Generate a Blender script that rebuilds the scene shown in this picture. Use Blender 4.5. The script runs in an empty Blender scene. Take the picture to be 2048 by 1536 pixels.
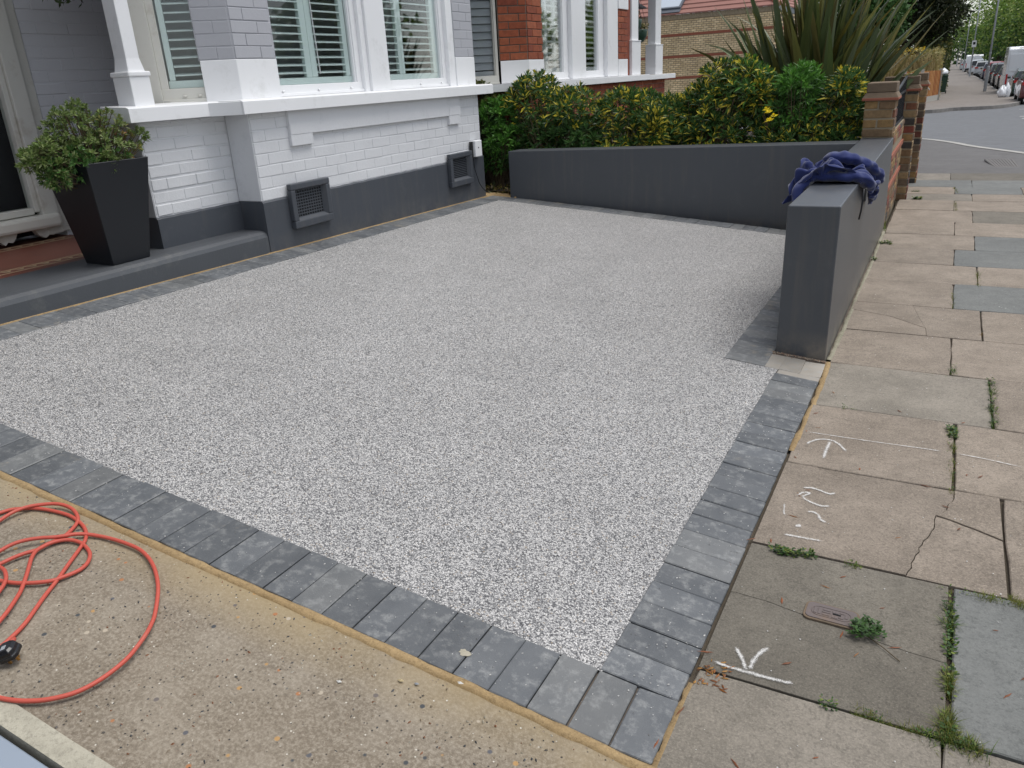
import bpy, bmesh, math, random
from mathutils import Vector, Matrix, noise
R = math.radians
rnd = random.Random(7)
scene = bpy.context.scene
COL = scene.collection

# ------------------------------------------------------------------ camera
cam_data = bpy.data.cameras.new('camera')
cam = bpy.data.objects.new('camera', cam_data); COL.objects.link(cam)
cam_data.sensor_width = 36.0
cam_data.lens = 1566.5 / 2048 * 36.0
cam_data.clip_start = 0.05
cam_data.clip_end = 600
YAW, PIT, ROL = .5086, .3703, -.0587
fwd = Vector((-math.sin(YAW)*math.cos(PIT), math.cos(YAW)*math.cos(PIT), -math.sin(PIT)))
rgt = Vector((math.cos(YAW), math.sin(YAW), 0)); upv = rgt.cross(fwd)
r2 = rgt*math.cos(ROL) + upv*math.sin(ROL); u2 = -rgt*math.sin(ROL) + upv*math.cos(ROL)
m = Matrix(((r2.x, u2.x, -fwd.x, 0), (r2.y, u2.y, -fwd.y, 0), (r2.z, u2.z, -fwd.z, 1.385), (0, 0, 0, 1)))
cam.matrix_world = m
scene.camera = cam

# ------------------------------------------------------------------ light
SUN_EL, SUN_AZ = 70, 60          # azimuth measured from +Y towards +X
world = bpy.data.worlds.new('World'); scene.world = world; world.use_nodes = True
nt = world.node_tree; nt.nodes.clear()
wo = nt.nodes.new('ShaderNodeOutputWorld'); bg = nt.nodes.new('ShaderNodeBackground')
sky = nt.nodes.new('ShaderNodeTexSky'); sky.sky_type = 'NISHITA'; sky.sun_disc = False
sky.sun_elevation = R(SUN_EL); sky.sun_rotation = R(SUN_AZ)
sky.air_density = 1.0; sky.dust_density = 1.0; sky.ozone_density = 1.0
bg.inputs['Strength'].default_value = 0.115
hs = nt.nodes.new('ShaderNodeHueSaturation'); hs.inputs['Saturation'].default_value = 0.34
nt.links.new(sky.outputs[0], hs.inputs['Color'])
nt.links.new(hs.outputs[0], bg.inputs['Color']); nt.links.new(bg.outputs[0], wo.inputs['Surface'])
sl = bpy.data.lights.new('sun', 'SUN'); sl.energy = 1.5; sl.angle = R(38); sl.color = (1, .97, .92)
so = bpy.data.objects.new('sun', sl); COL.objects.link(so)
d = Vector((math.sin(R(SUN_AZ))*math.cos(R(SUN_EL)), math.cos(R(SUN_AZ))*math.cos(R(SUN_EL)), math.sin(R(SUN_EL))))
so.rotation_euler = d.to_track_quat('Z', 'Y').to_euler()
vs = scene.view_settings
scene.display_settings.display_device = 'sRGB'
vs.view_transform = 'Standard'; vs.look = 'None'; vs.exposure = 0.72; vs.gamma = 1; vs.use_curve_mapping = False

# ------------------------------------------------------------------ helpers
def tag(o, label=None, cat=None, group=None, kind=None):
    if label: o['label'] = label
    if cat: o['category'] = cat
    if group: o['group'] = group
    if kind: o['kind'] = kind
    return o
def empty(name, loc=(0, 0, 0), label=None, cat=None, group=None):
    o = bpy.data.objects.new(name, None); COL.objects.link(o); o.location = loc
    o.empty_display_size = .05
    return tag(o, label, cat, group)
class MB:
    def __init__(s): s.v = []; s.f = []; s.c = []
    def add(s, vs, fs, col=None):
        n = len(s.v); s.v += [tuple(p) for p in vs]; s.f += [tuple(i+n for i in f) for f in fs]
        s.c += [col]*len(fs)
    def box(s, a, b, col=None):
        x0, y0, z0 = a; x1, y1, z1 = b
        s.add([(x0,y0,z0),(x1,y0,z0),(x1,y1,z0),(x0,y1,z0),(x0,y0,z1),(x1,y0,z1),(x1,y1,z1),(x0,y1,z1)],
              [(0,3,2,1),(4,5,6,7),(0,1,5,4),(1,2,6,5),(2,3,7,6),(3,0,4,7)], col)
    def obox(s, c, ax, ay, az, hx, hy, hz, col=None):
        c = Vector(c); vs = []
        for k in (-1, 1):
            for (i, j) in ((-1,-1),(1,-1),(1,1),(-1,1)):
                vs.append(c + ax*(hx*i) + ay*(hy*j) + az*(hz*k))
        fs = [(0,3,2,1),(4,5,6,7),(0,1,5,4),(1,2,6,5),(2,3,7,6),(3,0,4,7)]
        if ax.cross(ay).dot(az) < 0: fs = [tuple(reversed(f)) for f in fs]
        s.add(vs, fs, col)
    def prism(s, pts, z0, z1, col=None):        # convex or simple polygon in xy (ccw), z0/z1 numbers or functions
        n = len(pts); f0 = z0 if callable(z0) else (lambda x, y: z0); f1 = z1 if callable(z1) else (lambda x, y: z1)
        vs = [(p[0], p[1], f0(p[0], p[1])) for p in pts] + [(p[0], p[1], f1(p[0], p[1])) for p in pts]
        s.add(vs, [tuple(reversed(range(n))), tuple(range(n, 2*n))] + [(i, (i+1) % n, n+(i+1) % n, n+i) for i in range(n)], col)
    def tube(s, pts, r, seg=8, cap=True, col=None):
        pts = [Vector(p) for p in pts]; n = len(pts); rr = r if isinstance(r, (list, tuple)) else [r]*n
        vs = []; N = None
        for i, p in enumerate(pts):
            t = (pts[min(i+1, n-1)] - pts[max(i-1, 0)]).normalized()
            if N is None:
                N = t.orthogonal().normalized()
            else:
                N = (N - t*N.dot(t)); N = N.normalized() if N.length > 1e-6 else t.orthogonal().normalized()
            B = t.cross(N)
            for k in range(seg):
                a = 2*math.pi*k/seg; vs.append(p + (N*math.cos(a) + B*math.sin(a))*rr[i])
        fs = [(i*seg+k, i*seg+(k+1) % seg, (i+1)*seg+(k+1) % seg, (i+1)*seg+k) for i in range(n-1) for k in range(seg)]
        if cap: fs += [tuple(reversed(range(seg))), tuple(range((n-1)*seg, n*seg))]
        s.add(vs, fs, col)
    def lathe(s, prof, c=(0,0,0), seg=16, col=None):
        vs = [(c[0]+r*math.cos(2*math.pi*k/seg), c[1]+r*math.sin(2*math.pi*k/seg), c[2]+z) for r, z in prof for k in range(seg)]
        n = len(prof)
        fs = [(i*seg+k, i*seg+(k+1) % seg, (i+1)*seg+(k+1) % seg, (i+1)*seg+k) for i in range(n-1) for k in range(seg)]
        fs += [tuple(reversed(range(seg))), tuple(range((n-1)*seg, n*seg))]
        s.add(vs, fs, col)
    def mesh(s, name, mat, smooth=False, bevel=0):
        me = bpy.data.meshes.new(name); me.from_pydata(s.v, [], s.f)
        if any(c is not None for c in s.c):
            at = me.color_attributes.new('col', 'FLOAT_COLOR', 'CORNER'); k = 0; data = []
            for f, c in zip(s.f, s.c):
                data += list((c or (1,1,1)) + (1.0,))*len(f)
            at.data.foreach_set('color', data)
        if bevel:
            bm = bmesh.new(); bm.from_mesh(me)
            bmesh.ops.bevel(bm, geom=bm.edges[:], offset=bevel, segments=1 if bevel < .004 else 2, affect='EDGES', profile=.5)
            bm.to_mesh(me); bm.free()
        me.materials.append(mat)
        if smooth: me.polygons.foreach_set('use_smooth', [True]*len(me.polygons))
        me.update()
        return me
    def build(s, name, mat, parent=None, smooth=False, bevel=0, **kw):
        o = bpy.data.objects.new(name, s.mesh(name, mat, smooth, bevel)); COL.objects.link(o)
        if parent: o.parent = parent
        return tag(o, **kw)
def place(name, me, loc=(0,0,0), rot=(0,0,0), scale=(1,1,1), parent=None):
    o = bpy.data.objects.new(name, me); COL.objects.link(o); o.location = loc; o.rotation_euler = rot; o.scale = scale
    if parent: o.parent = parent
    return o
def boxo(name, a, b, mat, parent=None, bevel=0, **kw):
    mb = MB(); mb.box(a, b); return mb.build(name, mat, parent, bevel=bevel, **kw)
XR = -.40
def D(x, y):            # surface of the sloping drive
    d = XR - x
    return (.1226 - .0049*(y - 1.2))*d - .0017*d*d
def DZ(x, y): return max(D(x, y), 0) if x < XR else 0.0
def zg(y):
    P = [(-100, 0), (12, 0), (30, -.62), (54, -1.0), (600, -1.0)]
    for (a, za), (b, zb) in zip(P, P[1:]):
        if y <= b: return za + (zb-za)*(y-a)/(b-a)
    return -1.0
def grid(x0, x1, y0, y1, nx, ny, zf, mb=None):
    mb = mb or MB(); vs = []; fs = []
    for j in range(ny+1):
        for i in range(nx+1):
            x = x0 + (x1-x0)*i/nx; y = y0 + (y1-y0)*j/ny; vs.append((x, y, zf(x, y)))
    for j in range(ny):
        for i in range(nx):
            a = j*(nx+1)+i; fs.append((a, a+1, a+nx+2, a+nx+1))
    mb.add(vs, fs); return mb
def smooth_path(pts, n=6):
    P = [Vector(p) for p in pts]; P = [P[0]*2-P[1]] + P + [P[-1]*2-P[-2]]; out = []
    for i in range(1, len(P)-2):
        for k in range(n):
            t = k/n; a, b, c, d_ = P[i-1], P[i], P[i+1], P[i+2]
            out.append(.5*((2*b) + (c-a)*t + (2*a-5*b+4*c-d_)*t*t + (3*b-a-3*c+d_)*t**3))
    out.append(P[-2]); return out

# ------------------------------------------------------------------ materials
def new_mat(name):
    m = bpy.data.materials.new(name); m.use_nodes = True; nt = m.node_tree; b = nt.nodes['Principled BSDF']
    return m, nt, b
def N(nt, typ, **kw):
    n = nt.nodes.new(typ)
    for k, v in kw.items():
        if k in n.inputs: n.inputs[k].default_value = v
        else: setattr(n, k, v)
    return n
def L(nt, a, b): nt.links.new(a, b)
def coords(nt, kind='Object', scale=None):
    tc = nt.nodes.new('ShaderNodeTexCoord')
    if scale is None: return tc.outputs[kind]
    mp = nt.nodes.new('ShaderNodeMapping'); mp.inputs['Scale'].default_value = scale
    L(nt, tc.outputs[kind], mp.inputs[0]); return mp.outputs[0]
def wpos(nt, scale=None):
    g = nt.nodes.new('ShaderNodeNewGeometry')
    if scale is None: return g.outputs['Position']
    mp = nt.nodes.new('ShaderNodeMapping'); mp.inputs['Scale'].default_value = scale
    L(nt, g.outputs['Position'], mp.inputs[0]); return mp.outputs[0]
def ramp(nt, fac, stops, interp='LINEAR'):
    r = nt.nodes.new('ShaderNodeValToRGB'); r.color_ramp.interpolation = interp
    el = r.color_ramp.elements
    while len(el) > 1: el.remove(el[0])
    el[0].position = stops[0][0]; el[0].color = tuple(stops[0][1])+(1,) if len(stops[0][1]) == 3 else stops[0][1]
    for p, c in stops[1:]:
        e = el.new(p); e.color = tuple(c)+(1,)
    L(nt, fac, r.inputs[0]); return r.outputs[0]
def g3(v): return (v, v, v)
def mix(nt, fac, a, b, mode='MIX'):
    n = nt.nodes.new('ShaderNodeMix'); n.data_type = 'RGBA'; n.blend_type = mode
    for s_, v in ((n.inputs[0], fac), (n.inputs[6], a), (n.inputs[7], b)):
        if isinstance(v, (int, float)): s_.default_value = v
        elif isinstance(v, (tuple, list)): s_.default_value = tuple(v)+(1,)
        else: L(nt, v, s_)
    return n.outputs[2]
def noise_tex(nt, vec, scale, detail=4, rough=.55):
    n = N(nt, 'ShaderNodeTexNoise', Scale=scale, Detail=detail, Roughness=rough); L(nt, vec, n.inputs['Vector']); return n.outputs['Fac']
def bump(nt, b, h, strength, dist):
    n = N(nt, 'ShaderNodeBump', Strength=strength, Distance=dist); L(nt, h, n.inputs['Height']); L(nt, n.outputs[0], b.inputs['Normal'])
    return n
def rand(nt): return nt.nodes.new('ShaderNodeObjectInfo').outputs['Random']
def paint(name, c, rough=.5, var=.08, nscale=30, bstr=.15, bd=.002, streak=None, dirt=None):
    m, nt, b = new_mat(name); v = wpos(nt)
    n1 = noise_tex(nt, v, 2.3, 5); n2 = noise_tex(nt, v, nscale, 6, .6)
    lo = tuple(x*(1-var) for x in c); hi = tuple(min(1, x*(1+var)) for x in c)
    cc = mix(nt, n1, lo, hi)
    if dirt:
        f = ramp(nt, noise_tex(nt, v, 5, 8, .7), [(.56, g3(0)), (.72, g3(1))])
        f2 = N(nt, 'ShaderNodeMath', operation='MULTIPLY'); L(nt, f, f2.inputs[0]); f2.inputs[1].default_value = dirt[1]
        cc = mix(nt, f2.outputs[0], cc, dirt[0])
    L(nt, cc, b.inputs['Base Color']); b.inputs['Roughness'].default_value = rough
    bump(nt, b, n2, bstr, bd); return m
def plain(name, c, rough=.5, metal=0, emit=None):
    m, nt, b = new_mat(name); b.inputs['Base Color'].default_value = tuple(c)+(1,)
    b.inputs['Roughness'].default_value = rough; b.inputs['Metallic'].default_value = metal
    return m

M = {}
M['white'] = paint('white_gloss_paint', (.82,.825,.835), .38, .04, 60, .12, .001, dirt=((.5,.5,.48), .35))
M['cream'] = paint('aged_white_paint', (.62,.61,.56), .45, .08, 40, .2, .002, dirt=((.33,.27,.2), .5))
M['white_shaded'] = paint('shaded_white_masonry_paint', (.675,.682,.698), .75, .05, 45, .45, .004, dirt=((.42,.43,.45), .3))  # same white as the sill, darkened so the colour carries the wall's shade
M['lilac'] = paint('grey_lilac_masonry_paint', (.42,.425,.455), .8, .05, 45, .4, .004)
M['lilac_lit'] = paint('brightened_lilac_masonry_paint', (.67,.675,.705), .8, .05, 45, .4, .004)  # same lilac as the piers, lightened in colour to brighten the dim porch
M['anth'] = paint('dark_grey_masonry_paint', (.062,.069,.082), .5, .1, 90, .25, .002, dirt=((.13,.135,.14), .35))
M['anthwall'] = paint('dark_grey_render_paint', (.062,.069,.080), .40, .07, 160, .3, .0015, dirt=((.12,.125,.13), .25))
M['step'] = paint('grey_step_paint', (.075,.081,.09), .5, .1, 60, .3, .003, dirt=((.16,.16,.15), .5))
M['teal'] = paint('pale_green_white_shutter_paint', (.76,.84,.82), .4, .03, 60, .05, .001)
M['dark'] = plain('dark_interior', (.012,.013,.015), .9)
M['black'] = plain('black_plastic', (.012,.012,.014), .18)
M['brass'] = plain('worn_brass', (.45,.25,.08), .4, .8)
M['iron'] = plain('black_painted_iron', (.012,.013,.018), .45)
M['rubber'] = plain('black_rubber', (.02,.02,.02), .7)
M['steel'] = paint('galvanised_grey_paint', (.33,.35,.37), .5, .06, 30, .1, .001)
M['jointdirt'] = paint('joint_dirt', (.075,.06,.042), .95, .4, 60, .8, .01)
M['soil'] = paint('dark_soil', (.035,.028,.02), .95, .3, 60, .8, .02)
M['whitebag'] = plain('white_plastic_bag', (.75,.77,.8), .4)

def add_dust(m, z0, z1, col, amt):
    nt = m.node_tree; b = nt.nodes['Principled BSDF']; src = b.inputs['Base Color'].links[0].from_socket; v = wpos(nt)
    sx = N(nt, 'ShaderNodeSeparateXYZ'); L(nt, v, sx.inputs[0]); mr = N(nt, 'ShaderNodeMapRange'); L(nt, sx.outputs[2], mr.inputs[0])
    mr.inputs['From Min'].default_value = z1; mr.inputs['From Max'].default_value = z0; nn = noise_tex(nt, v, 7, 8, .75)
    mu = N(nt, 'ShaderNodeMath', operation='MULTIPLY'); L(nt, mr.outputs[0], mu.inputs[0]); L(nt, ramp(nt, nn, [(.38, g3(0)), (.65, g3(amt))]), mu.inputs[1])
    L(nt, mix(nt, mu.outputs[0], src, col), b.inputs['Base Color'])
    st = noise_tex(nt, wpos(nt, (9, 9, .7)), 2.0, 5, .6); src = b.inputs['Base Color'].links[0].from_socket
    L(nt, mix(nt, ramp(nt, st, [(.52, g3(0)), (.75, g3(.22))]), src, tuple(x*.7 for x in col)), b.inputs['Base Color'])
M['anthwall'].node_tree.nodes['Principled BSDF'].inputs['Specular IOR Level'].default_value = .75
add_dust(M['anthwall'], -.02, .16, (.26,.22,.17), .75); add_dust(M['anth'], .30, .50, (.22,.20,.17), .4)
def mk_glass(name, tint, refl):
    m, nt, b = new_mat(name); nt.nodes.remove(b); out = nt.nodes['Material Output']
    t = N(nt, 'ShaderNodeBsdfTransparent'); t.inputs[0].default_value = tint+(1,)
    g = N(nt, 'ShaderNodeBsdfGlossy'); g.inputs['Roughness'].default_value = .02; g.inputs['Color'].default_value = (1,1,1,1)
    ly = N(nt, 'ShaderNodeLayerWeight'); ly.inputs[0].default_value = .15
    mr = N(nt, 'ShaderNodeMapRange'); L(nt, ly.outputs['Fresnel'], mr.inputs[0]); mr.inputs['To Min'].default_value = refl; mr.inputs['To Max'].default_value = .75
    mx = N(nt, 'ShaderNodeMixShader'); L(nt, mr.outputs[0], mx.inputs[0]); L(nt, t.outputs[0], mx.inputs[1]); L(nt, g.outputs[0], mx.inputs[2])
    L(nt, mx.outputs[0], out.inputs[0]); return m
M['glass'] = mk_glass('window_glass', (.965,.985,.98), .02)
M['carglass'] = plain('car_glass', (.03,.035,.04), .05)

def mk_gravel():
    m, nt, b = new_mat('resin_bound_gravel'); v = wpos(nt)
    vo = N(nt, 'ShaderNodeTexVoronoi', Scale=205.0, Randomness=1.0); L(nt, v, vo.inputs['Vector'])
    v2 = N(nt, 'ShaderNodeTexVoronoi', Scale=330.0, Randomness=1.0); L(nt, v, v2.inputs['Vector'])
    sep = N(nt, 'ShaderNodeSeparateColor'); L(nt, vo.outputs['Color'], sep.inputs[0])
    sep2 = N(nt, 'ShaderNodeSeparateColor'); L(nt, v2.outputs['Color'], sep2.inputs[0])
    big = noise_tex(nt, v, 2.4, 6, .7)
    c1 = ramp(nt, sep.outputs[0], [(0, (.045,.047,.052)), (.15, (.12,.122,.128)), (.27, (.24,.24,.245)), (.39, (.42,.415,.415)), (.52, (.57,.56,.55)), (.68, (.75,.73,.705)), (.955, (.50,.40,.29)), (.975, (.80,.79,.77))], 'CONSTANT')
    c2 = ramp(nt, sep2.outputs[0], [(0, (.07,.072,.08)), (.2, (.28,.28,.285)), (.42, (.54,.53,.52)), (.65, (.74,.725,.71))], 'CONSTANT')
    c = mix(nt, .40, c1, c2)
    gap = ramp(nt, vo.outputs['Distance'], [(.50, g3(0)), (.84, g3(1))])
    c = mix(nt, gap, c, (.10,.10,.105))
    tone = ramp(nt, big, [(.3, g3(.92)), (.7, g3(1.08))])
    c = mix(nt, 1.0, c, tone, 'MULTIPLY')
    L(nt, c, b.inputs['Base Color']); b.inputs['Roughness'].default_value = .38
    inv = N(nt, 'ShaderNodeMath', operation='SUBTRACT'); inv.inputs[0].default_value = 1; L(nt, vo.outputs['Distance'], inv.inputs[1])
    bump(nt, b, inv.outputs[0], 1.0, .0045); return m
M['gravel'] = mk_gravel()

def mk_block(name='charcoal_block', c0=(.060,.067,.076), c1=(.150,.158,.166), sand=(.42,.36,.27), sandamt=.10):
    m, nt, b = new_mat(name); v = wpos(nt)
    r = rand(nt)
    n1 = noise_tex(nt, v, 9, 8, .65); n2 = noise_tex(nt, v, 240, 3, .6); n3 = noise_tex(nt, v, 28, 6, .7)
    c = mix(nt, n1, c0, c1)
    c = mix(nt, ramp(nt, n3, [(.50, g3(0)), (.68, g3(.6))]), c, (.29,.295,.29))
    rr = ramp(nt, r, [(0, g3(.86)), (.5, g3(1.0)), (1, g3(1.18))]); c = mix(nt, 1.0, c, rr, 'MULTIPLY')
    sp = noise_tex(nt, v, 2.1, 6, .75)
    c = mix(nt, ramp(nt, sp, [(.60, g3(0)), (.72, g3(sandamt*4))]), c, sand)
    sk = N(nt, 'ShaderNodeTexVoronoi', Scale=55.0); L(nt, v, sk.inputs['Vector'])
    c = mix(nt, ramp(nt, sk.outputs['Distance'], [(.0, g3(.5)), (.10, g3(0))]), c, (.5,.5,.48))
    L(nt, c, b.inputs['Base Color'])
    L(nt, ramp(nt, n1, [(.3, g3(.38)), (.7, g3(.62))]), b.inputs['Roughness'])
    h = N(nt, 'ShaderNodeMath', operation='ADD'); L(nt, n2, h.inputs[0]); L(nt, n3, h.inputs[1])
    bump(nt, b, h.outputs[0], .5, .0016); return m
M['block'] = mk_block()
M['blockpale'] = mk_block('dusty_block', (.24,.22,.19), (.36,.33,.29), sandamt=.2)
M['blockmid'] = mk_block('sand_stained_block', (.09,.098,.105), (.185,.187,.185), sandamt=.2)

def mk_concrete():
    m, nt, b = new_mat('exposed_aggregate_concrete'); v = wpos(nt)
    n1 = noise_tex(nt, v, 1.6, 6, .65); n2 = noise_tex(nt, v, 120, 8, .72); n3 = noise_tex(nt, v, 6, 6, .7)
    c = mix(nt, n1, (.135,.108,.076), (.245,.203,.152))
    c = mix(nt, ramp(nt, n2, [(.46, g3(.0)), (.70, g3(.8))]), c, (.40,.355,.29))
    c = mix(nt, ramp(nt, n2, [(.30, g3(.8)), (.46, g3(0))]), c, (.12,.10,.08))
    c = mix(nt, ramp(nt, n3, [(.48, g3(0)), (.70, g3(.4))]), c, (.37,.325,.26))
    # yellowish sand washed along the edge of the blocks (a stain with its own shape)
    sx = N(nt, 'ShaderNodeSeparateXYZ'); L(nt, v, sx.inputs[0])
    mr = N(nt, 'ShaderNodeMapRange'); L(nt, sx.outputs[1], mr.inputs[0]); mr.inputs['From Min'].default_value = 1.05; mr.inputs['From Max'].default_value = 1.24
    mu = N(nt, 'ShaderNodeMath', operation='MULTIPLY'); L(nt, mr.outputs[0], mu.inputs[0]); L(nt, ramp(nt, n1, [(.35, g3(.1)), (.6, g3(.9))]), mu.inputs[1])
    c = mix(nt, mu.outputs[0], c, (.34,.26,.14))
    vo = N(nt, 'ShaderNodeTexVoronoi', Scale=34.0, Randomness=1.0); L(nt, v, vo.inputs['Vector'])
    sep = N(nt, 'ShaderNodeSeparateColor'); L(nt, vo.outputs['Color'], sep.inputs[0])
    stone = ramp(nt, sep.outputs[0], [(0, (.06,.065,.07)), (.22, (.36,.16,.07)), (.46, (.14,.12,.11)), (.6, (.42,.36,.28)), (.75, (.10,.10,.11)), (.85,(.40,.24,.10))], 'CONSTANT')
    pick = N(nt, 'ShaderNodeMath', operation='GREATER_THAN'); L(nt, sep.outputs[1], pick.inputs[0]); pick.inputs[1].default_value = .82
    dd = ramp(nt, vo.outputs['Distance'], [(.17, g3(1)), (.24, g3(0))])
    pm = N(nt, 'ShaderNodeMath', operation='MULTIPLY'); L(nt, pick.outputs[0], pm.inputs[0]); L(nt, dd, pm.inputs[1])
    c = mix(nt, pm.outputs[0], c, stone)
    v3 = N(nt, 'ShaderNodeTexVoronoi', Scale=120.0, Randomness=1.0); L(nt, v, v3.inputs['Vector'])
    s3 = N(nt, 'ShaderNodeSeparateColor'); L(nt, v3.outputs['Color'], s3.inputs[0])
    p3 = N(nt, 'ShaderNodeMath', operation='GREATER_THAN'); L(nt, s3.outputs[1], p3.inputs[0]); p3.inputs[1].default_value = .90
    d3 = ramp(nt, v3.outputs['Distance'], [(.2, g3(1)), (.35, g3(0))])
    m3 = N(nt, 'ShaderNodeMath', operation='MULTIPLY'); L(nt, p3.outputs[0], m3.inputs[0]); L(nt, d3, m3.inputs[1])
    c = mix(nt, m3.outputs[0], c, ramp(nt, s3.outputs[0], [(0, (.05,.045,.04)), (.6, (.25,.2,.15)), (.8, (.6,.56,.48))], 'CONSTANT'))
    L(nt, c, b.inputs['Base Color']); b.inputs['Roughness'].default_value = .85
    hh = N(nt, 'ShaderNodeMath', operation='SUBTRACT'); L(nt, n2, hh.inputs[0]); L(nt, m3.outputs[0], hh.inputs[1])
    bump(nt, b, hh.outputs[0], .6, .003); return m
M['concrete'] = mk_concrete()

def mk_slab(name, ca, cb, speck=.35):
    m, nt, b = new_mat(name); v = wpos(nt); r = rand(nt)
    add = N(nt, 'ShaderNodeVectorMath', operation='ADD'); L(nt, v, add.inputs[0])
    cx = N(nt, 'ShaderNodeCombineXYZ'); ml = N(nt, 'ShaderNodeMath', operation='MULTIPLY'); L(nt, r, ml.inputs[0]); ml.inputs[1].default_value = 7
    L(nt, ml.outputs[0], cx.inputs[2]); L(nt, cx.outputs[0], add.inputs[1]); vv = add.outputs[0]
    n1 = noise_tex(nt, vv, 2.6, 7, .7); n2 = noise_tex(nt, v, 170, 5, .75); n3 = noise_tex(nt, vv, 14, 7, .75)
    c = mix(nt, ramp(nt, n1, [(.34, g3(0)), (.64, g3(1))]), ca, cb)
    n4 = noise_tex(nt, vv, 5.5, 9, .8); c = mix(nt, ramp(nt, n4, [(.46, g3(0)), (.66, g3(.5))]), c, tuple(x*.62 for x in ca))
    n5 = noise_tex(nt, vv, 70, 8, .85); c = mix(nt, ramp(nt, n5, [(.40, g3(.6)), (.50, g3(0))]), c, tuple(x*.55 for x in ca))
    c = mix(nt, ramp(nt, n2, [(.5, g3(0)), (.72, g3(speck))]), c, tuple(min(1, x*1.7) for x in cb))
    c = mix(nt, ramp(nt, n2, [(.3, g3(speck)), (.46, g3(0))]), c, tuple(x*.45 for x in ca))
    c = mix(nt, ramp(nt, n3, [(.5, g3(0)), (.8, g3(.45))]), c, tuple(x*.6 for x in ca))
    rr = ramp(nt, r, [(0, g3(.88)), (1, g3(1.1))]); c = mix(nt, 1.0, c, rr, 'MULTIPLY')
    L(nt, c, b.inputs['Base Color']); b.inputs['Roughness'].default_value = .85
    hh = N(nt, 'ShaderNodeMath', operation='ADD'); L(nt, n2, hh.inputs[0]); L(nt, n3, hh.inputs[1])
    bump(nt, b, hh.outputs[0], .7, .003); return m
M['slab'] = mk_slab('buff_paving_slab', (.20,.165,.13), (.305,.256,.207), .55)
M['slabgrey'] = mk_slab('grey_paving_slab', (.12,.107,.086), (.182,.164,.134), .55)
M['slabblue'] = mk_slab('blue_grey_paving_slab', (.145,.15,.145), (.19,.195,.185), .25)
M['slabmix'] = mk_slab('weathered_paving_slab', (.185,.165,.135), (.27,.24,.20), .45)
M['tarmac'] = mk_slab('footway_tarmac', (.115,.11,.108), (.15,.145,.142), .5)
M['asphalt'] = mk_slab('road_asphalt', (.125,.13,.138), (.16,.165,.175), .4)
M['farpave'] = mk_slab('far_footway_paving', (.20,.175,.155), (.26,.23,.205), .2)
M['kerb'] = mk_slab('granite_kerb', (.2,.19,.18), (.3,.28,.26), .3)
M['sand'] = mk_slab('sand_cement_bedding', (.29,.195,.088), (.39,.275,.14), .3)
M['footmortar'] = mk_slab('pale_foot_mortar', (.22,.21,.14), (.36,.33,.26), .4)
M['lip'] = mk_slab('pale_cement_lip', (.42,.39,.31), (.5,.47,.38), .12)
M['road_paint'] = mk_slab('worn_white_line', (.55,.54,.5), (.68,.67,.63), .2)

def mk_brick(name, cols, bs=.5):
    m, nt, b = new_mat(name); v = wpos(nt); r = rand(nt)
    k = len(cols); c = ramp(nt, r, [(i/k, cols[i]) for i in range(k)], 'CONSTANT')
    n1 = noise_tex(nt, v, 22, 6, .7); n2 = noise_tex(nt, v, 160, 4, .7)
    c = mix(nt, 1.0, c, ramp(nt, n1, [(.3, g3(.65)), (.7, g3(1.2))]), 'MULTIPLY')
    L(nt, c, b.inputs['Base Color']); b.inputs['Roughness'].default_value = .9
    bump(nt, b, n2, bs, .003); return m
M['redbrick'] = mk_brick('red_brick', [(.26,.065,.03), (.31,.08,.035), (.23,.055,.028), (.35,.10,.045), (.28,.07,.03)])
M['stock'] = mk_brick('yellow_stock_brick', [(.26,.17,.085), (.19,.12,.065), (.29,.18,.075), (.21,.09,.05), (.15,.11,.075), (.30,.21,.11)])
M['stockdark'] = mk_brick('sooty_stock_brick', [(.10,.075,.055), (.22,.06,.04), (.20,.13,.07), (.06,.055,.05), (.17,.11,.07), (.13,.045,.03)])
M['mortar'] = paint('lime_mortar', (.29,.245,.175), .95, .15, 120, .6, .003)
M['mortardark'] = paint('sooty_mortar', (.16,.13,.105), .95, .2, 120, .6, .003)
M['tilered'] = paint('red_clay_coping', (.30,.10,.06), .8, .15, 60, .4, .003)
M['oldstone'] = paint('weathered_coping_stone', (.17,.125,.085), .95, .4, 35, .9, .006, dirt=((.07,.06,.045), .8))
M['quarry'] = paint('red_quarry_tile', (.155,.05,.032), .45, .2, 30, .1, .001, dirt=((.08,.04,.03), .5))
M['quarrybuff'] = paint('buff_quarry_tile', (.36,.27,.17), .5, .15, 30, .1, .001)

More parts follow.
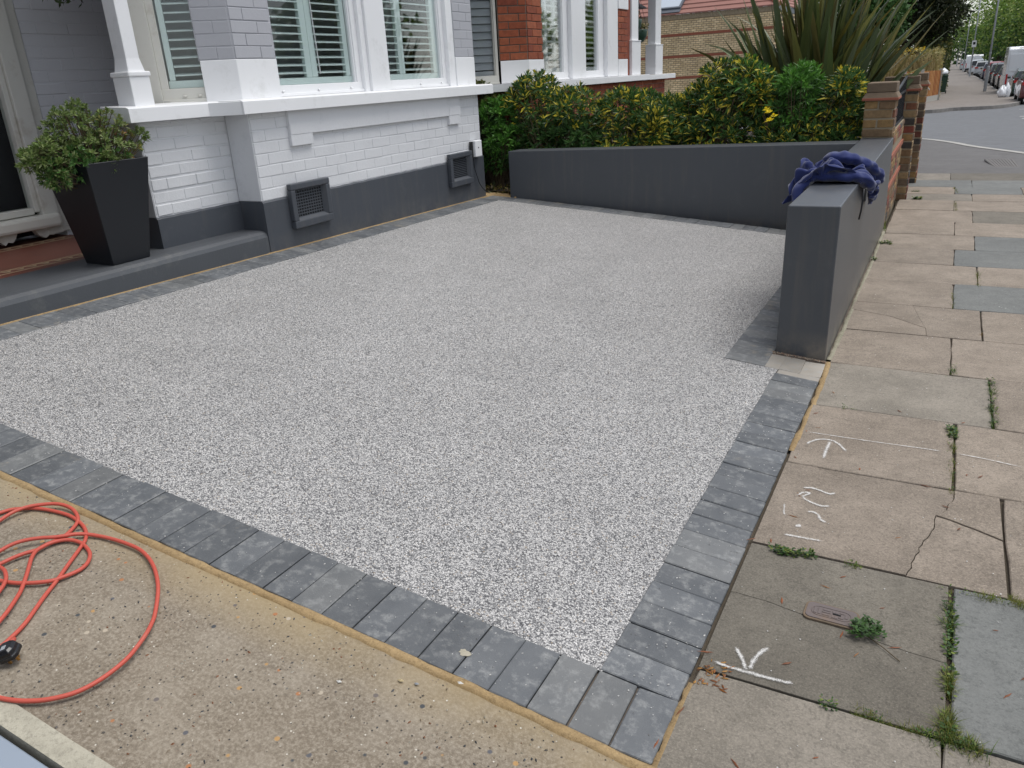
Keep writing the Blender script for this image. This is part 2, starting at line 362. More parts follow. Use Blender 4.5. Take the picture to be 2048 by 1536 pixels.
def mk_farbrick():
    m, nt, b = new_mat('distant_yellow_brickwork'); v = coords(nt, 'Object', (1, 1, 1))
    sx = N(nt, 'ShaderNodeSeparateXYZ'); L(nt, v, sx.inputs[0]); cx = N(nt, 'ShaderNodeCombineXYZ'); L(nt, sx.outputs[0], cx.inputs[0]); L(nt, sx.outputs[2], cx.inputs[1])
    br = N(nt, 'ShaderNodeTexBrick', Scale=1.0); br.offset = .5
    br.inputs['Brick Width'].default_value = .225; br.inputs['Row Height'].default_value = .085; br.inputs['Mortar Size'].default_value = .011
    br.inputs['Color1'].default_value = (.78,.61,.37,1); br.inputs['Color2'].default_value = (.58,.43,.24,1); br.inputs['Mortar'].default_value = (.22,.17,.11,1)
    br.inputs['Bias'].default_value = -.1
    L(nt, cx.outputs[0], br.inputs['Vector'])
    n1 = noise_tex(nt, v, 1.3, 5, .7); n2 = noise_tex(nt, v, 9, 4, .7)
    c = mix(nt, 1.0, br.outputs['Color'], ramp(nt, n1, [(.3, g3(.72)), (.7, g3(1.12))]), 'MULTIPLY')
    c = mix(nt, 1.0, c, ramp(nt, n2, [(.3, g3(.8)), (.7, g3(1.15))]), 'MULTIPLY')
    L(nt, c, b.inputs['Base Color']); b.inputs['Roughness'].default_value = .9
    bump(nt, b, br.outputs['Fac'], -.5, .01); return m
M['farbrick'] = mk_farbrick()
M['farband'] = paint('distant_red_brick_band', (.26,.085,.05), .9, .2, 10, .3, .01)
M['rooftile'] = paint('pinkish_clay_roof_tile', (.27,.125,.10), .8, .12, 3, .2, .01)
M['leadgrey'] = plain('grey_roof_window_frame', (.09,.10,.12), .4)
M['pot'] = paint('dark_slate_planter', (.009,.011,.015), .42, .12, 60, .2, .001)
M['cover'] = paint('rusty_cast_iron', (.13,.105,.10), .6, .2, 80, .4, .002, dirt=((.22,.14,.08), .5))
M['bluegrey'] = paint('pale_blue_grey_coated_metal', (.27,.315,.38), .3, .05, 8, .05, .001)
M['cable'] = paint('orange_red_cable_sheath', (.50,.085,.058), .55, .08, 25, .1, .001, dirt=((.5,.26,.2), .35))
M['cablegrey'] = plain('black_cable', (.015,.015,.018), .5)
M['stem'] = plain('brown_twig', (.09,.065,.035), .9)
M['bark'] = paint('tree_bark', (.10,.075,.05), .95, .3, 12, .8, .02)
M['fenceboard'] = mk_brick('orange_treated_board', [(.42,.17,.05), (.48,.22,.07), (.38,.15,.045), (.52,.25,.09)], .2)
M['concpost'] = paint('concrete_fence_post', (.42,.41,.37), .9, .1, 40, .3, .002)
M['green_pl'] = plain('dark_green_coated_basket', (.015,.05,.03), .4)
M['plate'] = plain('yellow_number_plate', (.75,.5,.05), .4)
M['redlamp'] = plain('red_lamp_lens', (.45,.02,.02), .15)
M['whitebody'] = plain('white_car_paint', (.72,.74,.77), .25)
M['rendw'] = paint('white_render', (.7,.71,.72), .8, .05, 5, .1, .002)

def mk_leaf(name, rough=.5, trans=.25):
    m, nt, b = new_mat(name); nt.nodes.remove(b); out = nt.nodes['Material Output']
    at = N(nt, 'ShaderNodeAttribute', attribute_name='col')
    p = N(nt, 'ShaderNodeBsdfPrincipled'); L(nt, at.outputs['Color'], p.inputs['Base Color']); p.inputs['Roughness'].default_value = rough
    p.inputs['Specular IOR Level'].default_value = .35
    t = N(nt, 'ShaderNodeBsdfTranslucent'); L(nt, at.outputs['Color'], t.inputs[0])
    mx = N(nt, 'ShaderNodeMixShader'); mx.inputs[0].default_value = trans
    L(nt, p.outputs[0], mx.inputs[1]); L(nt, t.outputs[0], mx.inputs[2]); L(nt, mx.outputs[0], out.inputs[0]); return m
M['leaf'] = mk_leaf('leaf'); M['leafgloss'] = mk_leaf('glossy_leaf', .38, .2)


# ------------------------------------------------------------------ sky is the world; ground sheet to the horizon
mb = MB(); ys = [-60, -5, 6, 11.5, 14, 18, 24, 30, 40, 54, 120, 420]
for (a, b_) in zip(ys, ys[1:]):
    grid(-160, 160, a, b_, 8, 1, lambda x, y: zg(y) - .42, mb)
mb.build('ground', M['soil'], kind='structure')

# --- front garden ground behind the hedge
mb = MB(); grid(-5.6, -.66, 7.16, 18.5, 6, 8, lambda x, y: .30 + .05*noise.noise((x*2, y*2, 0)) - .02*(x+3) + zg(y), mb)
mb.build('garden_soil', M['soil'], kind='structure')

# --- sub base of the drive, resin bound gravel sheets
mb = MB(); grid(-4.0, -.395, 1.20, 7.0, 18, 30, lambda x, y: D(x, y) - .014, mb)
mb.build('bedding_mortar', M['mortardark'], kind='structure')
drive = empty('resin_driveway', (-2.2, 4, .2)); tag(drive, kind='structure')
mb = MB()
gz_ = lambda x, y: D(x, y) - .0035 + .0012*noise.noise((x*3, y*3, 1))
grid(-3.792, -.590, 1.426, 3.688, 70, 50, gz_, mb)
grid(-3.792, -.849, 3.688, 6.752, 64, 60, gz_, mb)
dv = mb.build('gravel_surface', M['gravel'], smooth=True, kind='structure')
COL.objects.unlink(drive); bpy.data.objects.remove(drive)
dv.name = 'resin_driveway'

# --- block edging: every block is its own object
edging = empty('block_edging', (-2.2, 1.33, .1)); tag(edging, kind='structure')
def block_mesh(lx, ly, seed):
    mb = MB(); mb.box((-lx/2, -ly/2, -.05), (lx/2, ly/2, 0)); me = mb.mesh('block', M['block'], bevel=.0024)
    rr = random.Random(seed)
    for v in me.vertices:
        v.co.x += rr.uniform(-.0008, .0008); v.co.y += rr.uniform(-.0008, .0008)
    return me
bmA = [block_mesh(.0975, .198, i) for i in range(4)]; bmB = [block_mesh(.198, .0975, i+9) for i in range(4)]
bmAp = block_mesh(.0955, .19, 31); bmAp.materials[0] = M['blockpale']
bmBm = block_mesh(.198, .0975, 32); bmBm.materials[0] = M['blockmid']
bmAm = block_mesh(.0975, .198, 33); bmAm.materials[0] = M['blockmid']
bmS = block_mesh(.19, .052, 34); bmS.materials[0] = M['blockpale']
def blk(me, x, y):
    s = (D(x-.05, y) - D(x+.05, y))/.1 if x < XR-.05 else .06
    o = place('block', me, (x + rnd.uniform(-.0012, .0012), y + rnd.uniform(-.0012, .0012), DZ(x, y) + rnd.uniform(-.0012, .0014)),
              (rnd.uniform(-.006, .006), math.atan(s) + rnd.uniform(-.005, .005), rnd.uniform(-.006, .006)), parent=edging)
    o.location -= Vector(edging.location); return o
k = 0
for i in range(36):                                   # front row, 200 mm deep
    x = -.447 - i*.1003
    if x < -3.99: break
    blk(bmAm if i in (2, 1, 9) or (x < -2.2 and rnd.random() < .35) else rnd.choice(bmA), x, 1.328)
for i in range(22):                                   # column beside the pavement
    blk(bmBm if rnd.random() < .16 and i > 3 else rnd.choice(bmB), -.497, 1.480 + i*.1003)
blk(bmS, -.492, 3.659)
for i, x in enumerate((-.445, -.54, -.62)): blk(bmAp, x, 3.785)
for i in range(31):                                   # column along the inside of the low wall
    o = blk(bmBm if i < 3 or rnd.random() < .3 else rnd.choice(bmB), -.750, 3.740 + i*.1003)
    if i < 2: o.data = bmBm
for i in range(53):                                   # column at the foot of the house
    blk(bmBm if rnd.random() < .15 else rnd.choice(bmB), -3.893, 1.480 + i*.1003)
for i in range(33):                                   # row at the foot of the rear wall
    x = -.71 - i*.1003
    if x < -3.99: break
    blk(bmAm if rnd.random() < .3 else rnd.choice(bmA), x, 6.852)

# --- sand fillets
mb = MB()
def fillet(mb, P, w, zt=.004, seed=0):
    rr = random.Random(seed); pts = smooth_path([Vector((p[0], p[1], 0)) for p in P], 22); n = len(pts); vs = []; 
    for i, p in enumerate(pts):
        t = (pts[min(i+1, n-1)] - pts[max(i-1, 0)]).normalized(); nn = Vector((-t.y, t.x, 0))
        a = w[0]*(1+.5*noise.noise((p.x*14, p.y*14, seed))+.08*rr.uniform(-1, 1)); c = w[1]*(1+.6*noise.noise((p.x*17, p.y*17, seed+5))+.1*rr.uniform(-1, 1))
        for q, zz in ((p - nn*a, -.02), (p - nn*a*.7, zt*.6), (p + nn*c*.1, zt), (p + nn*c*.8, zt*.5), (p + nn*c, -.02)):
            vs.append((q.x, q.y, (DZ(q.x, q.y) if q.x < XR else 0) + zz))
    fs = [(i*5+k, i*5+k+1, (i+1)*5+k+1, (i+1)*5+k) for i in range(n-1) for k in range(4)]
    mb.add(vs, [tuple(reversed(f)) for f in fs])
fillet(mb, [(-4.0, 1.222), (-3, 1.22), (-2, 1.216), (-1, 1.22), (-.36, 1.215)], (.020, .010), .0015, 1)
fillet(mb, [(-3.985, 1.3), (-3.985, 3), (-3.985, 5), (-3.985, 6.85)], (.010, .010), .006, 2)
fillet(mb, [(-.372, 1.16), (-.376, 1.3), (-.38, 1.50)], (.020, .022), .0005, 3)
fillet(mb, [(-.385, 2.86), (-.378, 3.2), (-.380, 3.7), (-.388, 3.92)], (.012, .018), .0012, 4)
mb.build('sand_bedding_fillet', M['sand'], smooth=True, kind='structure')
mb = MB(); fillet(mb, [(-.392, 3.95), (-.385, 4.6), (-.388, 5.4), (-.386, 6.2), (-.395, 7.0), (-.40, 7.5)], (.012, .016), .001, 9)
mb.build('pale_foot_mortar', M['footmortar'], smooth=True, kind='structure')
mb = MB()
fillet(mb, [(-4.05, 6.90), (-3.95, 6.99), (-3.7, 7.0)], (.08, .10), .02, 7)
mb.build('garden_edge_sand', M['sand'], smooth=True, kind='structure')

# --- old concrete apron in front, pale lip and the metal channel beside it
mb = MB(); grid(-5.2, -.40, .655, 1.215, 90, 14, lambda x, y: DZ(x, y) - .004 + .003*noise.noise((x*4, y*4, 5)), mb)
mb.build('concrete_apron', M['concrete'], smooth=True, kind='structure')
mb = MB(); grid(-5.2, -1.0, .604, .655, 60, 3, lambda x, y: DZ(x, y) + .001 + .0015*noise.noise((x*7, y*20, 5)), mb)
grid(-5.2, -1.0, .6039, .604, 60, 1, lambda x, y: DZ(x, y) + .001 - (.604-y)*400, mb)
mb.build('cement_lip', M['lip'], smooth=True, kind='structure')
mb = MB(); grid(-5.2, -.5, .50, .604, 30, 2, lambda x, y: DZ(x, y) - .04, mb); mb.build('gap_shadow_bed', M['soil'], kind='structure')
mb = MB(); mb.prism([(-4.2, .36), (-.9, .36), (-.9, .592), (-4.2, .592)], lambda x, y: DZ(x, y) - .036, lambda x, y: DZ(x, y) - .002)
mb.build('metal_panel', M['bluegrey'], bevel=.003, label='smooth pale blue grey metal panel lying along the edge of the concrete', cat='panel')

# --- pavement slabs: each an object with its own outline
pave = empty('pavement', (.3, 3, 0)); tag(pave, kind='structure')
mb = MB(); grid(-.40, 2.0, -2, 11.45, 6, 20, lambda x, y: -.014, mb); mb.build('pavement_bed', M['jointdirt'], kind='structure')
ROWS = [((-.4, .93), (.3, .95)),
 ((-0.321, 1.557, 0.000), (0.093, 1.555, 0.000)), ((-0.389, 2.172, 0.000), (0.037, 2.158, 0.000)), ((-0.386, 2.764, 0.000), (0.160, 2.723, 0.000)),
 ((-0.370, 3.353, 0.000), (0.155, 3.314, 0.000)), ((-0.143, 3.924, 0.000), (0.138, 3.899, 0.000)), ((-0.401, 4.504, 0.000), (0.118, 4.471, 0.000)),
 ((-0.335, 5.085, 0.000), (0.133, 5.031, 0.000)), ((-0.321, 5.679, 0.000), (0.131, 5.619, 0.000)), ((-0.205, 6.223, 0.000), (0.135, 6.200, 0.000)),
 ((-0.247, 6.769, 0.000), (0.131, 6.723, 0.000)), ((-0.220, 7.326, 0.000), (0.278, 7.224, 0.000)), ((-0.404, 7.941, 0.000), (0.122, 7.929, 0.000)),
 ((-0.413, 8.578, 0.000), (0.117, 8.509, 0.000)), ((-0.429, 9.187, 0.000), (0.275, 9.171, 0.000)), ((-0.434, 9.653, 0.000), (0.109, 9.614, 0.000)),
 ((-0.409, 10.187, 0.000), (0.076, 10.063, 0.000)), ((-0.380, 10.731, 0.000), (0.111, 10.733, 0.000)), ((-.4, 11.40), (.3, 11.40))]
def rowy(k, x):
    a, b_ = ROWS[k]
    s_ = (b_[1]-a[1])/(b_[0]-a[0]); s_ = max(-.02, min(.085, s_))
    return a[1] + s_*(x-a[0])
JX = [(0.148, 1.617, 0.000), (0.160, 1.816, 0.000), (0.301, 2.418, 0.000), (0.159, 2.791, 0.000), (0.295, 3.484, 0.000), (0.139, 4.173, 0.000), (0.280, 4.830, 0.000), (0.139, 5.270, 0.000),
      (0.276, 5.875, 0.000), (0.136, 6.425, 0.000), (0.272, 7.001, 0.000), (0.132, 7.611, 0.000), (0.270, 8.204, 0.000), (0.118, 8.452, 0.000), (0.277, 9.404, -0.000), (0.121, 9.931, 0.000), (0.287, 10.421, 0.000), (0.066, 11.027, 0.000), (0.086, 11.218, 0.000)]
JX = [j[0] for j in JX]
def inset(P, d_):
    n = len(P); out = []
    for i in range(n):
        a = Vector(P[i-1]); b_ = Vector(P[i]); c = Vector(P[(i+1) % n])
        e1 = (b_-a).normalized(); e2 = (c-b_).normalized(); n1 = Vector((-e1.y, e1.x)); n2 = Vector((-e2.y, e2.x))
        k_ = n1 + n2; k_ = k_/max(.35, k_.dot(n1)) if k_.length > 1e-6 else n1
        out.append(tuple(b_ + k_*d_))
    return out
def dense(P, step=.09, amp=.0025, seed=0, cj=.006):
    rr = random.Random(seed); out = []
    for i in range(len(P)):
        a = Vector(P[i]); b_ = Vector(P[(i+1) % len(P)]); n = max(1, int((b_-a).length/step))
        nrm = (b_-a).normalized(); nrm = Vector((-nrm.y, nrm.x))
        for k in range(n):
            q = a + (b_-a)*(k/n)
            if k: q += nrm*rr.uniform(-amp, amp)
            else: q += (Vector(P[i-1])-a).normalized()*cj*rr.random() + (b_-a).normalized()*cj*rr.random()
            out.append((q.x, q.y))
    return out
SEED = [100]
def slab(P, mat, gap=.004, dz=0, tilt=(0, 0), jag=1):
    P = [p for i, p in enumerate(P) if (Vector(p)-Vector(P[i-1])).length > .0015]
    SEED[0] += 1; P = dense(P, seed=SEED[0], amp=.0025*jag, cj=.006*jag); O_ = inset(P, gap); I_ = inset(P, gap+(.0032 if gap > .0015 and jag else .0008))
    cx = sum(p[0] for p in P)/len(P); cy = sum(p[1] for p in P)/len(P)
    zt = lambda p: dz + tilt[0]*(p[0]-cx) + tilt[1]*(p[1]-cy)
    n = len(P); vs = [(p[0]-cx, p[1]-cy, zt(p)) for p in I_] + [(p[0]-cx, p[1]-cy, zt(p)-(.003 if jag else .001)) for p in O_] + [(p[0]-cx, p[1]-cy, -.05) for p in O_]
    fs = [tuple(range(n))] + [(r*n+(i+1) % n, r*n+i, (r+1)*n+i, (r+1)*n+(i+1) % n) for r in (0, 1) for i in range(n)]
    fs = [tuple(f) for f in fs]
    mb = MB(); mb.add(vs, [fs[0]] + [tuple(reversed(f)) for f in fs[1:]])
    o = mb.build('slab', M[mat], parent=pave); o.location = Vector((cx, cy, 0)) - pave.location
    return o
def jagline(c, seed, amp=.004, step=.022):
    rr = random.Random(seed); out = [tuple(c[0])]
    for a, b_ in zip(c, c[1:]):
        a = Vector(a); b_ = Vector(b_); n = max(1, int((b_-a).length/step)); t = (b_-a).normalized(); nn = Vector((-t.y, t.x))
        for k in range(1, n): q = a.lerp(b_, k/n) + nn*rr.uniform(-amp, amp); out.append((q.x, q.y))
        out.append(tuple(b_))
    return out
def quad(k, x0, x1): return [(x0, rowy(k, x0)), (x1, rowy(k, x1)), (x1, rowy(k+1, x1)), (x0, rowy(k+1, x0))]
XL = -.388
mats = {(0,0):'slabmix',(0,1):'slabmix',(1,0):'slabgrey',(1,1):'slabblue',(2,0):'slab',(2,1):'slab',(3,0):'slab',(3,1):'slab',(4,0):'slabmix',(4,1):'slab',
        (5,0):'slab',(5,1):'slab',(6,0):'slab',(6,1):'slab',(7,0):'slab',(7,1):'slabblue',(8,0):'slab',(8,1):'slab',(9,0):'slab',(9,1):'slabblue',(10,0):'slab',(10,1):'slabblue',
        (11,0):'slab',(11,1):'slab',(12,0):'slab',(12,1):'slabgrey',(13,0):'slab',(13,1):'slab',(14,0):'slabmix',(14,1):'slab',(15,0):'slab',(15,1):'slabblue',
        (16,0):'slabblue',(16,1):'slabblue',(17,0):'slabmix',(17,1):'slabgrey'}
for k in range(18):
    xs = [XL, JX[k], JX[k]+.62+.1*((k*7) % 3), JX[k]+1.3, 2.0]
    for j, (a, b_) in enumerate(zip(xs, xs[1:])):
        mt = mats.get((k, j), rnd.choice(['slab', 'slab', 'slabmix', 'slabblue']))
        if (k, j) == (2, 0):                                    # broken slab, three pieces
            c1 = [p[:2] for p in [(-0.279, 2.758, 0.000), (-0.243, 2.732, 0.000), (-0.173, 2.683, 0.000), (-0.103, 2.644, 0.000), (0.023, 2.592, 0.000), (0.112, 2.553, 0.000)]]
            c2 = [p[:2] for p in [(0.163, 2.712, 0.000), (0.143, 2.603, 0.000), (0.114, 2.548, 0.000)]]
            c3 = [p[:2] for p in [(0.109, 2.469, 0.000), (0.080, 2.357, 0.000), (0.062, 2.265, 0.000), (0.045, 2.166, 0.000)]]
            c4 = [p[:2] for p in [(0.153, 2.540, 0.000), (0.218, 2.510, 0.000), (0.261, 2.488, 0.000)]]
            mg = .0048; b_ -= mg; q = [(a, rowy(2, a)+mg), (b_, rowy(2, b_)+mg), (b_, rowy(3, b_)-mg), (a, rowy(3, a)-mg)]; top = lambda x: (x, rowy(3, x)-mg); bot = lambda x: (x, rowy(2, x)+mg)
            c1 = jagline(c1, 1); c2 = jagline(c2, 2); c3 = jagline([c1[-1]] + c3, 3)[1:]; c4 = jagline([c1[-1]] + c4, 4, .0015)[1:]; c2[-1] = c1[-1]; c3[-1] = bot(c3[-1][0]); c4[-1] = (b_, c4[-1][1]-.02)
            hub = c1[-1]
            slab([q[0]] + list(reversed(c3)) + list(reversed(c1)) + [top(c1[0][0]-.02), q[3]], mt, .0011, .001, jag=0)
            slab([top(c1[0][0]-.02)] + c1 + list(reversed(c2))[1:-1] + [top(c2[0][0])], mt, .0011, -.001, jag=0)
            slab([top(c2[0][0])] + c2[1:-1] + [hub] + c4 + [q[2]], mt, .0011, .002, jag=0)
            slab([q[1]] + list(reversed(c4)) + [hub] + c3, mt, .0011, -.002, jag=0)
            continue
        if (k, j) == (6, 0):
            c1 = [p[:2] for p in [(-0.069, 5.055, 0.000), (-0.026, 4.830, 0.000), (0.012, 4.638, 0.000)]]
            c2 = [p[:2] for p in [(-0.388, 4.905, -0.000), (-0.176, 4.816, -0.000), (0.012, 4.638, 0.000)]]
            mg = .004; b_ -= mg; q = [(a, rowy(6, a)+mg), (b_, rowy(6, b_)+mg), (b_, rowy(7, b_)-mg), (a, rowy(7, a)-mg)]
            slab([q[0], (c1[2][0]+.01, rowy(6, c1[2][0]+.01)+mg), c1[2], c2[1], c2[0], (a, c2[0][1]+.01)], mt, .0008, .0, jag=0)
            slab([(a, c2[0][1]+.01), c2[0], c2[1], c1[2], c1[1], (c1[0][0], rowy(7, c1[0][0])-mg), q[3]], mt, .0008, .001, jag=0)
            slab([(c1[2][0]+.01, rowy(6, c1[2][0]+.01)+mg), q[1], q[2], (c1[0][0], rowy(7, c1[0][0])-mg), c1[1], c1[2]], mt, .0008, -.001, jag=0)
            continue
        if (k, j) == (1, 0):
            c = [p[:2] for p in [(-0.377, 1.898, 0.000), (-0.291, 1.892, 0.000), (-0.190, 1.871, 0.000), (0.019, 1.831, 0.000), (0.142, 1.819, 0.000)]]
            mg = .0048; b_ -= .0065; c = jagline(c, 7, .0012); c[-1] = (min(c[-1][0], b_-.01), c[-1][1]); q = [(a, rowy(1, a)+mg), (b_, rowy(1, b_)+mg), (b_, rowy(2, b_)-mg), (a, rowy(2, a)-mg)]
            slab([q[0], q[1], (b_, c[-1][1]+.003)] + list(reversed(c)) + [(a, c[0][1]-.005)], mt, .0006, 0, jag=0)
            slab([(a, c[0][1]-.005)] + c + [(b_, c[-1][1]+.003), q[2], q[3]], mt, .0006, .0006, jag=0)
            continue
        wide = .012 if (k, j) in ((1, 1), (3, 1)) else .0018
        slab(quad(k, a, b_), mt, wide if wide < .01 else .006, rnd.uniform(-.002, .002), (rnd.uniform(-.004, .004), rnd.uniform(-.004, .004)))

# --- tarmac crossing, kerb, side road, far pavement
mb = MB(); P0 = [(-5.0, 19.2), (-2.0, 19.25)] + [p[:2] for p in [(-0.788, 19.224, -0.249), (-0.454, 19.115, -0.245), (0.014, 17.880, -0.203), (0.408, 16.381, -0.151), (1.030, 14.631, -0.091)]] + [(1.7, 12.4), (2.0, 10.2), (2.05, 8)]
def strip(mb, P, w0, w1, dz, zf=zg, sub=5):
    Q = smooth_path([Vector((p[0], p[1], 0)) for p in P], sub); n = len(Q); vs = []
    for i, q in enumerate(Q):
        t = (Q[min(i+1, n-1)]-Q[max(i-1, 0)]).normalized(); nn = Vector((-t.y, t.x, 0))
        for a in (w0, w1):
            r_ = q + nn*a; vs.append((r_.x, r_.y, zf(r_.y)+dz))
    mb.add(vs, [(2*i+1, 2*i, 2*i+2, 2*i+3) for i in range(n-1)])
mb2 = MB(); grid(-5, 2.0, 11.40, 19.3, 20, 24, lambda x, y: zg(y) - .004, mb2); mb2.build('tarmac_footway', M['tarmac'], kind='structure')
strip(mb, P0, -.07, .07, .003); mb.build('flush_kerb_line', mk_slab('pale_flush_kerb', (.33,.32,.295), (.42,.41,.38), .2), kind='structure')
mb = MB(); mb.add([(-40, 19.25, zg(19.25)-.001)] , []) ; mb = MB()
# road sheet: outside the kerb line (kept just above the footway sheet where they meet)
Q = smooth_path([Vector((p[0], p[1], 0)) for p in P0], 5); vs = []; n = len(Q)
for q in Q:
    vs += [(q.x, q.y, zg(q.y)-.0005), (q.x + (0 if q.x < 1 else 8), 30 if q.x < 1 else q.y + 12, zg(30 if q.x < 1 else q.y+12)-.0005)]
road = MB()
rx = lambda y: max([q.x for q in Q if abs(q.y-y) < .6] or [-5])
def kerb_y(x):      # y of the flush kerb at x
    for a, b_ in zip(Q, Q[1:]):
        if a.x <= x <= b_.x: return a.y + (b_.y-a.y)*(x-a.x)/max(1e-6, b_.x-a.x)
    return 19.2 if x < -5 else -30
xs = [-60, -30, -12, -5, -3, -1.5, -.79] + [-.79 + .09*i for i in range(1, 31)] + [1.95, 2.0, 3, 5, 9, 9.5]
vs = []; fs = []
for x in xs:
    y0 = kerb_y(x) if x < 2.0 else -30
    for t in range(13):
        y = y0 + (46 - y0)*t/12 if x < 2.0 else -30 + 76*t/12
        vs.append((x, y, zg(y) + .0))
for i in range(len(xs)-1):
    for t in range(12): fs.append((i*13+t, (i+1)*13+t, (i+1)*13+t+1, i*13+t+1))
road = MB()
ny = 90
xs = [-60, -30, -12, -5, -3] + [-2+.1*i for i in range(41)]
def cell(x0, x1, y0, y1):
    road.add([(x0, y0, zg(y0)), (x1, y0, zg(y0)), (x1, y1, zg(y1)), (x0, y1, zg(y1))], [(0, 1, 2, 3)])
for x0, x1 in zip(xs, xs[1:]):
    ya, yb = kerb_y(x0), kerb_y(x1)
    ya = max(ya, 8); yb = max(yb, 8)
    road.add([(x0, ya, zg(ya)), (x1, yb, zg(yb)), (x1, 20, zg(20)), (x0, 20, zg(20))], [(0, 1, 2, 3)])
    for y0 in (20, 24, 28, 30, 36, 42): cell(x0, x1, y0, {20:24,24:28,28:30,30:36,36:42,42:54}[y0])
for y0, y1 in ((-30, 0), (0, 12), (12, 18), (18, 24), (24, 30), (30, 42), (42, 54), (54, 120), (120, 300)):
    for x0, x1 in ((2.0, 9.5),): cell(x0, x1, y0, y1)
for v in range(len(road.v)): road.v[v] = (road.v[v][0], road.v[v][1], road.v[v][2]-.0015)
road.build('side_road', M['asphalt'], kind='structure')
mb = MB()
for i in range(5):
    p = (1.948, 31.824, -0.649); strip(mb, [(p[0]-.1+i*.02, 26+i*1.4), (p[0]+1.4, 26.2+i*1.4)], -.10, .10, .002)
strip(mb, [(2.2, 36.9), (4.5, 37.4)], -.06, .06, .002)
mb.build('road_markings', M['road_paint'], kind='structure')
# far pavement with kerb
KP = [(-40, 34.6), (-8, 35.1)] + [p[:2] for p in [(-1.334, 35.466, -0.707), (-0.038, 37.126, -0.733), (1.349, 37.875, -0.745), (2.111, 39.711, -0.774), (2.503, 42.135, -0.812)]] + [(2.62, 46), (2.45, 52), (2.2, 62), (2.0, 76), (1.5, 97), (.9, 112), (.4, 160), (0, 300)]
Q2 = smooth_path([Vector((p[0], p[1], 0)) for p in KP], 5)
H = .125
mb = MB(); vs = []
for q in Q2:
    yb = max(q.y, 0); vs += [(q.x, q.y, zg(q.y)+H), (min(q.x-.3, -60) if q.y < 60 else -20, q.y + 14*(1 if q.x < -1 else 0)+(8 if q.x < 2.6 and q.y < 44 else 0), 0)]
vs = []; fs = []
ysl = [36.0, 36.5, 37, 37.5, 38, 38.5, 39, 40, 41, 42, 43, 44, 46, 50, 54, 60, 70, 80, 95, 112, 160, 300]
def kx(y):
    best = -8
    for a, b_ in zip(Q2, Q2[1:]):
        if min(a.y, b_.y) <= y <= max(a.y, b_.y): best = max(best, a.x + (b_.x-a.x)*(y-a.y)/((b_.y-a.y) or 1e-6))
    return best
for q in Q2:
    if q.y < 38: vs += [(q.x, q.y, zg(q.y)+H), (q.x, 40, zg(40)+H)]
n = len(vs)//2; fs = [(2*i, 2*i+2, 2*i+3, 2*i+1) for i in range(n-1)]
mb.add(vs, fs); xe = vs[-1][0]
for y0, y1 in zip([y for y in ysl if y >= 38], [y for y in ysl if y > 38]):
    xa, xb = kx(y0), kx(y1)
    if y1 <= 40: mb.add([(xe, y0, zg(y0)+H), (xa, y0, zg(y0)+H), (xb, y1, zg(y1)+H), (xe, y1, zg(y1)+H)], [(0, 1, 2, 3)])
    else: mb.add([(-60, y0, zg(y0)+H), (xa, y0, zg(y0)+H), (xb, y1, zg(y1)+H), (-60, y1, zg(y1)+H)], [(0, 1, 2, 3)])
mb.build('far_pavement', M['farpave'], kind='structure')
mb = MB(); strip(mb, KP, -.02, .13, H+.004); n = len(Q2)
vs = []; 
for i, q in enumerate(Q2):
    t = (Q2[min(i+1, n-1)]-Q2[max(i-1, 0)]).normalized(); nn = Vector((-t.y, t.x, 0)); r_ = q - nn*.02
    vs += [(r_.x, r_.y, zg(r_.y)-.05), (r_.x, r_.y, zg(r_.y)+H+.004)]
mb.add(vs, [(2*i, 2*i+2, 2*i+3, 2*i+1) for i in range(n-1)])
mb.build('far_kerb', M['kerb'], kind='structure')
# near kerb on the street side (outside the frame)
boxo('kerb', (2.0, -30, -.4), (2.13, 9.8, .0), M['kerb'], kind='structure')

# ------------------------------------------------------------------ brickwork helper
BC = {}
def brick_mesh(mat, w, h, p, bev):
    key = (mat.name, round(w, 3), round(h, 3), p, bev)
    if key not in BC:
        mb = MB(); mb.box((0, -p, 0), (w, .012, h)); BC[key] = mb.mesh('brick', mat, bevel=bev)
    return BC[key]
def bricks(parent, o, u, u0, u1, z0, z1, mat, p=.004, course=.075, length=.2265, joint=.010, bev=.004, skip=None, jit=.001, shift=0, name='brick', dark=None, vj=None):
    """o = xy origin on the wall plane, u = xy direction (outward normal is u turned clockwise)"""
    vj = joint if vj is None else vj
    u = Vector((u[0], u[1])).normalized(); ang = math.atan2(u.y, u.x); z = z0; row = shift; out = []
    while z < z1 - .012:
        h = min(course, z1-z) - joint; x = u0 - (length/2 if row % 2 else 0)
        while x < u1 - .02:
            a = max(x, u0); b_ = min(x+length, u1)
            if b_-a > .035 and not (skip and skip((a+b_)/2, z+h/2)):
                w = round((b_-a-vj)/.005)*.005 if (b_-a) < length-.001 else length-vj
                me = brick_mesh(dark if dark and rnd.random() < .3 else mat, w, h, p, bev)
                q = Vector((o[0], o[1])) + u*(a+vj/2)
                ob = place(name, me, (q.x - parent.location.x, q.y - parent.location.y, z+joint/2 + rnd.uniform(-jit, jit)*1.2 - parent.location.z),
                           (rnd.uniform(-.006, .006)*jit*500, rnd.uniform(-.012, .012)*jit*400, ang), parent=parent)
                nrm = Vector((u.y, -u.x)); s_ = rnd.uniform(-jit, jit)*1.3
                ob.location.x += nrm.x*s_; ob.location.y += nrm.y*s_
                out.append(ob)
            x += length
        z += course; row += 1
    return out

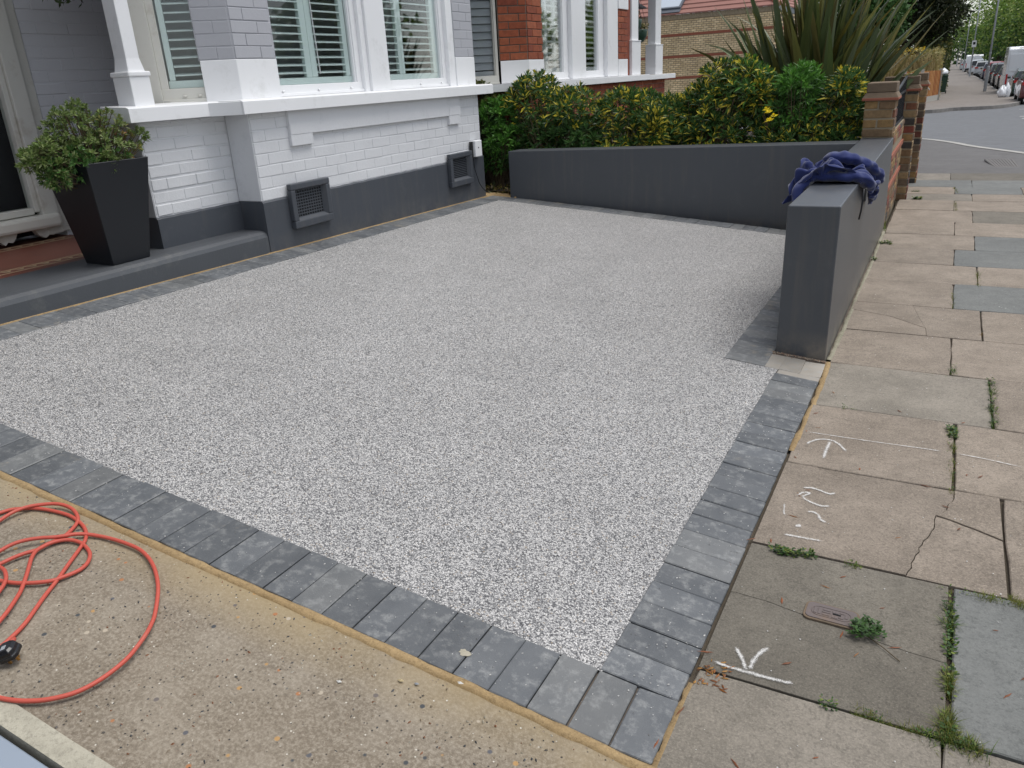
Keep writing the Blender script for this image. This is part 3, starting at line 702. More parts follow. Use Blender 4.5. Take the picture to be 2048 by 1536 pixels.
# ------------------------------------------------------------------ the painted house
house = empty('house', (-4.2, 5.4, .38), 'white and grey painted brick house with a plinth, white sill and shuttered bay window', 'house')
HP = lambda a: (a[0]-house.location.x, a[1]-house.location.y, a[2]-house.location.z)
def hbox(name, a, b, mat, bevel=0, parent=house, off=None, **kw):
    o = boxo(name, a, b, mat, parent, bevel, **kw); base = Vector((0, 0, 0)); p = parent
    while p: base += Vector(p.location); p = p.parent
    o.location = -base; return o
def hmb(mb, name, mat, parent=house, **kw):
    o = mb.build(name, mat, parent, **kw); base = Vector((0, 0, 0)); p = parent
    while p: base += Vector(p.location); p = p.parent
    o.location = -base; return o
# wall backing
ZP, ZS, ZT = .7152, 1.2713, 1.355
mb = MB(); mb.box((-4.45, 3.905, .2), (-4.0, 6.83, ZS)); mb.box((-4.45, 3.235, .2), (-4.213, 3.905, ZS))
hmb(mb, 'wall', M['white_shaded'])
# plinth with softened top edge, painted dark grey
mb = MB()
def plinth(y0, y1, xf, xb, zt, zb=.2):
    ny_ = max(2, int((y1-y0)/.04)); vs = []
    for j in range(ny_+1):
        y = y0+(y1-y0)*j/ny_; w_ = .0035*noise.noise((y*11, xf, 1))+.002*noise.noise((y*37, 2, 1)); e_ = .0015*noise.noise((y*3, 9, 1))
        for x, z in [(xb, zt+.001), (xf-.012, zt+w_), (xf+e_, zt-.010+w_), (xf+e_*2, (zt+zb)/2), (xf, zb), (xb, zb)]: vs.append((x, y, z))
    n = 6
    mb.add(vs, [tuple(range(n)), tuple(reversed(range(ny_*n, ny_*n+n)))] + [(j*n+(i+1) % n, j*n+i, (j+1)*n+i, (j+1)*n+(i+1) % n) for j in range(ny_) for i in range(n)])
plinth(3.892, 6.845, -3.985, -4.5, ZP); plinth(3.222, 3.892, -4.197, -4.5, ZP)
hmb(mb, 'plinth', M['anth'])
# front step / kerb with rounded nose
mb = MB(); pr_ = [(-4.46, .528), (-4.05, .527), (-4.015, .522), (-3.993, .508), (-3.984, .485), (-3.981, .2), (-4.46, .2)]
yy = [-1.5, 0, 1, 2, 2.6, 3.2, 3.6, 3.86, 3.91, 3.93]; k = len(pr_)
vs = []
for j, y in enumerate(yy):
    for (x, z) in pr_:
        dz = -.012*max(0, (y-3.86)/.07)**2 if z > .4 else 0
        dx = -.02*max(0, (y-3.88)/.05) if x > -4.02 else 0
        vs.append((x+dx, y, z + dz + .003*noise.noise((x*4, y*2.2, 3)) if z > .4 else z))
mb.add(vs, [tuple(reversed(range(k))), tuple(range((len(yy)-1)*k, len(yy)*k))] + [(j*k+i, j*k+(i+1) % k, (j+1)*k+(i+1) % k, (j+1)*k+i) for j in range(len(yy)-1) for i in range(k)])
hmb(mb, 'doorstep', M['step'], smooth=False)
# bricks (painted) under the sill
vent_skip = lambda u, z: False
bay = bricks(house, (-4.0, 3.905), (0, 1), 0, 2.925, ZP+.001, ZS-.001, M['white_shaded'], p=.0028, joint=.0065, vj=.0035, bev=.0022, jit=.0012)
bricks(house, (-4.213, 3.24), (0, 1), 0, .655, ZP+.001, ZS-.001, M['white_shaded'], p=.0048, joint=.011, vj=.004, bev=.0035, jit=.0024, shift=1)
hbox('brick_return', (-4.205, 3.897, ZP+.001), (-4.001, 3.9045, ZS-.001), M['white_shaded'], .002)
hbox('brick_return', (-4.447, 3.228, ZP+.001), (-4.214, 3.2345, ZS-.001), M['white_shaded'], .002)
# raised apron panel under the sill, cut out in brickwork
mb = MB(); xa, xb = -4.0, -3.972
for (y0, y1, z0, z1) in ((4.235, 6.45, 1.112, 1.2708), (4.235, 4.455, 1.040, 1.1118), (6.265, 6.45, 1.037, 1.1118)):
    mb.box((xa, y0, z0), (xb, y1, z1))
hmb(mb, 'apron_moulding', M['white_shaded'], bevel=.002)
for y0 in (4.235, 6.265): hbox('moulding_brick', (-3.9722, y0+.003, 1.115), (-3.9700, y0+.20, 1.183), M['white_shaded'], .001)
# sill
mb = MB()
def sillseg(y0, y1, xf, xb=-4.47, z0=ZS, z1=ZT):
    pr_ = [(xb, z1+.012), (xf-.02, z1+.002), (xf, z1-.006), (xf+.001, z0), (xb, z0)]; n = len(pr_)
    vs = [(x, y0, z) for x, z in pr_] + [(x, y1, z) for x, z in pr_]
    mb.add(vs, [tuple(range(n)), tuple(reversed(range(n, 2*n)))] + [((i+1) % n, i, n+i, n+(i+1) % n) for i in range(n)])
sillseg(3.80, 7.005, -3.922); sillseg(3.125, 3.7995, -4.118, -4.36)
mb.add([(-4.118, 3.70, ZS-.001), (-3.93, 3.805, ZS-.001), (-4.118, 3.805, ZS-.001), (-4.118, 3.70, ZT-.004), (-3.93, 3.805, ZT-.004), (-4.118, 3.805, ZT-.004)], [(0, 2, 1), (3, 4, 5), (0, 1, 4, 3), (1, 2, 5, 4), (2, 0, 3, 5)])
hmb(mb, 'sill', M['white'], bevel=.002)
# piers: smooth white block below, lilac bricks above
c45 = math.sqrt(.5); PX, PY = -4.05, 3.93
def pier(parent, y0, y1, depth=.18, cant=None, name='pier_base', mat='white', z0=ZT+.002, z1=1.60, xf=PX, top=None, tz=2.75):
    pts = [(xf, y0), (xf, y1), (xf-depth, y1), (xf-depth, y0)]
    if cant == 'l': pts = [(xf, y0), (xf, y1), (xf-depth, y1), (xf-depth*.9-.1, y0+.10), (xf-.22*c45, y0-.22*c45)]
    pts = pts[::-1] if False else pts
    mb = MB(); mb.prism(pts, z0, z1); hmb(mb, name, M[mat], parent, bevel=.003)
    if top:
        s_ = .985
        pts2 = [(p[0]-.006, p[1]) for p in pts]
        mb = MB(); mb.prism(pts2, z1, tz); hmb(mb, 'pier_core', M[top], parent)
pier(house, PY, 4.29, cant='l', top='lilac')
pier(house, 6.575, 6.905, top='lilac')
bricks(house, (PX-.004, PY+.002), (0, 1), 0, .356, 1.602, 2.36, M['lilac'], p=.003, joint=.006, vj=.003, bev=.0024, jit=.0012)
bricks(house, (PX-.006-.218*c45, PY-.218*c45), (1, 1), 0, .214, 1.602, 2.36, M['lilac'], p=.003, joint=.006, vj=.003, bev=.0024, jit=.0012, shift=1)
bricks(house, (PX-.006, 6.577), (0, 1), 0, .326, 1.602, 2.36, M['lilac'], p=.003, joint=.006, vj=.003, bev=.0024, jit=.0012)
# windows
def window(parent, name, o, u, w, zb, zt, stiles, rail=.072, fl=.0, fr=.05, depth=.03, pitch=.0512, caps=(), rod=None, mats=('white', 'teal'), slat_d=.055, slat_n=99, tilt=.22, glassm='glass', back=.05, thick=.0085):
    """o: xy of left end of the frame's outer face, u: direction; stiles: list of (a,b) solid shutter uprights along u"""
    u = Vector((u[0], u[1], 0)).normalized(); nrm = Vector((u.y, -u.x, 0)); Z = Vector((0, 0, 1)); O_ = Vector((o[0], o[1], 0))
    e = empty(name, (0, 0, 0)); e.parent = parent; base = Vector((0, 0, 0)); p_ = parent
    while p_: base += Vector(p_.location); p_ = p_.parent
    e.location = -base
    def bx(mb, a, b_, d0, d1, z0, z1):
        c = O_ + u*((a+b_)/2) - nrm*((d0+d1)/2) + Z*((z0+z1)/2); mb.obox(c, u, nrm, Z, abs(b_-a)/2, abs(d1-d0)/2, (z1-z0)/2)
    mb = MB(); bx(mb, 0, w, 0, .06, zb, zb+rail); bx(mb, -.002, w+.002, -.012, .05, zb+.0, zb+.02)
    if fl: bx(mb, 0, fl, .0015, .06, zb+rail, zt)
    if fr: bx(mb, w-fr, w, .0015, .06, zb+rail, zt)
    if fr: bx(mb, w-fr-.012, w-fr, .012, .05, zb+rail, zt)
    mb.build('frame', M[mats[0]], e, bevel=.002)
    mb = MB(); bx(mb, fl, w-fr, depth, depth+.004, zb+rail, zt); mb.build('glass', M[glassm], e)
    mb = MB()
    x0, x1 = fl+.002, w-fr-.002; d0 = depth+.016
    bx(mb, x0, x1, d0, d0+.03, zb+rail+.001, zb+rail+.046)
    mb.build('shutter_rail', M[mats[1]], e, bevel=.002)
    segs = []; cur = x0
    for a, b_ in stiles:
        mb = MB(); mid = (a+b_)/2
        if b_-a > .07: bx(mb, a, mid-.0015, d0-.001, d0+.031, zb+rail+.0475, zt); bx(mb, mid+.0015, b_, d0-.001, d0+.031, zb+rail+.0475, zt)
        else: bx(mb, a, b_, d0-.001, d0+.031, zb+rail+.0475, zt)
        mb.build('shutter_stile', M[mats[1]], e, bevel=.002)
        if a-cur > .03: segs.append((cur, a))
        cur = b_
    if x1-cur > .03: segs.append((cur, x1))
    for a, b_ in segs:
        mb = MB(); L_ = b_-a-.004; mb.box((0, -slat_d/2, -thick/2), (L_, slat_d/2, thick/2)); me = mb.mesh('slat', M[mats[1]], bevel=.002)
        z = zb+rail+.052+pitch*.55; n_ = 0
        while z < zt-.02 and n_ < slat_n:
            q = O_ + u*(a+.002) - nrm*(d0+.016)
            place('slat', me, (q.x, q.y, z), (tilt + rnd.uniform(-.01, .01), 0, math.atan2(u.y, u.x)), parent=e); z += pitch; n_ += 1
    for c_ in caps:
        mb = MB(); q = O_ + u*c_ + nrm*.006 + Z*(zb+rail*.45); mb.tube([q-u*.012, q+u*.012], .006, 8); mb.build('rail_cap', M[mats[0]], e, smooth=True)
    if rod:
        mb = MB(); q = O_ + u*rod[0] - nrm*(d0-.012); q2 = O_ + u*rod[1] - nrm*(d0-.012); mb.tube([q+Z*zt, q2+Z*rod[2]], .0045, 6); mb.build('tilt_rod', M['white'], e, smooth=True)
    return e
WT = 2.62
window(house, 'window', (-4.095, 4.292), (0, 1), .945, ZT+.006, WT, [(.375, .497), (.93-.11, .93-.058)], fr=.055, caps=(.06, .43, .80), rod=(.47, .51, 1.50))
window(house, 'window', (-4.095, 5.57), (0, 1), .90, ZT+.006, WT, [(.245, .325), (.765, .845)], fr=.055, caps=(.47, .80))
mb = MB(); mb.box((-4.20, 5.237, ZT+.002), (-4.066, 5.298, 2.72)); mb.box((-4.20, 5.298, ZT+.003), (-4.045, 5.50, 2.72)); mb.box((-4.20, 5.50, ZT+.002), (-4.066, 5.57, 2.72))
hmb(mb, 'mullion_post', M['white'], bevel=.003)
mb = MB(); mb.box((-4.20, 6.47, ZT+.002), (-4.060, 6.574, 2.72)); hmb(mb, 'mullion_post', M['white'], bevel=.003)
# canted side window
cp = lambda L_: (PX-L_*c45, PY-L_*c45)
window(house, 'window', (cp(.475)[0]-.012, cp(.475)[1]+.012), (1, 1), .262, ZT+.006, WT, [(.056, .092)], fl=.045, fr=0, rail=.085, depth=.02, caps=(.13, .22), mats=('cream', 'teal'), slat_d=.05, tilt=.2)
mb = MB(); a, b_ = cp(.4755), cp(.62); mb.prism([a, (a[0]-.08, a[1]+.08), (b_[0]-.06, b_[1]+.10), b_], ZT+.004, 2.72); hmb(mb, 'window_board', M['cream'], bevel=.003)
# dark room behind the windows
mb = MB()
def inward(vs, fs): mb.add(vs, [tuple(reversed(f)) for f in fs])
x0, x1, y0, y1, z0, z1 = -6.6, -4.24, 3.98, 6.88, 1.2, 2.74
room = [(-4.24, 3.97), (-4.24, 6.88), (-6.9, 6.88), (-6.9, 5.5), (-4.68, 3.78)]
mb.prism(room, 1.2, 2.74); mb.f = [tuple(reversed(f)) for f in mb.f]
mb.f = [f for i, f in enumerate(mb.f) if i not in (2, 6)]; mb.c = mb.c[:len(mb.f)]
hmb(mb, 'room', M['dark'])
hbox('inner_curtain', (-4.55, 6.10, 1.3), (-4.50, 6.30, 2.7), M['lilac'])
# upper storey and porch ceiling
mb = MB(); mb.box((-9, 3.9, 2.76), (-4.02, 6.83, 6.2)); mb.box((-9, -3, 3.35), (-4.02, 3.899, 6.2)); mb.box((-9, 4.55, .2), (-5.5, 6.83, 2.76)); hmb(mb, 'upper_wall', M['white_shaded'])
mb = MB(); mb.add([(-9.5, -3.4, 6.2), (-3.7, -3.4, 6.2), (-3.7, 13.9, 6.2), (-9.5, 13.9, 6.2), (-6.6, -3.4, 8.6), (-6.6, 13.9, 8.6)], [(0, 3, 2, 1), (1, 2, 5, 4), (3, 0, 4, 5), (0, 1, 4), (2, 3, 5)])
hmb(mb, 'roof', M['rooftile'])
# porch: back wall, side return, door frame
mb = MB(); mb.box((-5.9, 3.43, .45), (-5.455, 4.50, 3.4)); mb.prism([(-4.52, 3.50), (-4.47, 3.58), (-5.46, 4.56), (-5.50, 4.50)], .45, 3.4)
mb.box((-9, -3, .3), (-5.60, 3.5, .5)); mb.box((-5.9, -3, 2.5), (-5.455, 3.43, 3.4)); hmb(mb, 'porch_wall', M['lilac_lit'])
bricks(house, (-5.455, 3.46), (0, 1), 0, 1.0, .56, 2.36, M['lilac_lit'], p=.0035, joint=.008, vj=.003, bev=.003, jit=.0018)
hbox('porch_side_wall', (-5.9, -2.6, .45), (-4.3, -2.4, 3.3), M['lilac'])
hbox('floor_tile_bed', (-5.62, -1.4, .40), (-4.46, 3.44, .528), M['quarry'])
mb = MB()
def tri_band(y_of, n, x):      # zigzag border of small buff triangles
    pass
for bx_, sgn in ((-4.60, 1), (-5.36, -1)):
    for i in range(60):
        y = -1.2 + i*.076
        if y > 3.36: break
        mb.add([(bx_-.030, y, .5295), (bx_+.030, y+.038, .5295), (bx_-.030, y+.076, .5295), (bx_-.012, y+.038, .5295)], [(0, 3, 1), (3, 2, 1)])
    mb.box((bx_-.052, -1.4, .528), (bx_-.040, 3.4, .5297)); mb.box((bx_+.040, -1.4, .528), (bx_+.052, 3.4, .5297))
hmb(mb, 'tile_border', M['quarrybuff'])
dr = empty('door_frame'); dr.parent = house; dr.location = -Vector(house.location)
def jamb(y0, y1, x, name, z0, z1, b=.006): boxo(name, (x-.08, y0, z0), (x, y1, z1), M['cream'], dr, bevel=b)
jamb(3.375, 3.455, -5.438, 'jamb', .56, 2.5); jamb(3.262, 3.372, -5.40, 'jamb', .56, 2.5); jamb(3.225, 3.262, -5.425, 'jamb', .72, 2.5)
jamb(1.2, 3.224, -5.43, 'bottom_rail', .705, .75)
boxo('threshold_sill', (-5.52, 1.2, .612), (-5.352, 3.36, .700), M['cream'], dr, bevel=.022)
boxo('glass', (-5.47, 1.2, .75), (-5.466, 3.225, 2.5), M['glass'], dr)
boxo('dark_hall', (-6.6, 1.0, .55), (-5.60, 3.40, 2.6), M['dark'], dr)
mb = MB()                                            # rotten, flaking plaster under the threshold
rr = random.Random(5)
for (yc, w_) in ((3.26, .09), (2.98, .07), (2.72, .10)):
    pts = [(yc-w_, .612), (yc+w_, .612), (yc+w_*.75, .575), (yc+w_*.35, .555), (yc+w_*.1, .562), (yc-w_*.3, .545), (yc-w_*.6, .57)]
    pts = [(y+rr.uniform(-.008, .008), z) for y, z in pts]; n = len(pts)
    mb = MB(); mb.add([(-5.405, y, z) for y, z in pts] + [(-5.45, y, z) for y, z in pts], [tuple(range(n))] + [(i, n+i, n+(i+1) % n, (i+1) % n) for i in range(n)]); mb.build('flaking_plaster', M['cream'], dr)
# porch post on the low wall
pst = empty('porch_post', (0, 0, 0)); pst.parent = house; pst.location = -Vector(house.location)
boxo('base_block', (-4.348, 3.240, ZT+.002), (-4.200, 3.378, 1.520), M['white'], pst, bevel=.003)
boxo('cap_moulding', (-4.356, 3.232, 1.5205), (-4.192, 3.386, 1.548), M['white'], pst, bevel=.007)
mb = MB(); q = [(-4.335, 3.252), (-4.213, 3.252), (-4.213, 3.366), (-4.335, 3.366)]; q2 = [(-4.325, 3.262), (-4.222, 3.262), (-4.222, 3.352), (-4.325, 3.352)]
mb.add([(x, y, 1.5485) for x, y in q] + [(x, y, 1.62) for x, y in q2] + [(x, y, 2.76) for x, y in q2], [(i, (i+1) % 4, 4+(i+1) % 4, 4+i) for i in range(4)] + [(4+i, 4+(i+1) % 4, 8+(i+1) % 4, 8+i) for i in range(4)])
mb.build('shaft', M['white'], pst, bevel=.004)

# vents in the plinth
def vent(y0, y1, z0, z1, holes, slots=False):
    e = empty('air_vent', (0, 0, 0)); e.parent = house; e.location = -Vector(house.location)
    xf, xb = -3.945, -3.985; t = .052
    mb = MB(); mb.box((xb, y0, z1-t*.8), (xf, y1, z1)); mb.box((xb, y0, z0), (xf, y1, z0+t)); mb.box((xb, y0, z0+t+.0005), (xf-.001, y0+t*.85, z1-t*.8-.0005)); mb.box((xb, y1-t*.85, z0+t+.0005), (xf-.001, y1, z1-t*.8-.0005))
    mb.build('surround', M['anth'], e, bevel=.006)
    iy0, iy1, iz0, iz1 = y0+t*.85, y1-t*.85, z0+t, z1-t*.8
    mb = MB(); s_ = .018
    vs = [(xf-.004, iy0, iz0), (xf-.004, iy1, iz0), (xf-.004, iy1, iz1), (xf-.004, iy0, iz1), (xf-.034, iy0+s_, iz0+s_), (xf-.034, iy1-s_, iz0+s_), (xf-.034, iy1-s_, iz1-s_*.6), (xf-.034, iy0+s_, iz1-s_*.6)]
    mb.add(vs, [(0, 1, 5, 4), (1, 2, 6, 5), (2, 3, 7, 6), (3, 0, 4, 7)]); mb.build('reveal', M['anth'], e)
    gy0, gy1, gz0, gz1 = iy0+s_, iy1-s_, iz0+s_, iz1-s_*.6
    boxo('dark_backing', (xb-.02, gy0, gz0), (xb-.0005+.002, gy1, gz1), M['dark'], e)
    ny, nz = holes; mb = MB(); xg = xb+.006
    for i in range(ny+1):
        y = gy0 + (gy1-gy0)*i/ny
        if not slots: mb.box((xb+.003, max(gy0, y-.0032), gz0), (xg, min(gy1, y+.0032), gz1))
    for j in range(nz+1):
        z = gz0 + (gz1-gz0)*j/nz; mb.box((xb+.0031, gy0, max(gz0, z-.0035)), (xg+.0006, gy1, min(gz1, z+.0035)))
    mb.build('grille', M['anth'], e)
vent(4.125, 4.53, .492, .797, (11, 9)); vent(6.185, 6.575, .492, .785, (1, 11), True)

# electricity box with a cable on the corner of the plinth
eb = empty('cable_box', (-3.99, 6.69, .72), 'small white junction box on the house corner with a black cable hanging down', 'junction box')
o = boxo('box_body', (.0, -.068, .0), (.055, .052, .145), M['white'], eb, bevel=.005)
o = boxo('box_side', (-.0, -.09, -.005), (.03, -.069, .14), M['rubber'], eb, bevel=.002)
boxo('screw_cap', (.055, -.02, .075), (.058, -.008, .087), M['rubber'], eb, bevel=.001)
mb = MB(); mb.tube(smooth_path([(.02, -.06, 0), (.022, -.055, -.1), (.028, -.02, -.2), (.03, .02, -.27), (.04, .08, -.33), (.06, .13, -.36)], 6), .004, 6)
mb.build('hanging_cable', M['cablegrey'], eb, smooth=True)

# ------------------------------------------------------------------ rendered dark grey garden walls
gw = empty('rendered_wall', (-.52, 5.6, 0), 'smooth dark grey rendered low wall along the pavement and across the drive end', 'wall')
def gwmb(mb, name, mat, **kw):
    o = mb.build(name, mat, gw, **kw); o.location = -Vector(gw.location); return o
ZW = .757
mb = MB(); b0 = [(-.408, 3.925), (-.412, 7.56), (-.655, 7.56), (-.648, 3.925)]; t0 = [(-.402, 3.93), (-.416, 7.56), (-.66, 7.56), (-.638, 3.93)]
mb.add([(x, y, -.1) for x, y in b0] + [(x, y, ZW) for x, y in t0], [(0, 3, 2, 1), (4, 5, 6, 7), (0, 1, 5, 4), (1, 2, 6, 5), (2, 3, 7, 6), (3, 0, 4, 7)])
gwmb(mb, 'front_wall', M['anthwall'], bevel=.006)
mb = MB(); b0 = [(-.662, 6.965), (-.662, 7.20), (-3.70, 7.16), (-3.72, 6.945)]
n = 4
P_ = [(-.662, 7.10), (-.662, 7.37), (-3.74, 7.16), (-3.765, 6.945)]
mb.add([(x, y, -.1) for x, y in P_] + [(x, y, ZW-.003 if x > -1 else .738) for x, y in P_], [(0, 3, 2, 1)[::-1], (7, 6, 5, 4), (4, 5, 1, 0), (5, 6, 2, 1), (6, 7, 3, 2), (7, 4, 0, 3)])
mb.f = [tuple(reversed(f)) for f in mb.f]
gwmb(mb, 'rear_wall', M['anthwall'], bevel=.006)
# dust and grit heap where the wall end meets the blocks
mb = MB(); rr = random.Random(3)
for i in range(420):
    x = rr.uniform(-.66, -.40); t = (x+.66)/.26; y = 3.915 - abs(rr.gauss(0, .012))*(1.6-t); s_ = rr.uniform(.0015, .004); z = DZ(x, y)+.001
    c_ = rr.choice([(.35,.28,.22), (.3,.16,.1), (.42,.36,.28), (.25,.2,.16)])
    mb.add([(x-s_, y, z), (x, y-s_*1.3, z), (x+s_, y, z), (x, y+s_, z+s_*.4), (x, y, z+s_*1.2)], [(0, 1, 4), (1, 2, 4), (2, 3, 4), (3, 0, 4)], c_)
mb.build('grit', M['leaf'], label='reddish dusty grit swept against the foot of the grey wall end', cat='grit', kind='stuff')

# ------------------------------------------------------------------ neighbour's brick wall with pillars and railing
bw = empty('brick_wall', (-.52, 9.0, 0), 'old yellow stock brick garden wall with red bands beyond the dark grey wall', 'wall')
def rel(mb, name, mat, par, **kw):
    o = mb.build(name, mat, par, **kw); o.location = -Vector(par.location); return o
mb = MB(); mb.box((-.64, 7.565, -.2), (-.428, 10.45, .80)); rel(mb, 'mortar_core', M['mortar'], bw)
bricks(bw, (-.428, 7.57), (0, 1), 0, 2.86, .0, .80, M['stock'], p=.008, joint=.011, bev=.005, jit=.002, skip=lambda u, z: .30 < z < .375 or .56 < z < .64, dark=M['stockdark'])
for z0 in (.302, .565): mb = MB(); mb.box((-.43, 7.57, z0), (-.412, 10.43, z0+.045)); rel(mb, 'red_band', M['tilered'], bw, bevel=.003)
def pillar(y0, y1, x0, x1, z0, zc, label, cap=True, nb=None):
    e = empty('brick_pillar', ((x0+x1)/2, y0, z0), label, 'pillar', 'brick pillars of the neighbouring garden wall')
    mb = MB(); mb.box((x0+.008, y0+.008, z0), (x1-.008, y1-.008, zc)); rel(mb, 'mortar_core', M['mortar'], e)
    kw = dict(p=.009, joint=.012, bev=.006, jit=.003)
    mm = [M['stock'], M['stockdark']] if nb is None else nb
    bricks(e, (x0, y0+.009), (1, 0), 0, x1-x0, z0, zc, mm[0], dark=mm[1], **kw)
    bricks(e, (x1-.009, y0), (0, 1), 0, y1-y0, z0, zc, mm[1], dark=mm[0], shift=1, **kw)
    mb = MB(); mb.box((x0-.018, y0-.018, zc+.001), (x1+.018, y1+.018, zc+.022)); rel(mb, 'tile_course', M['tilered'], e, bevel=.003)
    mb = MB(); mb.add([(x0-.016, y0-.016, zc+.0225), (x1+.016, y0-.016, zc+.0225), (x1+.016, y1+.016, zc+.0225), (x0-.016, y1+.016, zc+.0225),
                      (x0+.008, y0+.008, zc+.062), (x1-.008, y0+.008, zc+.062), (x1-.008, y1-.008, zc+.062), (x0+.008, y1-.008, zc+.062)],
                     [(0, 1, 5, 4), (1, 2, 6, 5), (2, 3, 7, 6), (3, 0, 4, 7), (4, 5, 6, 7)]); rel(mb, 'weathering', M['oldstone'], e, bevel=.003)
    mb = MB(); mb.box((x0+.010, y0+.010, zc+.063), (x1-.006, y1-.01, zc+.140)); rel(mb, 'cap_stone', M['oldstone'], e, bevel=.008)
    return e
pillar(7.50, 7.84, -.668, -.425, ZW+.002, 1.055, 'yellow brick pillar with a stone cap standing on the dark grey wall corner')
pillar(9.20, 9.42, -.66, -.325, -.02, 1.06, 'brick pillar at the far end of the black railing, second from the dark grey wall')
pillar(10.46, 10.72, -.62, -.290, -.02, 1.06, 'farthest narrow brick pillar, its dark and red bricks edged with pale mortar', nb=[M['stockdark'], M['stock']])
rl = empty('railing', (-.45, 8.5, .8), 'black iron railing panel between the first two brick pillars', 'railing')
mb = MB(); mb.box((-.465, 7.85, .81), (-.435, 9.19, .83)); mb.box((-.462, 7.85, 1.06), (-.438, 9.19, 1.08))
P_ = [(-.45, 7.86+1.32*i/12, 1.10+.10*(i/12)) for i in range(13)]; mb.tube(P_, .012, 6); rel(mb, 'rail', M['iron'], rl)
for i in range(14):
    y = 7.9 + i*.095; mb = MB(); mb.box((-.458, y-.007, .83), (-.442, y+.007, 1.11+.10*i/13)); rel(mb, 'bar', M['iron'], rl)
mb = MB(); mb.box((-.452, 7.86, .835), (-.449, 9.18, 1.055)); rel(mb, 'backing_sheet', M['iron'], rl)

# ------------------------------------------------------------------ neighbouring red brick house
nh = empty('house', (-4.2, 10, .5), 'red brick terraced house with white sills, bay windows and two white porch posts', 'house')
NX = -4.08; NS0, NS1 = 1.272, 1.345
def nb(name, a, b, mat, bevel=0, par=nh):
    mb = MB(); mb.box(a, b); return rel(mb, name, mat, par, bevel=bevel)
mb = MB(); mb.box((-4.5, 8.0, .0), (NX+.028, 11.72, NS0)); mb.box((-4.5, 11.72, .0), (-4.30, 13.50, NS0-.005)); mb.prism([(NX+.02, 8.0), (-4.5, 8.0), (-4.95, 7.35)], 0, NS0); rel(mb, 'wall', M['mortardark'], nh)
bricks(nh, (NX+.03, 8.02), (0, 1), 0, 3.70, .75, NS0-.004, M['redbrick'], p=.004, joint=.007, bev=.003, jit=.001)
bricks(nh, (-4.298, 11.74), (0, 1), 0, 1.77, .75, NS0-.01, M['redbrick'], p=.004, joint=.007, bev=.003, jit=.001)
bricks(nh, (NX+.02-.9*c45, 8.01-.9*c45), (1, 1), 0, .89, .75, NS0-.004, M['redbrick'], p=.004, joint=.007, bev=.003, jit=.001)
nb('sill', (-4.5, 7.75, NS0), (-3.98, 11.82, NS1), M['white'], .004); nb('sill', (-4.42, 11.822, NS0-.01), (-4.20, 13.80, NS1-.012), M['white'], .004)
mb = MB(); mb.prism([(-3.98, 7.75), (-4.45, 7.75), (-5.0, 7.15), (-4.72, 6.98)], NS0+.001, NS1+.001); rel(mb, 'sill', M['white'], nh)
def npier(y0, y1, cant, z1=1.572):
    pts = [(NX, y0), (NX, y1), (NX-.2, y1), (NX-.2, y0)]
    if cant: pts = [(NX, y0), (NX, y1), (NX-.2, y1), (NX-.34, y0+.1), (NX-.32*c45, y0-.32*c45)]
    mb = MB(); mb.prism(pts, NS1+.002, z1); rel(mb, 'pier_base', M['white'], nh, bevel=.004)
    mb = MB(); mb.prism([(p[0]-.012, p[1]) for p in pts], z1, 2.9); rel(mb, 'pier_core', M['mortardark'], nh)
    bricks(nh, (NX-.012, y0+.003), (0, 1), 0, y1-y0-.006, z1+.002, 2.42, M['redbrick'], p=.009, joint=.008, bev=.003, jit=.001)
    if cant: bricks(nh, (NX-.008-.318*c45, y0-.318*c45), (1, 1), 0, .314, z1+.002, 2.42, M['redbrick'], p=.005, joint=.010, bev=.003, jit=.001, shift=1)
npier(8.11, 8.485, True); npier(10.80, 11.16, False, 1.56)
nb('pier_cap', (NX-.2, 10.80, 2.18), (NX+.006, 11.17, 2.9), M['white'], .004)
nb('mullion_post', (NX-.16, 9.28, NS1+.003), (NX-.01, 9.70, 2.9), M['white'], .006)
nb('mullion_post', (NX-.16, 10.42, NS1+.003), (NX-.005, 10.795, 2.9), M['white'], .006)
window(nh, 'window', (NX-.06, 8.49), (0, 1), .785, NS1+.004, 2.7, [(.26, .32), (.50, .545)], rail=.085, fr=.13, mats=('white', 'white'), pitch=.062, slat_d=.05, tilt=.5)
window(nh, 'window', (NX-.06, 9.705), (0, 1), .71, NS1+.004, 2.7, [(.17, .22)], rail=.085, fr=.18, mats=('white', 'white'), pitch=.062, slat_d=.05, tilt=.5)
window(nh, 'window', (NX-.02-.66*c45, 8.11-.66*c45), (1, 1), .335, NS1+.004, 2.7, [], rail=.085, fl=.03, fr=.03, mats=('cream', 'lilac'), pitch=.075, slat_d=.075, tilt=1.25, back=.04)
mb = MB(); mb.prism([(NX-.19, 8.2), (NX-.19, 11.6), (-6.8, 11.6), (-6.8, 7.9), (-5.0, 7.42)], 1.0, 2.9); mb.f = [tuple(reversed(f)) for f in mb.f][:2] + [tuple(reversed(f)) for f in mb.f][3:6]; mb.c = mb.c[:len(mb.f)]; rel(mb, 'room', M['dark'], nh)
nb('upper_wall', (-9, 6.9, 2.92), (-4.06, 13.6, 6.19), M['redbrick']); nb('party_wall', (-9, 7.1, .2), (-5.2, 7.5, 2.92), M['redbrick'])
nb('inner_wall', (-9, 11.62, .2), (-5.0, 11.8, 2.92), M['redbrick']); nb('door_wall', (-6.2, 11.8, .2), (-6.0, 13.2, 2.92), M['stockdark'])
nb('brick_return', (-4.42, 11.17, NS1+.005), (NX-.02, 11.30, 2.9), M['redbrick'])
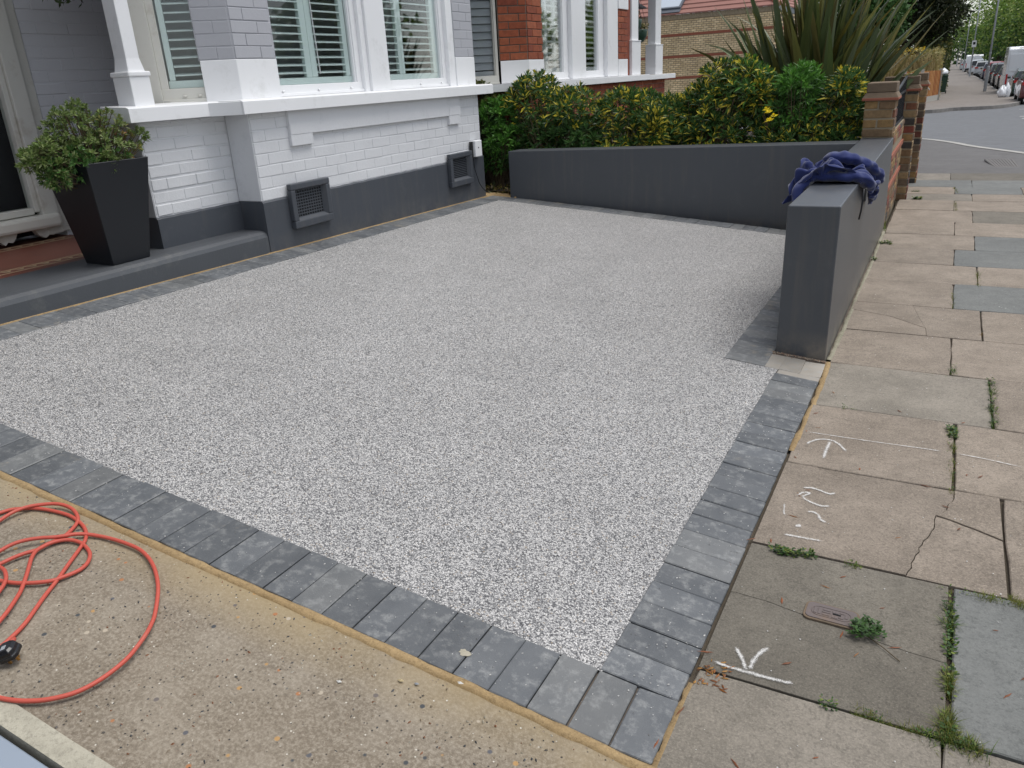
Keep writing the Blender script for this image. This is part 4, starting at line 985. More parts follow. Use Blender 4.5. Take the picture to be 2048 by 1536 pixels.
def npost(y0, y1, x1, zb, zt, d_=.14):
    e = empty('porch_post'); e.parent = nh; e.location = -Vector(nh.location)
    boxo('base_block', (x1-d_-.03, y0, zb), (x1, y1, zt), M['white'], e, bevel=.004)
    boxo('shaft', (x1-d_-.008, y0+.045, zt+.012), (x1-.022, y1-.045, 2.92), M['white'], e, bevel=.004)
    boxo('cap_moulding', (x1-d_-.036, y0-.006, zt+.0005), (x1+.006, y1+.006, zt+.0115), M['white'], e, bevel=.003)
npost(11.28, 11.64, NX+.02, NS1+.003, 1.79); npost(12.86, 13.22, -4.24, NS1-.008, 1.765)

# hanging baskets and lantern in the neighbour's porch
def leafcloud(mb, c, rad, n, size, cols, rr, squash=1.0, pts=None, elong=2.6):
    for i in range(n):
        if pts: q = Vector(pts[i % len(pts)]) + Vector((rr.gauss(0, .3), rr.gauss(0, .3), rr.gauss(0, .3)))*size*2
        else:
            d_ = Vector((rr.gauss(0, 1), rr.gauss(0, 1), rr.gauss(0, 1))).normalized()*(rr.random()**.45)
            q = Vector(c) + Vector((d_.x*rad[0], d_.y*rad[1], d_.z*rad[2]))
        a = Vector((rr.gauss(0, 1), rr.gauss(0, 1), rr.gauss(0, 1)+.35)).normalized(); b_ = a.orthogonal().normalized()
        b_ = (Matrix.Rotation(rr.uniform(0, 6.28), 3, a) @ b_); s_ = size*rr.uniform(.6, 1.25)
        col = rr.choice(cols); k_ = rr.uniform(.75, 1.25); col = tuple(x*k_ for x in col)
        mb.add([q, q + a*s_*.5 + b_*s_/elong*.5, q + a*s_, q + a*s_*.5 - b_*s_/elong*.5], [(0, 1, 2, 3)], col)
rr = random.Random(21)
for (x, y, z, r_, lab, cols) in ((-4.30, 11.93, 1.90, .145, 'green hanging basket with brown wilted flowers, nearer to the red brick pier', [(.10,.07,.035), (.16,.09,.05), (.05,.08,.02)]),
                                 (-4.45, 12.62, 1.79, .145, 'green hanging basket with yellowish flowers between the two white porch posts', [(.10,.11,.03), (.3,.27,.06), (.05,.08,.02), (.12,.07,.05)])):
    e = empty('hanging_basket', (x, y, z), lab, 'hanging basket', 'hanging baskets in the neighbouring porch')
    mb = MB(); mb.lathe([(.03, 0), (r_*.62, .03), (r_*.92, .10), (r_, .19), (r_*.97, .20)], seg=18); mb.build('bowl', M['green_pl'], e, smooth=True)
    mb = MB(); leafcloud(mb, (0, 0, .24), (r_*1.05, r_*1.05, .07), 260, .05, cols, rr); mb.build('plants', M['leaf'], e, kind='stuff')
    for a in range(3):
        mb = MB(); mb.tube([(r_*math.cos(a*2.1), r_*math.sin(a*2.1), .2), (0, 0, .75)], .003, 4); mb.build('chain', M['iron'], e)
e = empty('porch_lantern', (-4.45, 12.55, 2.28), 'black conical metal lamp shade hanging in the neighbouring porch', 'lantern')
mb = MB(); mb.lathe([(.16, 0), (.15, .012), (.05, .07), (.03, .16), (.012, .20)], seg=20); mb.build('lamp_shade', M['iron'], e, smooth=True)
mb = MB(); mb.tube([(0, 0, .2), (0, 0, .6)], .006, 6); mb.build('cord', M['iron'], e)
e = empty('hanging_basket', (-4.95, 3.50, 2.02), 'dark trailing hanging basket peeping in at the top left above the porch', 'hanging basket')
mb = MB(); mb.lathe([(.03, 0), (.11, .03), (.17, .12), (.18, .2)], seg=18); mb.build('bowl', M['green_pl'], e, smooth=True)
mb = MB(); leafcloud(mb, (0, 0, .1), (.24, .24, .16), 500, .05, [(.03,.05,.015), (.05,.08,.02), (.02,.03,.012)], rr); mb.build('plants', M['leaf'], e, kind='stuff')

# ------------------------------------------------------------------ planter with a shrub on the porch step
pt = empty('planter', (-4.20, 2.905, .529), 'tall tapered square dark slate grey planter holding a bushy shrub on the porch step', 'planter')
mb = MB(); hb, ht, hh = .122, .196, .562
v = [(-hb, -hb, 0), (hb, -hb, 0), (hb, hb, 0), (-hb, hb, 0), (-ht, -ht, hh), (ht, -ht, hh), (ht, ht, hh), (-ht, ht, hh)]
i_ = ht-.014; j_ = ht-.03
v += [(-i_, -i_, hh), (i_, -i_, hh), (i_, i_, hh), (-i_, i_, hh), (-j_, -j_, hh-.06), (j_, -j_, hh-.06), (j_, j_, hh-.06), (-j_, j_, hh-.06)]
mb.add(v, [(0, 3, 2, 1), (0, 1, 5, 4), (1, 2, 6, 5), (2, 3, 7, 6), (3, 0, 4, 7), (4, 5, 9, 8), (5, 6, 10, 9), (6, 7, 11, 10), (7, 4, 8, 11), (8, 9, 13, 12), (9, 10, 14, 13), (10, 11, 15, 14), (11, 8, 12, 15)])
mb.build('pot', M['pot'], pt, bevel=.0025)
mb = MB(); mb.box((-j_, -j_, hh-.09), (j_, j_, hh-.055)); mb.build('compost', M['soil'], pt)

def rosette(mb, p, d_, n, ln, wd, cols, rr, open_=.9, up=0, droop=.15, edge=None):
    d_ = Vector(d_).normalized(); o1 = d_.orthogonal().normalized(); o2 = d_.cross(o1); p = Vector(p)
    for i in range(n):
        a = i*2.39996 + rr.uniform(-.3, .3); t = i/max(1, n-1); el = open_*(1-.75*t) + rr.uniform(-.12, .12)
        dr = (d_*math.cos(el) + (o1*math.cos(a)+o2*math.sin(a))*math.sin(el)).normalized()
        l_ = ln*(.65+.45*(1-t))*rr.uniform(.8, 1.15); w_ = wd*rr.uniform(.8, 1.2)
        side = dr.cross(d_); side = side.normalized() if side.length > 1e-3 else o1
        base = p - d_*ln*.5*(1-t); mid = base + dr*l_*.5; tip = base + dr*l_ - Vector((0, 0, droop*l_))
        col = rr.choice(cols); k_ = rr.uniform(.8, 1.2); col = tuple(x*k_ for x in col)
        nrm = side.cross(dr)*w_*.25
        mb.add([base, mid + side*w_ + nrm, tip, mid - side*w_ + nrm, mid - nrm], [(0, 1, 4), (1, 2, 4), (0, 4, 3), (4, 2, 3)], col)
def blob_shrub(mb, sm, lobes, n, ln, wd, cols, rr, leaves=9, root=(0, 0, 0), jitter=.15, inner=.35, twig=.25, open_=.95, droop=.1):
    tot = sum(l[3] for l in lobes)
    for i in range(n):
        t = rr.uniform(0, tot)
        for (c, rad, cl, w_) in lobes:
            t -= w_
            if t <= 0: break
        d_ = Vector((rr.gauss(0, 1), rr.gauss(0, 1), rr.gauss(.25, 1))).normalized()
        s_ = 1 - inner*rr.random()**2.2
        p = Vector(c) + Vector((d_.x*rad[0], d_.y*rad[1], d_.z*rad[2]))*s_*(1+jitter*noise.noise(Vector(d_)*2+Vector(c)*3))
        g_ = (d_*.8 + Vector((rr.gauss(0, .25), rr.gauss(0, .25), .45))).normalized()
        rosette(mb, p, g_, leaves, ln*rr.uniform(.75, 1.2), wd, cl or cols, rr, open_, droop=droop)
        if rr.random() < twig:
            r0 = Vector(root) + Vector((rr.gauss(0, .03), rr.gauss(0, .03), 0)); m_ = r0.lerp(p, .55) + Vector((0, 0, -.04))
            sm.tube([r0, m_, p], [.004, .003, .0018], 4, cap=False)
rr = random.Random(11)
G1 = [(.16,.24,.065), (.22,.29,.09), (.11,.17,.05), (.26,.31,.13)]; G2 = [(.07,.16,.04), (.10,.21,.05), (.06,.13,.035)]; G3 = [(.30,.15,.05), (.23,.23,.07), (.18,.21,.07)]
mb = MB(); sm = MB()
lobes = [((.0, -.40, .66), (.05, .05, .04), G1, .12), ((-.05, -.02, .90), (.05, .06, .05), G1, .25), ((.06, .24, .72), (.05, .06, .07), G1, .25), ((.02, -.16, .87), (.07, .06, .05), G1, .3), ((.06, -.30, .56), (.09, .08, .09), G2+G1, .8), ((.02, -.32, .70), (.10, .09, .08), G1, .7), ((-.02, -.10, .78), (.13, .15, .12), G1, 1.1), ((-.02, .10, .79), (.12, .11, .10), G1+G3[1:], .9), ((.03, -.22, .69), (.12, .13, .10), G1, 1.0), ((.10, -.20, .60), (.09, .10, .09), G2, .9),
         ((.04, .0, .67), (.15, .20, .10), G1, 1.2), ((.04, .14, .66), (.12, .09, .12), G3, .45), ((.12, -.05, .61), (.06, .07, .06), G1, .4), ((-.1, -.28, .66), (.08, .08, .07), G1, .4), ((.0, .0, .62), (.16, .17, .09), G2, .8)]
lobes = [((c[0]+.01, c[1]+.01, c[2]-.065 if c[2] > .6 else c[2]-.03), r_, cl, w_) for c, r_, cl, w_ in lobes]
blob_shrub(mb, sm, lobes, 700, .036, .0055, G1, rr, leaves=11, root=(0, 0, hh-.06), inner=.6, twig=.5, open_=1.2)
sm.build('stem', M['stem'], pt); mb.build('foliage', M['leafgloss'], pt, kind='stuff')

# ------------------------------------------------------------------ variegated shrubs behind the rear wall
YEL = [(.62,.52,.05), (.70,.60,.09), (.50,.46,.07)]; GRN = [(.05,.12,.03), (.07,.15,.04), (.035,.085,.025), (.085,.16,.045)]; MIXC = YEL[:2] + GRN*2; LIM = [(.09,.24,.04), (.13,.30,.05), (.07,.17,.035)]
MIXD = GRN*3 + YEL
def shrub(loc, label, lobes, n, seed, grp='shrubs behind the rear grey wall', ln=.092, wd=.0105, leaves=10, flower=None, inner=.5):
    rr = random.Random(seed); e = empty('shrub', loc, label, 'shrub', grp); mb = MB(); sm = MB()
    blob_shrub(mb, sm, lobes, n, ln, wd, MIXC, rr, leaves=leaves, inner=inner, twig=.22, open_=1.1)
    for q in (flower or []): 
        for k in range(3): rosette(mb, Vector(q)+Vector((rr.gauss(0, .03), rr.gauss(0, .03), rr.gauss(0, .02))), (rr.gauss(0,.4), -.6, 1), 6, .04, .012, [(.8,.65,.03)], rr, 1.2)
    sm.build('stem', M['stem'], e); mb.build('foliage', M['leafgloss'], e, kind='stuff'); return e
W_ = lambda x, z, rx, rz, cl, w=1, y=.45, ry=.4: ((x, y, z), (rx, ry, rz), cl, w)
shrub((-3.45, 7.3, .33), 'yellow and green variegated shrub left along the rear wall below the white sill', [W_(-.42, .75, .30, .32, MIXC), W_(0, .70, .38, .25, MIXD, 1.1), W_(-.15, .45, .5, .25, GRN, 1.2, .3, .3), W_(.1, .42, .42, .25, GRN, 1, .35), W_(-.38, .98, .14, .14, MIXC, .35), W_(-.5, .4, .2, .25, LIM, .5, .3, .2), W_(.0, .2, .55, .22, MIXD, .9, .25, .2)], 1050, 31)
shrub((-2.75, 7.4, .30), 'variegated shrub with a bright yellow upright shoot in front of the red brick wall', [W_(-.1, .75, .34, .2, MIXC), W_(.3, .66, .3, .2, MIXD), W_(.0, .42, .45, .28, MIXD, 1.3, .25, .25), W_(.3, .5, .10, .28, YEL+MIXC, .4, .0, .08), W_(-.12, .3, .14, .16, YEL+GRN, .45, -.06, .08), W_(.25, .25, .5, .2, GRN, 1, .2, .2)], 1000, 32)
shrub((-2.05, 7.4, .28), 'rounded variegated shrub with yellow shoot tips and one yellow flower left of the spiky plant', [W_(.0, .72, .34, .28, MIXC, 1.2), W_(.35, .9, .26, .26, MIXC+LIM, 1), W_(-.25, .55, .26, .26, MIXD, 1), W_(.1, .4, .5, .3, MIXD, 1.4, .2, .25), W_(.15, .95, .3, .22, MIXC, .8, .5, .3), W_(.2, .2, .55, .2, GRN, 1, .15, .2)], 1300, 33, flower=[(.62, -.05, .72), (.66, -.05, .67)])
shrub((-1.2, 7.45, .27), 'dark green shrub with a few yellow tips next to the brick pillar', [W_(-.1, .68, .35, .28, GRN+LIM, 1.2), W_(.28, .62, .22, .32, MIXD, 1), W_(-.05, .95, .18, .15, LIM, .6), W_(-.35, .85, .10, .14, YEL+GRN, .25, .2, .1), W_(.35, .92, .14, .12, MIXC, .35), W_(.0, .35, .48, .28, MIXD, 1.3, .15, .22), W_(.3, .3, .22, .28, MIXD, .6, .1, .15)], 1150, 34)
shrub((-4.1, 7.35, .33), 'glossy fresh green shrub squeezed between the white house corner and the rear wall', [W_(-.05, .72, .22, .16, LIM, .9, .1, .2), W_(.05, .48, .20, .16, LIM, .9, 0, .18), W_(-.15, .62, .16, .20, GRN, .8, .1, .2), W_(-.02, .28, .16, .14, GRN+LIM, .5, .0, .15)], 420, 35, ln=.07)
shrub((-4.45, 7.5, .33), 'dull olive shrub with broader leaves just under the end of the white sill', [W_(.05, .90, .18, .16, [(.13,.15,.04), (.17,.17,.06), (.08,.11,.03)], 1, .0, .2), W_(.0, .55, .2, .2, GRN, .6, .1, .2)], 190, 36, ln=.06, wd=.016, leaves=6)
# low ground litter behind the wall corner
mb = MB(); rr = random.Random(8)
for i in range(260):
    x = rr.uniform(-4.2, -3.75); y = rr.uniform(6.98, 7.4); leafcloud(mb, (x, y, DZ(x, 7)+.03), (.01, .01, .015), 1, .04, [(.16,.11,.05), (.22,.18,.05), (.07,.09,.03)], rr)
mb.build('leaf_litter', M['leaf'], label='brown and yellow leaf litter on the soil at the rear corner', cat='leaf litter', kind='stuff')

# ------------------------------------------------------------------ large spiky phormium
ph = empty('spiky_plant', (-1.28, 9.1, .15), 'huge spiky clump of long sword shaped green and bronze leaves behind the shrubs', 'plant')
rr = random.Random(77); cols = [(.10,.125,.04), (.13,.15,.05), (.08,.11,.04), (.18,.16,.04), (.09,.12,.06), (.22,.22,.07), (.12,.11,.04), (.20,.24,.14)]
for i in range(296):
    ang = rr.uniform(0, 6.283); lean = (rr.random()**.8)*.92 if i > 100 else rr.uniform(0, .45); ln = rr.uniform(1.5, 2.6)*(1-.34*lean); wd = rr.uniform(.038, .070)
    b0 = Vector((rr.gauss(0, .13), rr.gauss(0, .12), 0)); hd = Vector((math.cos(ang), math.sin(ang)*.9, 0)); nseg = 9; P_ = []; dirv = (Vector((0, 0, 1))*math.cos(lean*.75) + hd*math.sin(lean*.75)).normalized(); q = b0.copy()
    bend = rr.uniform(.0, .10)*(1+1.6*lean) + (.12 if rr.random() < .18 else 0)
    for k in range(nseg+1):
        P_.append(q.copy()); q += dirv*ln/nseg; dirv = (dirv + (hd - Vector((0, 0, .9)))*bend*(k/nseg)**1.4).normalized()
    side0 = Vector((-hd.y, hd.x, 0)); tw = rr.uniform(-.8, .8); vs = []; c0 = rr.choice(cols); k_ = rr.uniform(.7, 1.25)
    c_ = tuple(x*k_ for x in c0)
    for k, q in enumerate(P_):
        t = k/nseg; w_ = wd*(min(1, .55+t*1.4))*(1 - max(0, (t-.55)/.45)**1.6); dv = (P_[min(k+1, nseg)]-P_[max(k-1, 0)]).normalized()
        sd = Matrix.Rotation(tw*t, 3, dv) @ side0; nn = sd.cross(dv).normalized()
        vs += [q + sd*max(w_, .001) + nn*w_*.35, q, q - sd*max(w_, .001) + nn*w_*.35]
    mb = MB(); mb.add(vs, [(3*k+j, 3*k+j+1, 3*k+j+4, 3*k+j+3) for k in range(nseg) for j in (0, 1)], c_)
    mb.build('leaf', M['leafgloss'], ph)

# ------------------------------------------------------------------ corner building in yellow brick across the side road
cb = empty('corner_building', (-9, 37, zg(37)), 'yellow brick single storey building with red brick bands and pink tiled roof', 'building')
cb.rotation_euler.z = 0
ANG = R(-2.5); cc, ss = math.cos(ANG), math.sin(ANG)
def cbm(mb, name, mat, par=cb, **kw):
    o = mb.build(name, mat, par, **kw); return o
cb.rotation_euler.z = ANG; cb.location = (-7.05, 37.0, zg(37))
HW = 3.34 + .84
mb = MB(); mb.box((-22, 0, 0), (0, 9, HW-.001)); cbm(mb, 'wall', M['farbrick'])
for z in (.9+.0, 1.72+.0, 2.60, 3.50): mb = MB(); mb.box((-22, -.012, z), (.012, 9.01, z+.11)); cbm(mb, 'red_band', M['farband'])
rr = random.Random(4)
mb = MB()
for i in range(210):
    x = -.02 - i*.078; mb.box((x-.072, -.03-rr.uniform(0, .012), HW), (x, .1, HW+.20+rr.uniform(-.01, .012)), None)
o = cbm(mb, 'soldier_course', mk_brick('sooty_soldier_brick', [(.30,.24,.16), (.22,.17,.12), (.34,.28,.19)])); o['kind'] = 'stuff'
# roof slope facing the road, hipped at the right end; every course its own strip
pitch = R(33); n = 16; cw = .36
for k in range(n):
    a = k*cw; y0 = -.10 + a*math.cos(pitch); z0 = HW + .22 + a*math.sin(pitch); y1 = y0 + cw*1.04*math.cos(pitch); z1 = z0 + cw*math.sin(pitch) - .012
    xr_ = .15 - a*math.cos(pitch)*1.0; xr2 = .15 - (a+cw)*math.cos(pitch)
    mb = MB(); mb.add([(-22, y0, z0+.028), (xr_, y0, z0+.028), (xr2, y1, z1), (-22, y1, z1), (-22, y0, z0-.02), (xr_, y0, z0-.02)], [(0, 1, 2, 3), (4, 5, 1, 0)]); cbm(mb, 'tile_course', M['rooftile'])
    mb = MB(); mb.add([(xr_, y0, z0+.028), (.15, y0, z0+.0), (.15-(0), 9.0-a*math.cos(pitch), z0+.0), (xr2, y1, z1)], []); 
for k in range(n):
    a = k*cw; x0 = .15 - a*math.cos(pitch); z0 = HW+.22+a*math.sin(pitch); x1 = .15-(a+cw*1.04)*math.cos(pitch); z1 = z0+cw*math.sin(pitch)-.012
    ya = -.10 + a*math.cos(pitch); yb = -.10 + (a+cw)*math.cos(pitch)
    mb = MB(); mb.add([(x0, ya, z0+.028), (x0, 9.2, z0+.028), (x1, 9.2, z1), (x1, yb, z1), (x0, ya, z0-.02), (x0, 9.2, z0-.02)], [(0, 1, 2, 3), (4, 5, 1, 0)]); cbm(mb, 'tile_course', M['rooftile'])
mb = MB(); L0 = Vector((.15, -.10, HW+.24)); dh = Vector((-math.cos(pitch), math.cos(pitch), math.sin(pitch)))
mb.tube([L0 + dh*t for t in (0, 2, 4, 5.6)], .10, 8); cbm(mb, 'hip_tiles', M['tilered'])
def skylight(x0, x1, a0, a1):
    e = empty('roof_window'); e.parent = cb
    pp = lambda x, a, h: (x, -.10+a*math.cos(pitch)-h*math.sin(pitch), HW+.22+a*math.sin(pitch)+h*math.cos(pitch))
    def fr(x0, x1, a0, a1, h0, h1, name, mat):
        mb = MB(); mb.add([pp(x0, a0, h0), pp(x1, a0, h0), pp(x1, a1, h0), pp(x0, a1, h0), pp(x0, a0, h1), pp(x1, a0, h1), pp(x1, a1, h1), pp(x0, a1, h1)],
                         [(0,3,2,1),(4,5,6,7),(0,1,5,4),(1,2,6,5),(2,3,7,6),(3,0,4,7)]); mb.build(name, mat, e)
    fr(x0-.12, x1+.12, a0-.35, a0-.10, .03, .06, 'flashing', M['leadgrey'])
    fr(x0-.10, x1+.10, a0-.10, a0, .02, .12, 'frame', M['leadgrey']); fr(x0-.10, x1+.10, a1, a1+.1, .02, .12, 'frame', M['leadgrey'])
    fr(x0-.10, x0, a0+.001, a1-.001, .02, .118, 'frame', M['leadgrey']); fr(x1, x1+.10, a0+.001, a1-.001, .02, .118, 'frame', M['leadgrey'])
    fr(x0, x1, a0, a1, .05, .09, 'pane', M['skypane'])
m_, nt_, b__ = new_mat('sky_reflecting_pane'); b__.inputs['Base Color'].default_value = (.45,.5,.56,1); b__.inputs['Roughness'].default_value = .08; b__.inputs['Specular IOR Level'].default_value = 1.0; M['skypane'] = m_
skylight(-5.3, -4.25, .42, 1.75)
# white rendered house behind it
wh = empty('house', (-9, 52, zg(52)), 'white rendered house with a dark verge seen behind the spiky plant', 'house')
mb = MB(); P_ = [(-14, 0), (-.8, 0), (-.8, 5.2), (-3.9, 8.0), (-14, 8.0)]; n = len(P_)
mb.add([(x, 0, z) for x, z in P_] + [(x, 8, z) for x, z in P_], [tuple(range(n)), tuple(reversed(range(n, 2*n)))] + [((i+1) % n, i, n+i, n+(i+1) % n) for i in range(n)]); mb.build('wall', M['rendw'], wh)
mb = MB(); mb.add([(-.6, -.15, 5.0), (-3.9, -.15, 8.0), (-3.9, -.15, 8.25), (-.5, -.15, 5.2), (-.6, 8.1, 5.0), (-3.9, 8.1, 8.0), (-3.9, 8.1, 8.25), (-.5, 8.1, 5.2)], [(0, 1, 2, 3), (3, 2, 6, 7), (0, 3, 7, 4)]); mb.build('verge', M['leadgrey'], wh)
mb = MB(); mb.box((-2.3, -.03, 3.1), (-1.5, .01, 4.3)); mb.build('window', M['leadgrey'], wh)

# ------------------------------------------------------------------ far street: fence, hedges, trees, lamps, vehicles
fe = empty('fence', (-1.534, 47.745, -0.901), 'short orange brown close board garden fence with pale concrete posts and base', 'fence')
fa, fb, fc = Vector((-1.811, 44.604, -0.851)), Vector((-1.481, 46.267, -0.878)), Vector((-0.762, 50.349, -0.942))
fa = Vector((-2.2, 42.6, zg(42.6)+.12)); fb = Vector((-1.50, 43.6, zg(43.6)+.12)); fc = Vector((-.80, 47.2, zg(47.2)+.12))
def relv(mb, name, mat, par, **kw):
    o = mb.build(name, mat, par, **kw); o.location = -Vector(par.location); return o
Z3 = Vector((0, 0, 1))
fh = 1.42
for a, b_, nb_ in ((fa, fb, 12), (fb, fc, 26)):
    u = (b_-a); u.z = 0; ln = u.length; u.normalize(); nn = Vector((u.y, -u.x, 0))
    mb = MB(); mb.box((0, -.012, 0), (ln/nb_-.012, .012, fh-.27)); me = mb.mesh('board', M['fenceboard'])
    for i in range(nb_):
        q = a.lerp(b_, (i+.05)/nb_); place('board', me, q - fe.location + Z3*.26 + nn*.02*(i % 2), (0, 0, math.atan2(u.y, u.x)), parent=fe)
    mb = MB(); mb.obox(a.lerp(b_, .5)+Z3*.12, u, nn, Z3, ln/2, .03, .135); relv(mb, 'gravel_board', M['concpost'], fe)
for i, p in enumerate((fa, fb, fc)):
    mb = MB(); mb.obox(p+Vector((0, -.06, 0))+Z3*.72, Vector((1, 0, 0)), Vector((0, 1, 0)), Z3, .075, .06, .78); relv(mb, 'post', M['concpost'], fe)
mb = MB(); a = fb+Z3*.95; b_ = fb.lerp(fc, .55)+Z3*.42; d_ = (b_-a).normalized()
mb.obox(a.lerp(b_, .35)+Vector((.06, -.06, 0)), d_, d_.cross(Z3).normalized(), d_.cross(d_.cross(Z3)).normalized(), .8, .02, .03); relv(mb, 'brace', M['concpost'], fe)

def hedge(loc, half, label, cols, n, size, seed, cat='hedge', elong=2.2, strands=0):
    rr = random.Random(seed); e = empty('hedge', loc, label, cat); mb = MB()
    for i in range(n):
        ax = rr.choice((0, 1, 2, 0, 1)); p = [rr.uniform(-1, 1) for _ in range(3)]; p[ax] = rr.choice((-1, 1)) if rr.random() < .75 else p[ax]
        if p[2] < 0 and ax == 2: p[2] = 1
        q = Vector((p[0]*half[0], p[1]*half[1], (p[2]*.5+.5)*half[2]))*(1+.06*noise.noise(Vector(p)*2.5))
        leafcloud(mb, q, (.12, .12, .12), 2, size, cols, rr, elong=elong)
    for i in range(strands):
        x = rr.uniform(-1, 1)*half[0]; y = -half[1]*rr.uniform(.9, 1.1) if rr.random() < .6 else rr.uniform(-1, 1)*half[1]; z = half[2]*rr.uniform(.5, 1.0)
        if y > -half[1]*.9: x = half[0]
        l_ = rr.uniform(.3, .9); mb.add([(x, y, z), (x+.02, y, z), (x+.03+rr.uniform(-.1, .1), y-.06, max(.05, z-l_))], [(0, 1, 2)], rr.choice([(.42,.33,.14), (.36,.27,.10), (.5,.4,.2)]))
    mb.build('foliage', M['leaf'], e, kind='stuff')
    mb = MB(); mb.box((-half[0]*.8, -half[1]*.8, 0), (half[0]*.8, half[1]*.8, half[2]*.85)); mb.build('inner_growth', M['soil'], e); return e
hedge((-2.3, 50.5, zg(50)+.1), (1.35, 2.4, 2.35), 'straw coloured trimmed hedge with hanging stems above the orange fence', [(.34,.30,.11), (.28,.25,.09), (.40,.33,.12), (.22,.22,.08)], 2600, .16, 41, strands=1500)
hedge((-2.7, 50.2, zg(50)+2.35), (.9, 1.6, .25), 'bright golden leaves topping the straw coloured hedge', [(.62,.40,.02), (.5,.38,.04)], 260, .14, 42, cat='hedge top')
hedge((-1.75, 66, -1), (.95, 6, 3.1), 'dark hedge with a golden green clipped top beside the far pavement', [(.05,.08,.02), (.08,.10,.02), (.16,.15,.03), (.03,.05,.015)], 3200, .2, 43)
# things on the left of the far pavement
e = empty('wheeled_bin', (-.85, 57.5, zg(57)+.12), 'dark green wheeled bin beyond the orange fence with a white bag on its lid', 'bin')
mb = MB(); mb.add([(-.25, -.3, .1), (.25, -.3, .1), (.25, .3, .1), (-.25, .3, .1), (-.3, -.38, 1.0), (.3, -.38, 1.0), (.3, .38, 1.0), (-.3, .38, 1.0)], [(0,3,2,1),(4,5,6,7),(0,1,5,4),(1,2,6,5),(2,3,7,6),(3,0,4,7)]); mb.build('body', M['green_pl'], e, bevel=.03)
boxo('lid', (-.32, -.42, 1.005), (.32, .40, 1.08), M['green_pl'], e, bevel=.03)
for s_ in (-1, 1): mb = MB(); mb.tube([(s_*.24, .28, .1), (s_*.30, .28, .1)], .1, 12); mb.build('wheel', M['rubber'], e)
def bag(loc, r_, label, seed, mat='whitebag', grp=None):
    bm = bmesh.new(); bmesh.ops.create_icosphere(bm, subdivisions=3, radius=1)
    for v in bm.verts:
        k = 1+.28*noise.noise(v.co*1.6+Vector((seed, 0, 0)))+.12*noise.noise(v.co*5+Vector((seed, 3, 0))); z = v.co.z
        v.co = Vector((v.co.x*r_[0]*k, v.co.y*r_[1]*k, (z*.5+.5)**1.2*2*r_[2]*k))
        if z > .85: v.co.x *= .35; v.co.y *= .35; v.co.z += .06
    me = bpy.data.meshes.new('bag'); bm.to_mesh(me); bm.free(); me.materials.append(M[mat]); me.polygons.foreach_set('use_smooth', [True]*len(me.polygons))
    o = place('rubbish_bag', me, loc); return tag(o, label, 'bag', grp)
bag((-.85, 57.4, zg(57)+1.2), (.3, .3, .16), 'white plastic bag lying on the lid of the dark green bin', 3)
b0 = Vector((2.366, 64.142, -1.000))
bag((2.02, 48.2, zg(48)+.10), (.20, .2, .26), 'white rubbish bag at the kerb beside the dark green car', 5)
bag((2.24, 48.3, zg(48)+.05), (.14, .15, .33), 'white and tan rubbish bag leaning against the dark green car', 8)

def tree(loc, label, lobes, n, size, cols, seed, trunk=(.18, 3), grp='street and garden trees in the distance', elong=1.8):
    rr = random.Random(seed); e = empty('tree', loc, label, 'tree', grp)
    mb = MB(); h = trunk[1]; P_ = [(0, 0, -.3), (.03, .02, h*.4), (-.04, .05, h*.8), (0, 0, h*1.25)]
    mb.tube(P_, [trunk[0]*1.3, trunk[0], trunk[0]*.8, trunk[0]*.45], 8)
    for (c, r_, cl, w_) in lobes: mb.tube([(0, 0, h*.7), Vector(c)*.6+Vector((0, 0, h*.25)), c], [trunk[0]*.5, trunk[0]*.3, trunk[0]*.12], 5)
    mb.build('trunk', M['bark'], e)
    mb = MB(); tot = sum(l[3] for l in lobes)
    for i in range(n):
        t = rr.uniform(0, tot)
        for (c, r_, cl, w_) in lobes:
            t -= w_
            if t <= 0: break
        d_ = Vector((rr.gauss(0, 1), rr.gauss(0, 1), rr.gauss(0, 1))).normalized(); s_ = rr.random()**.28
        k = 1+.30*noise.noise(d_*2.2+Vector(c)) + .12*noise.noise(d_*6+Vector(c)); q = Vector(c) + Vector((d_.x*r_[0], d_.y*r_[1], d_.z*r_[2]))*s_*k
        leafcloud(mb, q, (size*1.2,)*3, 5, size, cl or cols, rr, elong=elong)
    mb.build('crown', M['leaf'], e, kind='stuff'); return e
BR = [(.16,.27,.04), (.22,.33,.06), (.12,.21,.035), (.28,.34,.09), (.09,.16,.03)]; DK = [(.022,.035,.013), (.03,.045,.015), (.018,.028,.012), (.045,.05,.02)]; MD = [(.045,.11,.025), (.06,.14,.03), (.035,.085,.02)]
tree((-3.7, 61, -1), 'dark broad evergreen tree overhanging the left side of the far pavement', [((1.0, 0, 5.6), (2.6, 2.6, 2.6), DK, 2.2), ((1.9, 0, 4.6), (1.8, 2.2, 1.5), DK, 1.2), ((-.5, 0, 6.8), (2.2, 2.2, 2.4), DK, 1.3), ((1.6, -.6, 7.4), (1.7, 1.7, 1.6), DK, 1)], 3600, .30, DK, 51, (.22, 3.2), elong=2.6)
tree((-6.6, 57, -1), 'mid green leafy tree behind the spiky plant and the straw hedge', [((0, 0, 5.2), (2.7, 2.5, 2.4), MD, 2), ((1.8, -.5, 4.6), (1.9, 2, 1.7), MD, 1.4), ((.8, 0, 7.6), (2.3, 2.3, 2), MD, 1.4)], 2600, .30, MD, 52, (.2, 2.6))
tree((-11.5, 60, -1), 'mid green tree mostly hidden behind the tiled roof', [((0, 0, 5.5), (3, 2.5, 2.8), MD, 1)], 900, .35, MD, 53, (.2, 2.6))
rt = [(8.2, 62, 1.0), (8.0, 72, .95), (6.4, 82, 1.05), (5.8, 94, 1.0), (5.0, 108, 1.1), (4.2, 124, 1.0), (3.0, 145, 1.3), (-2.5, 170, 1.5)]
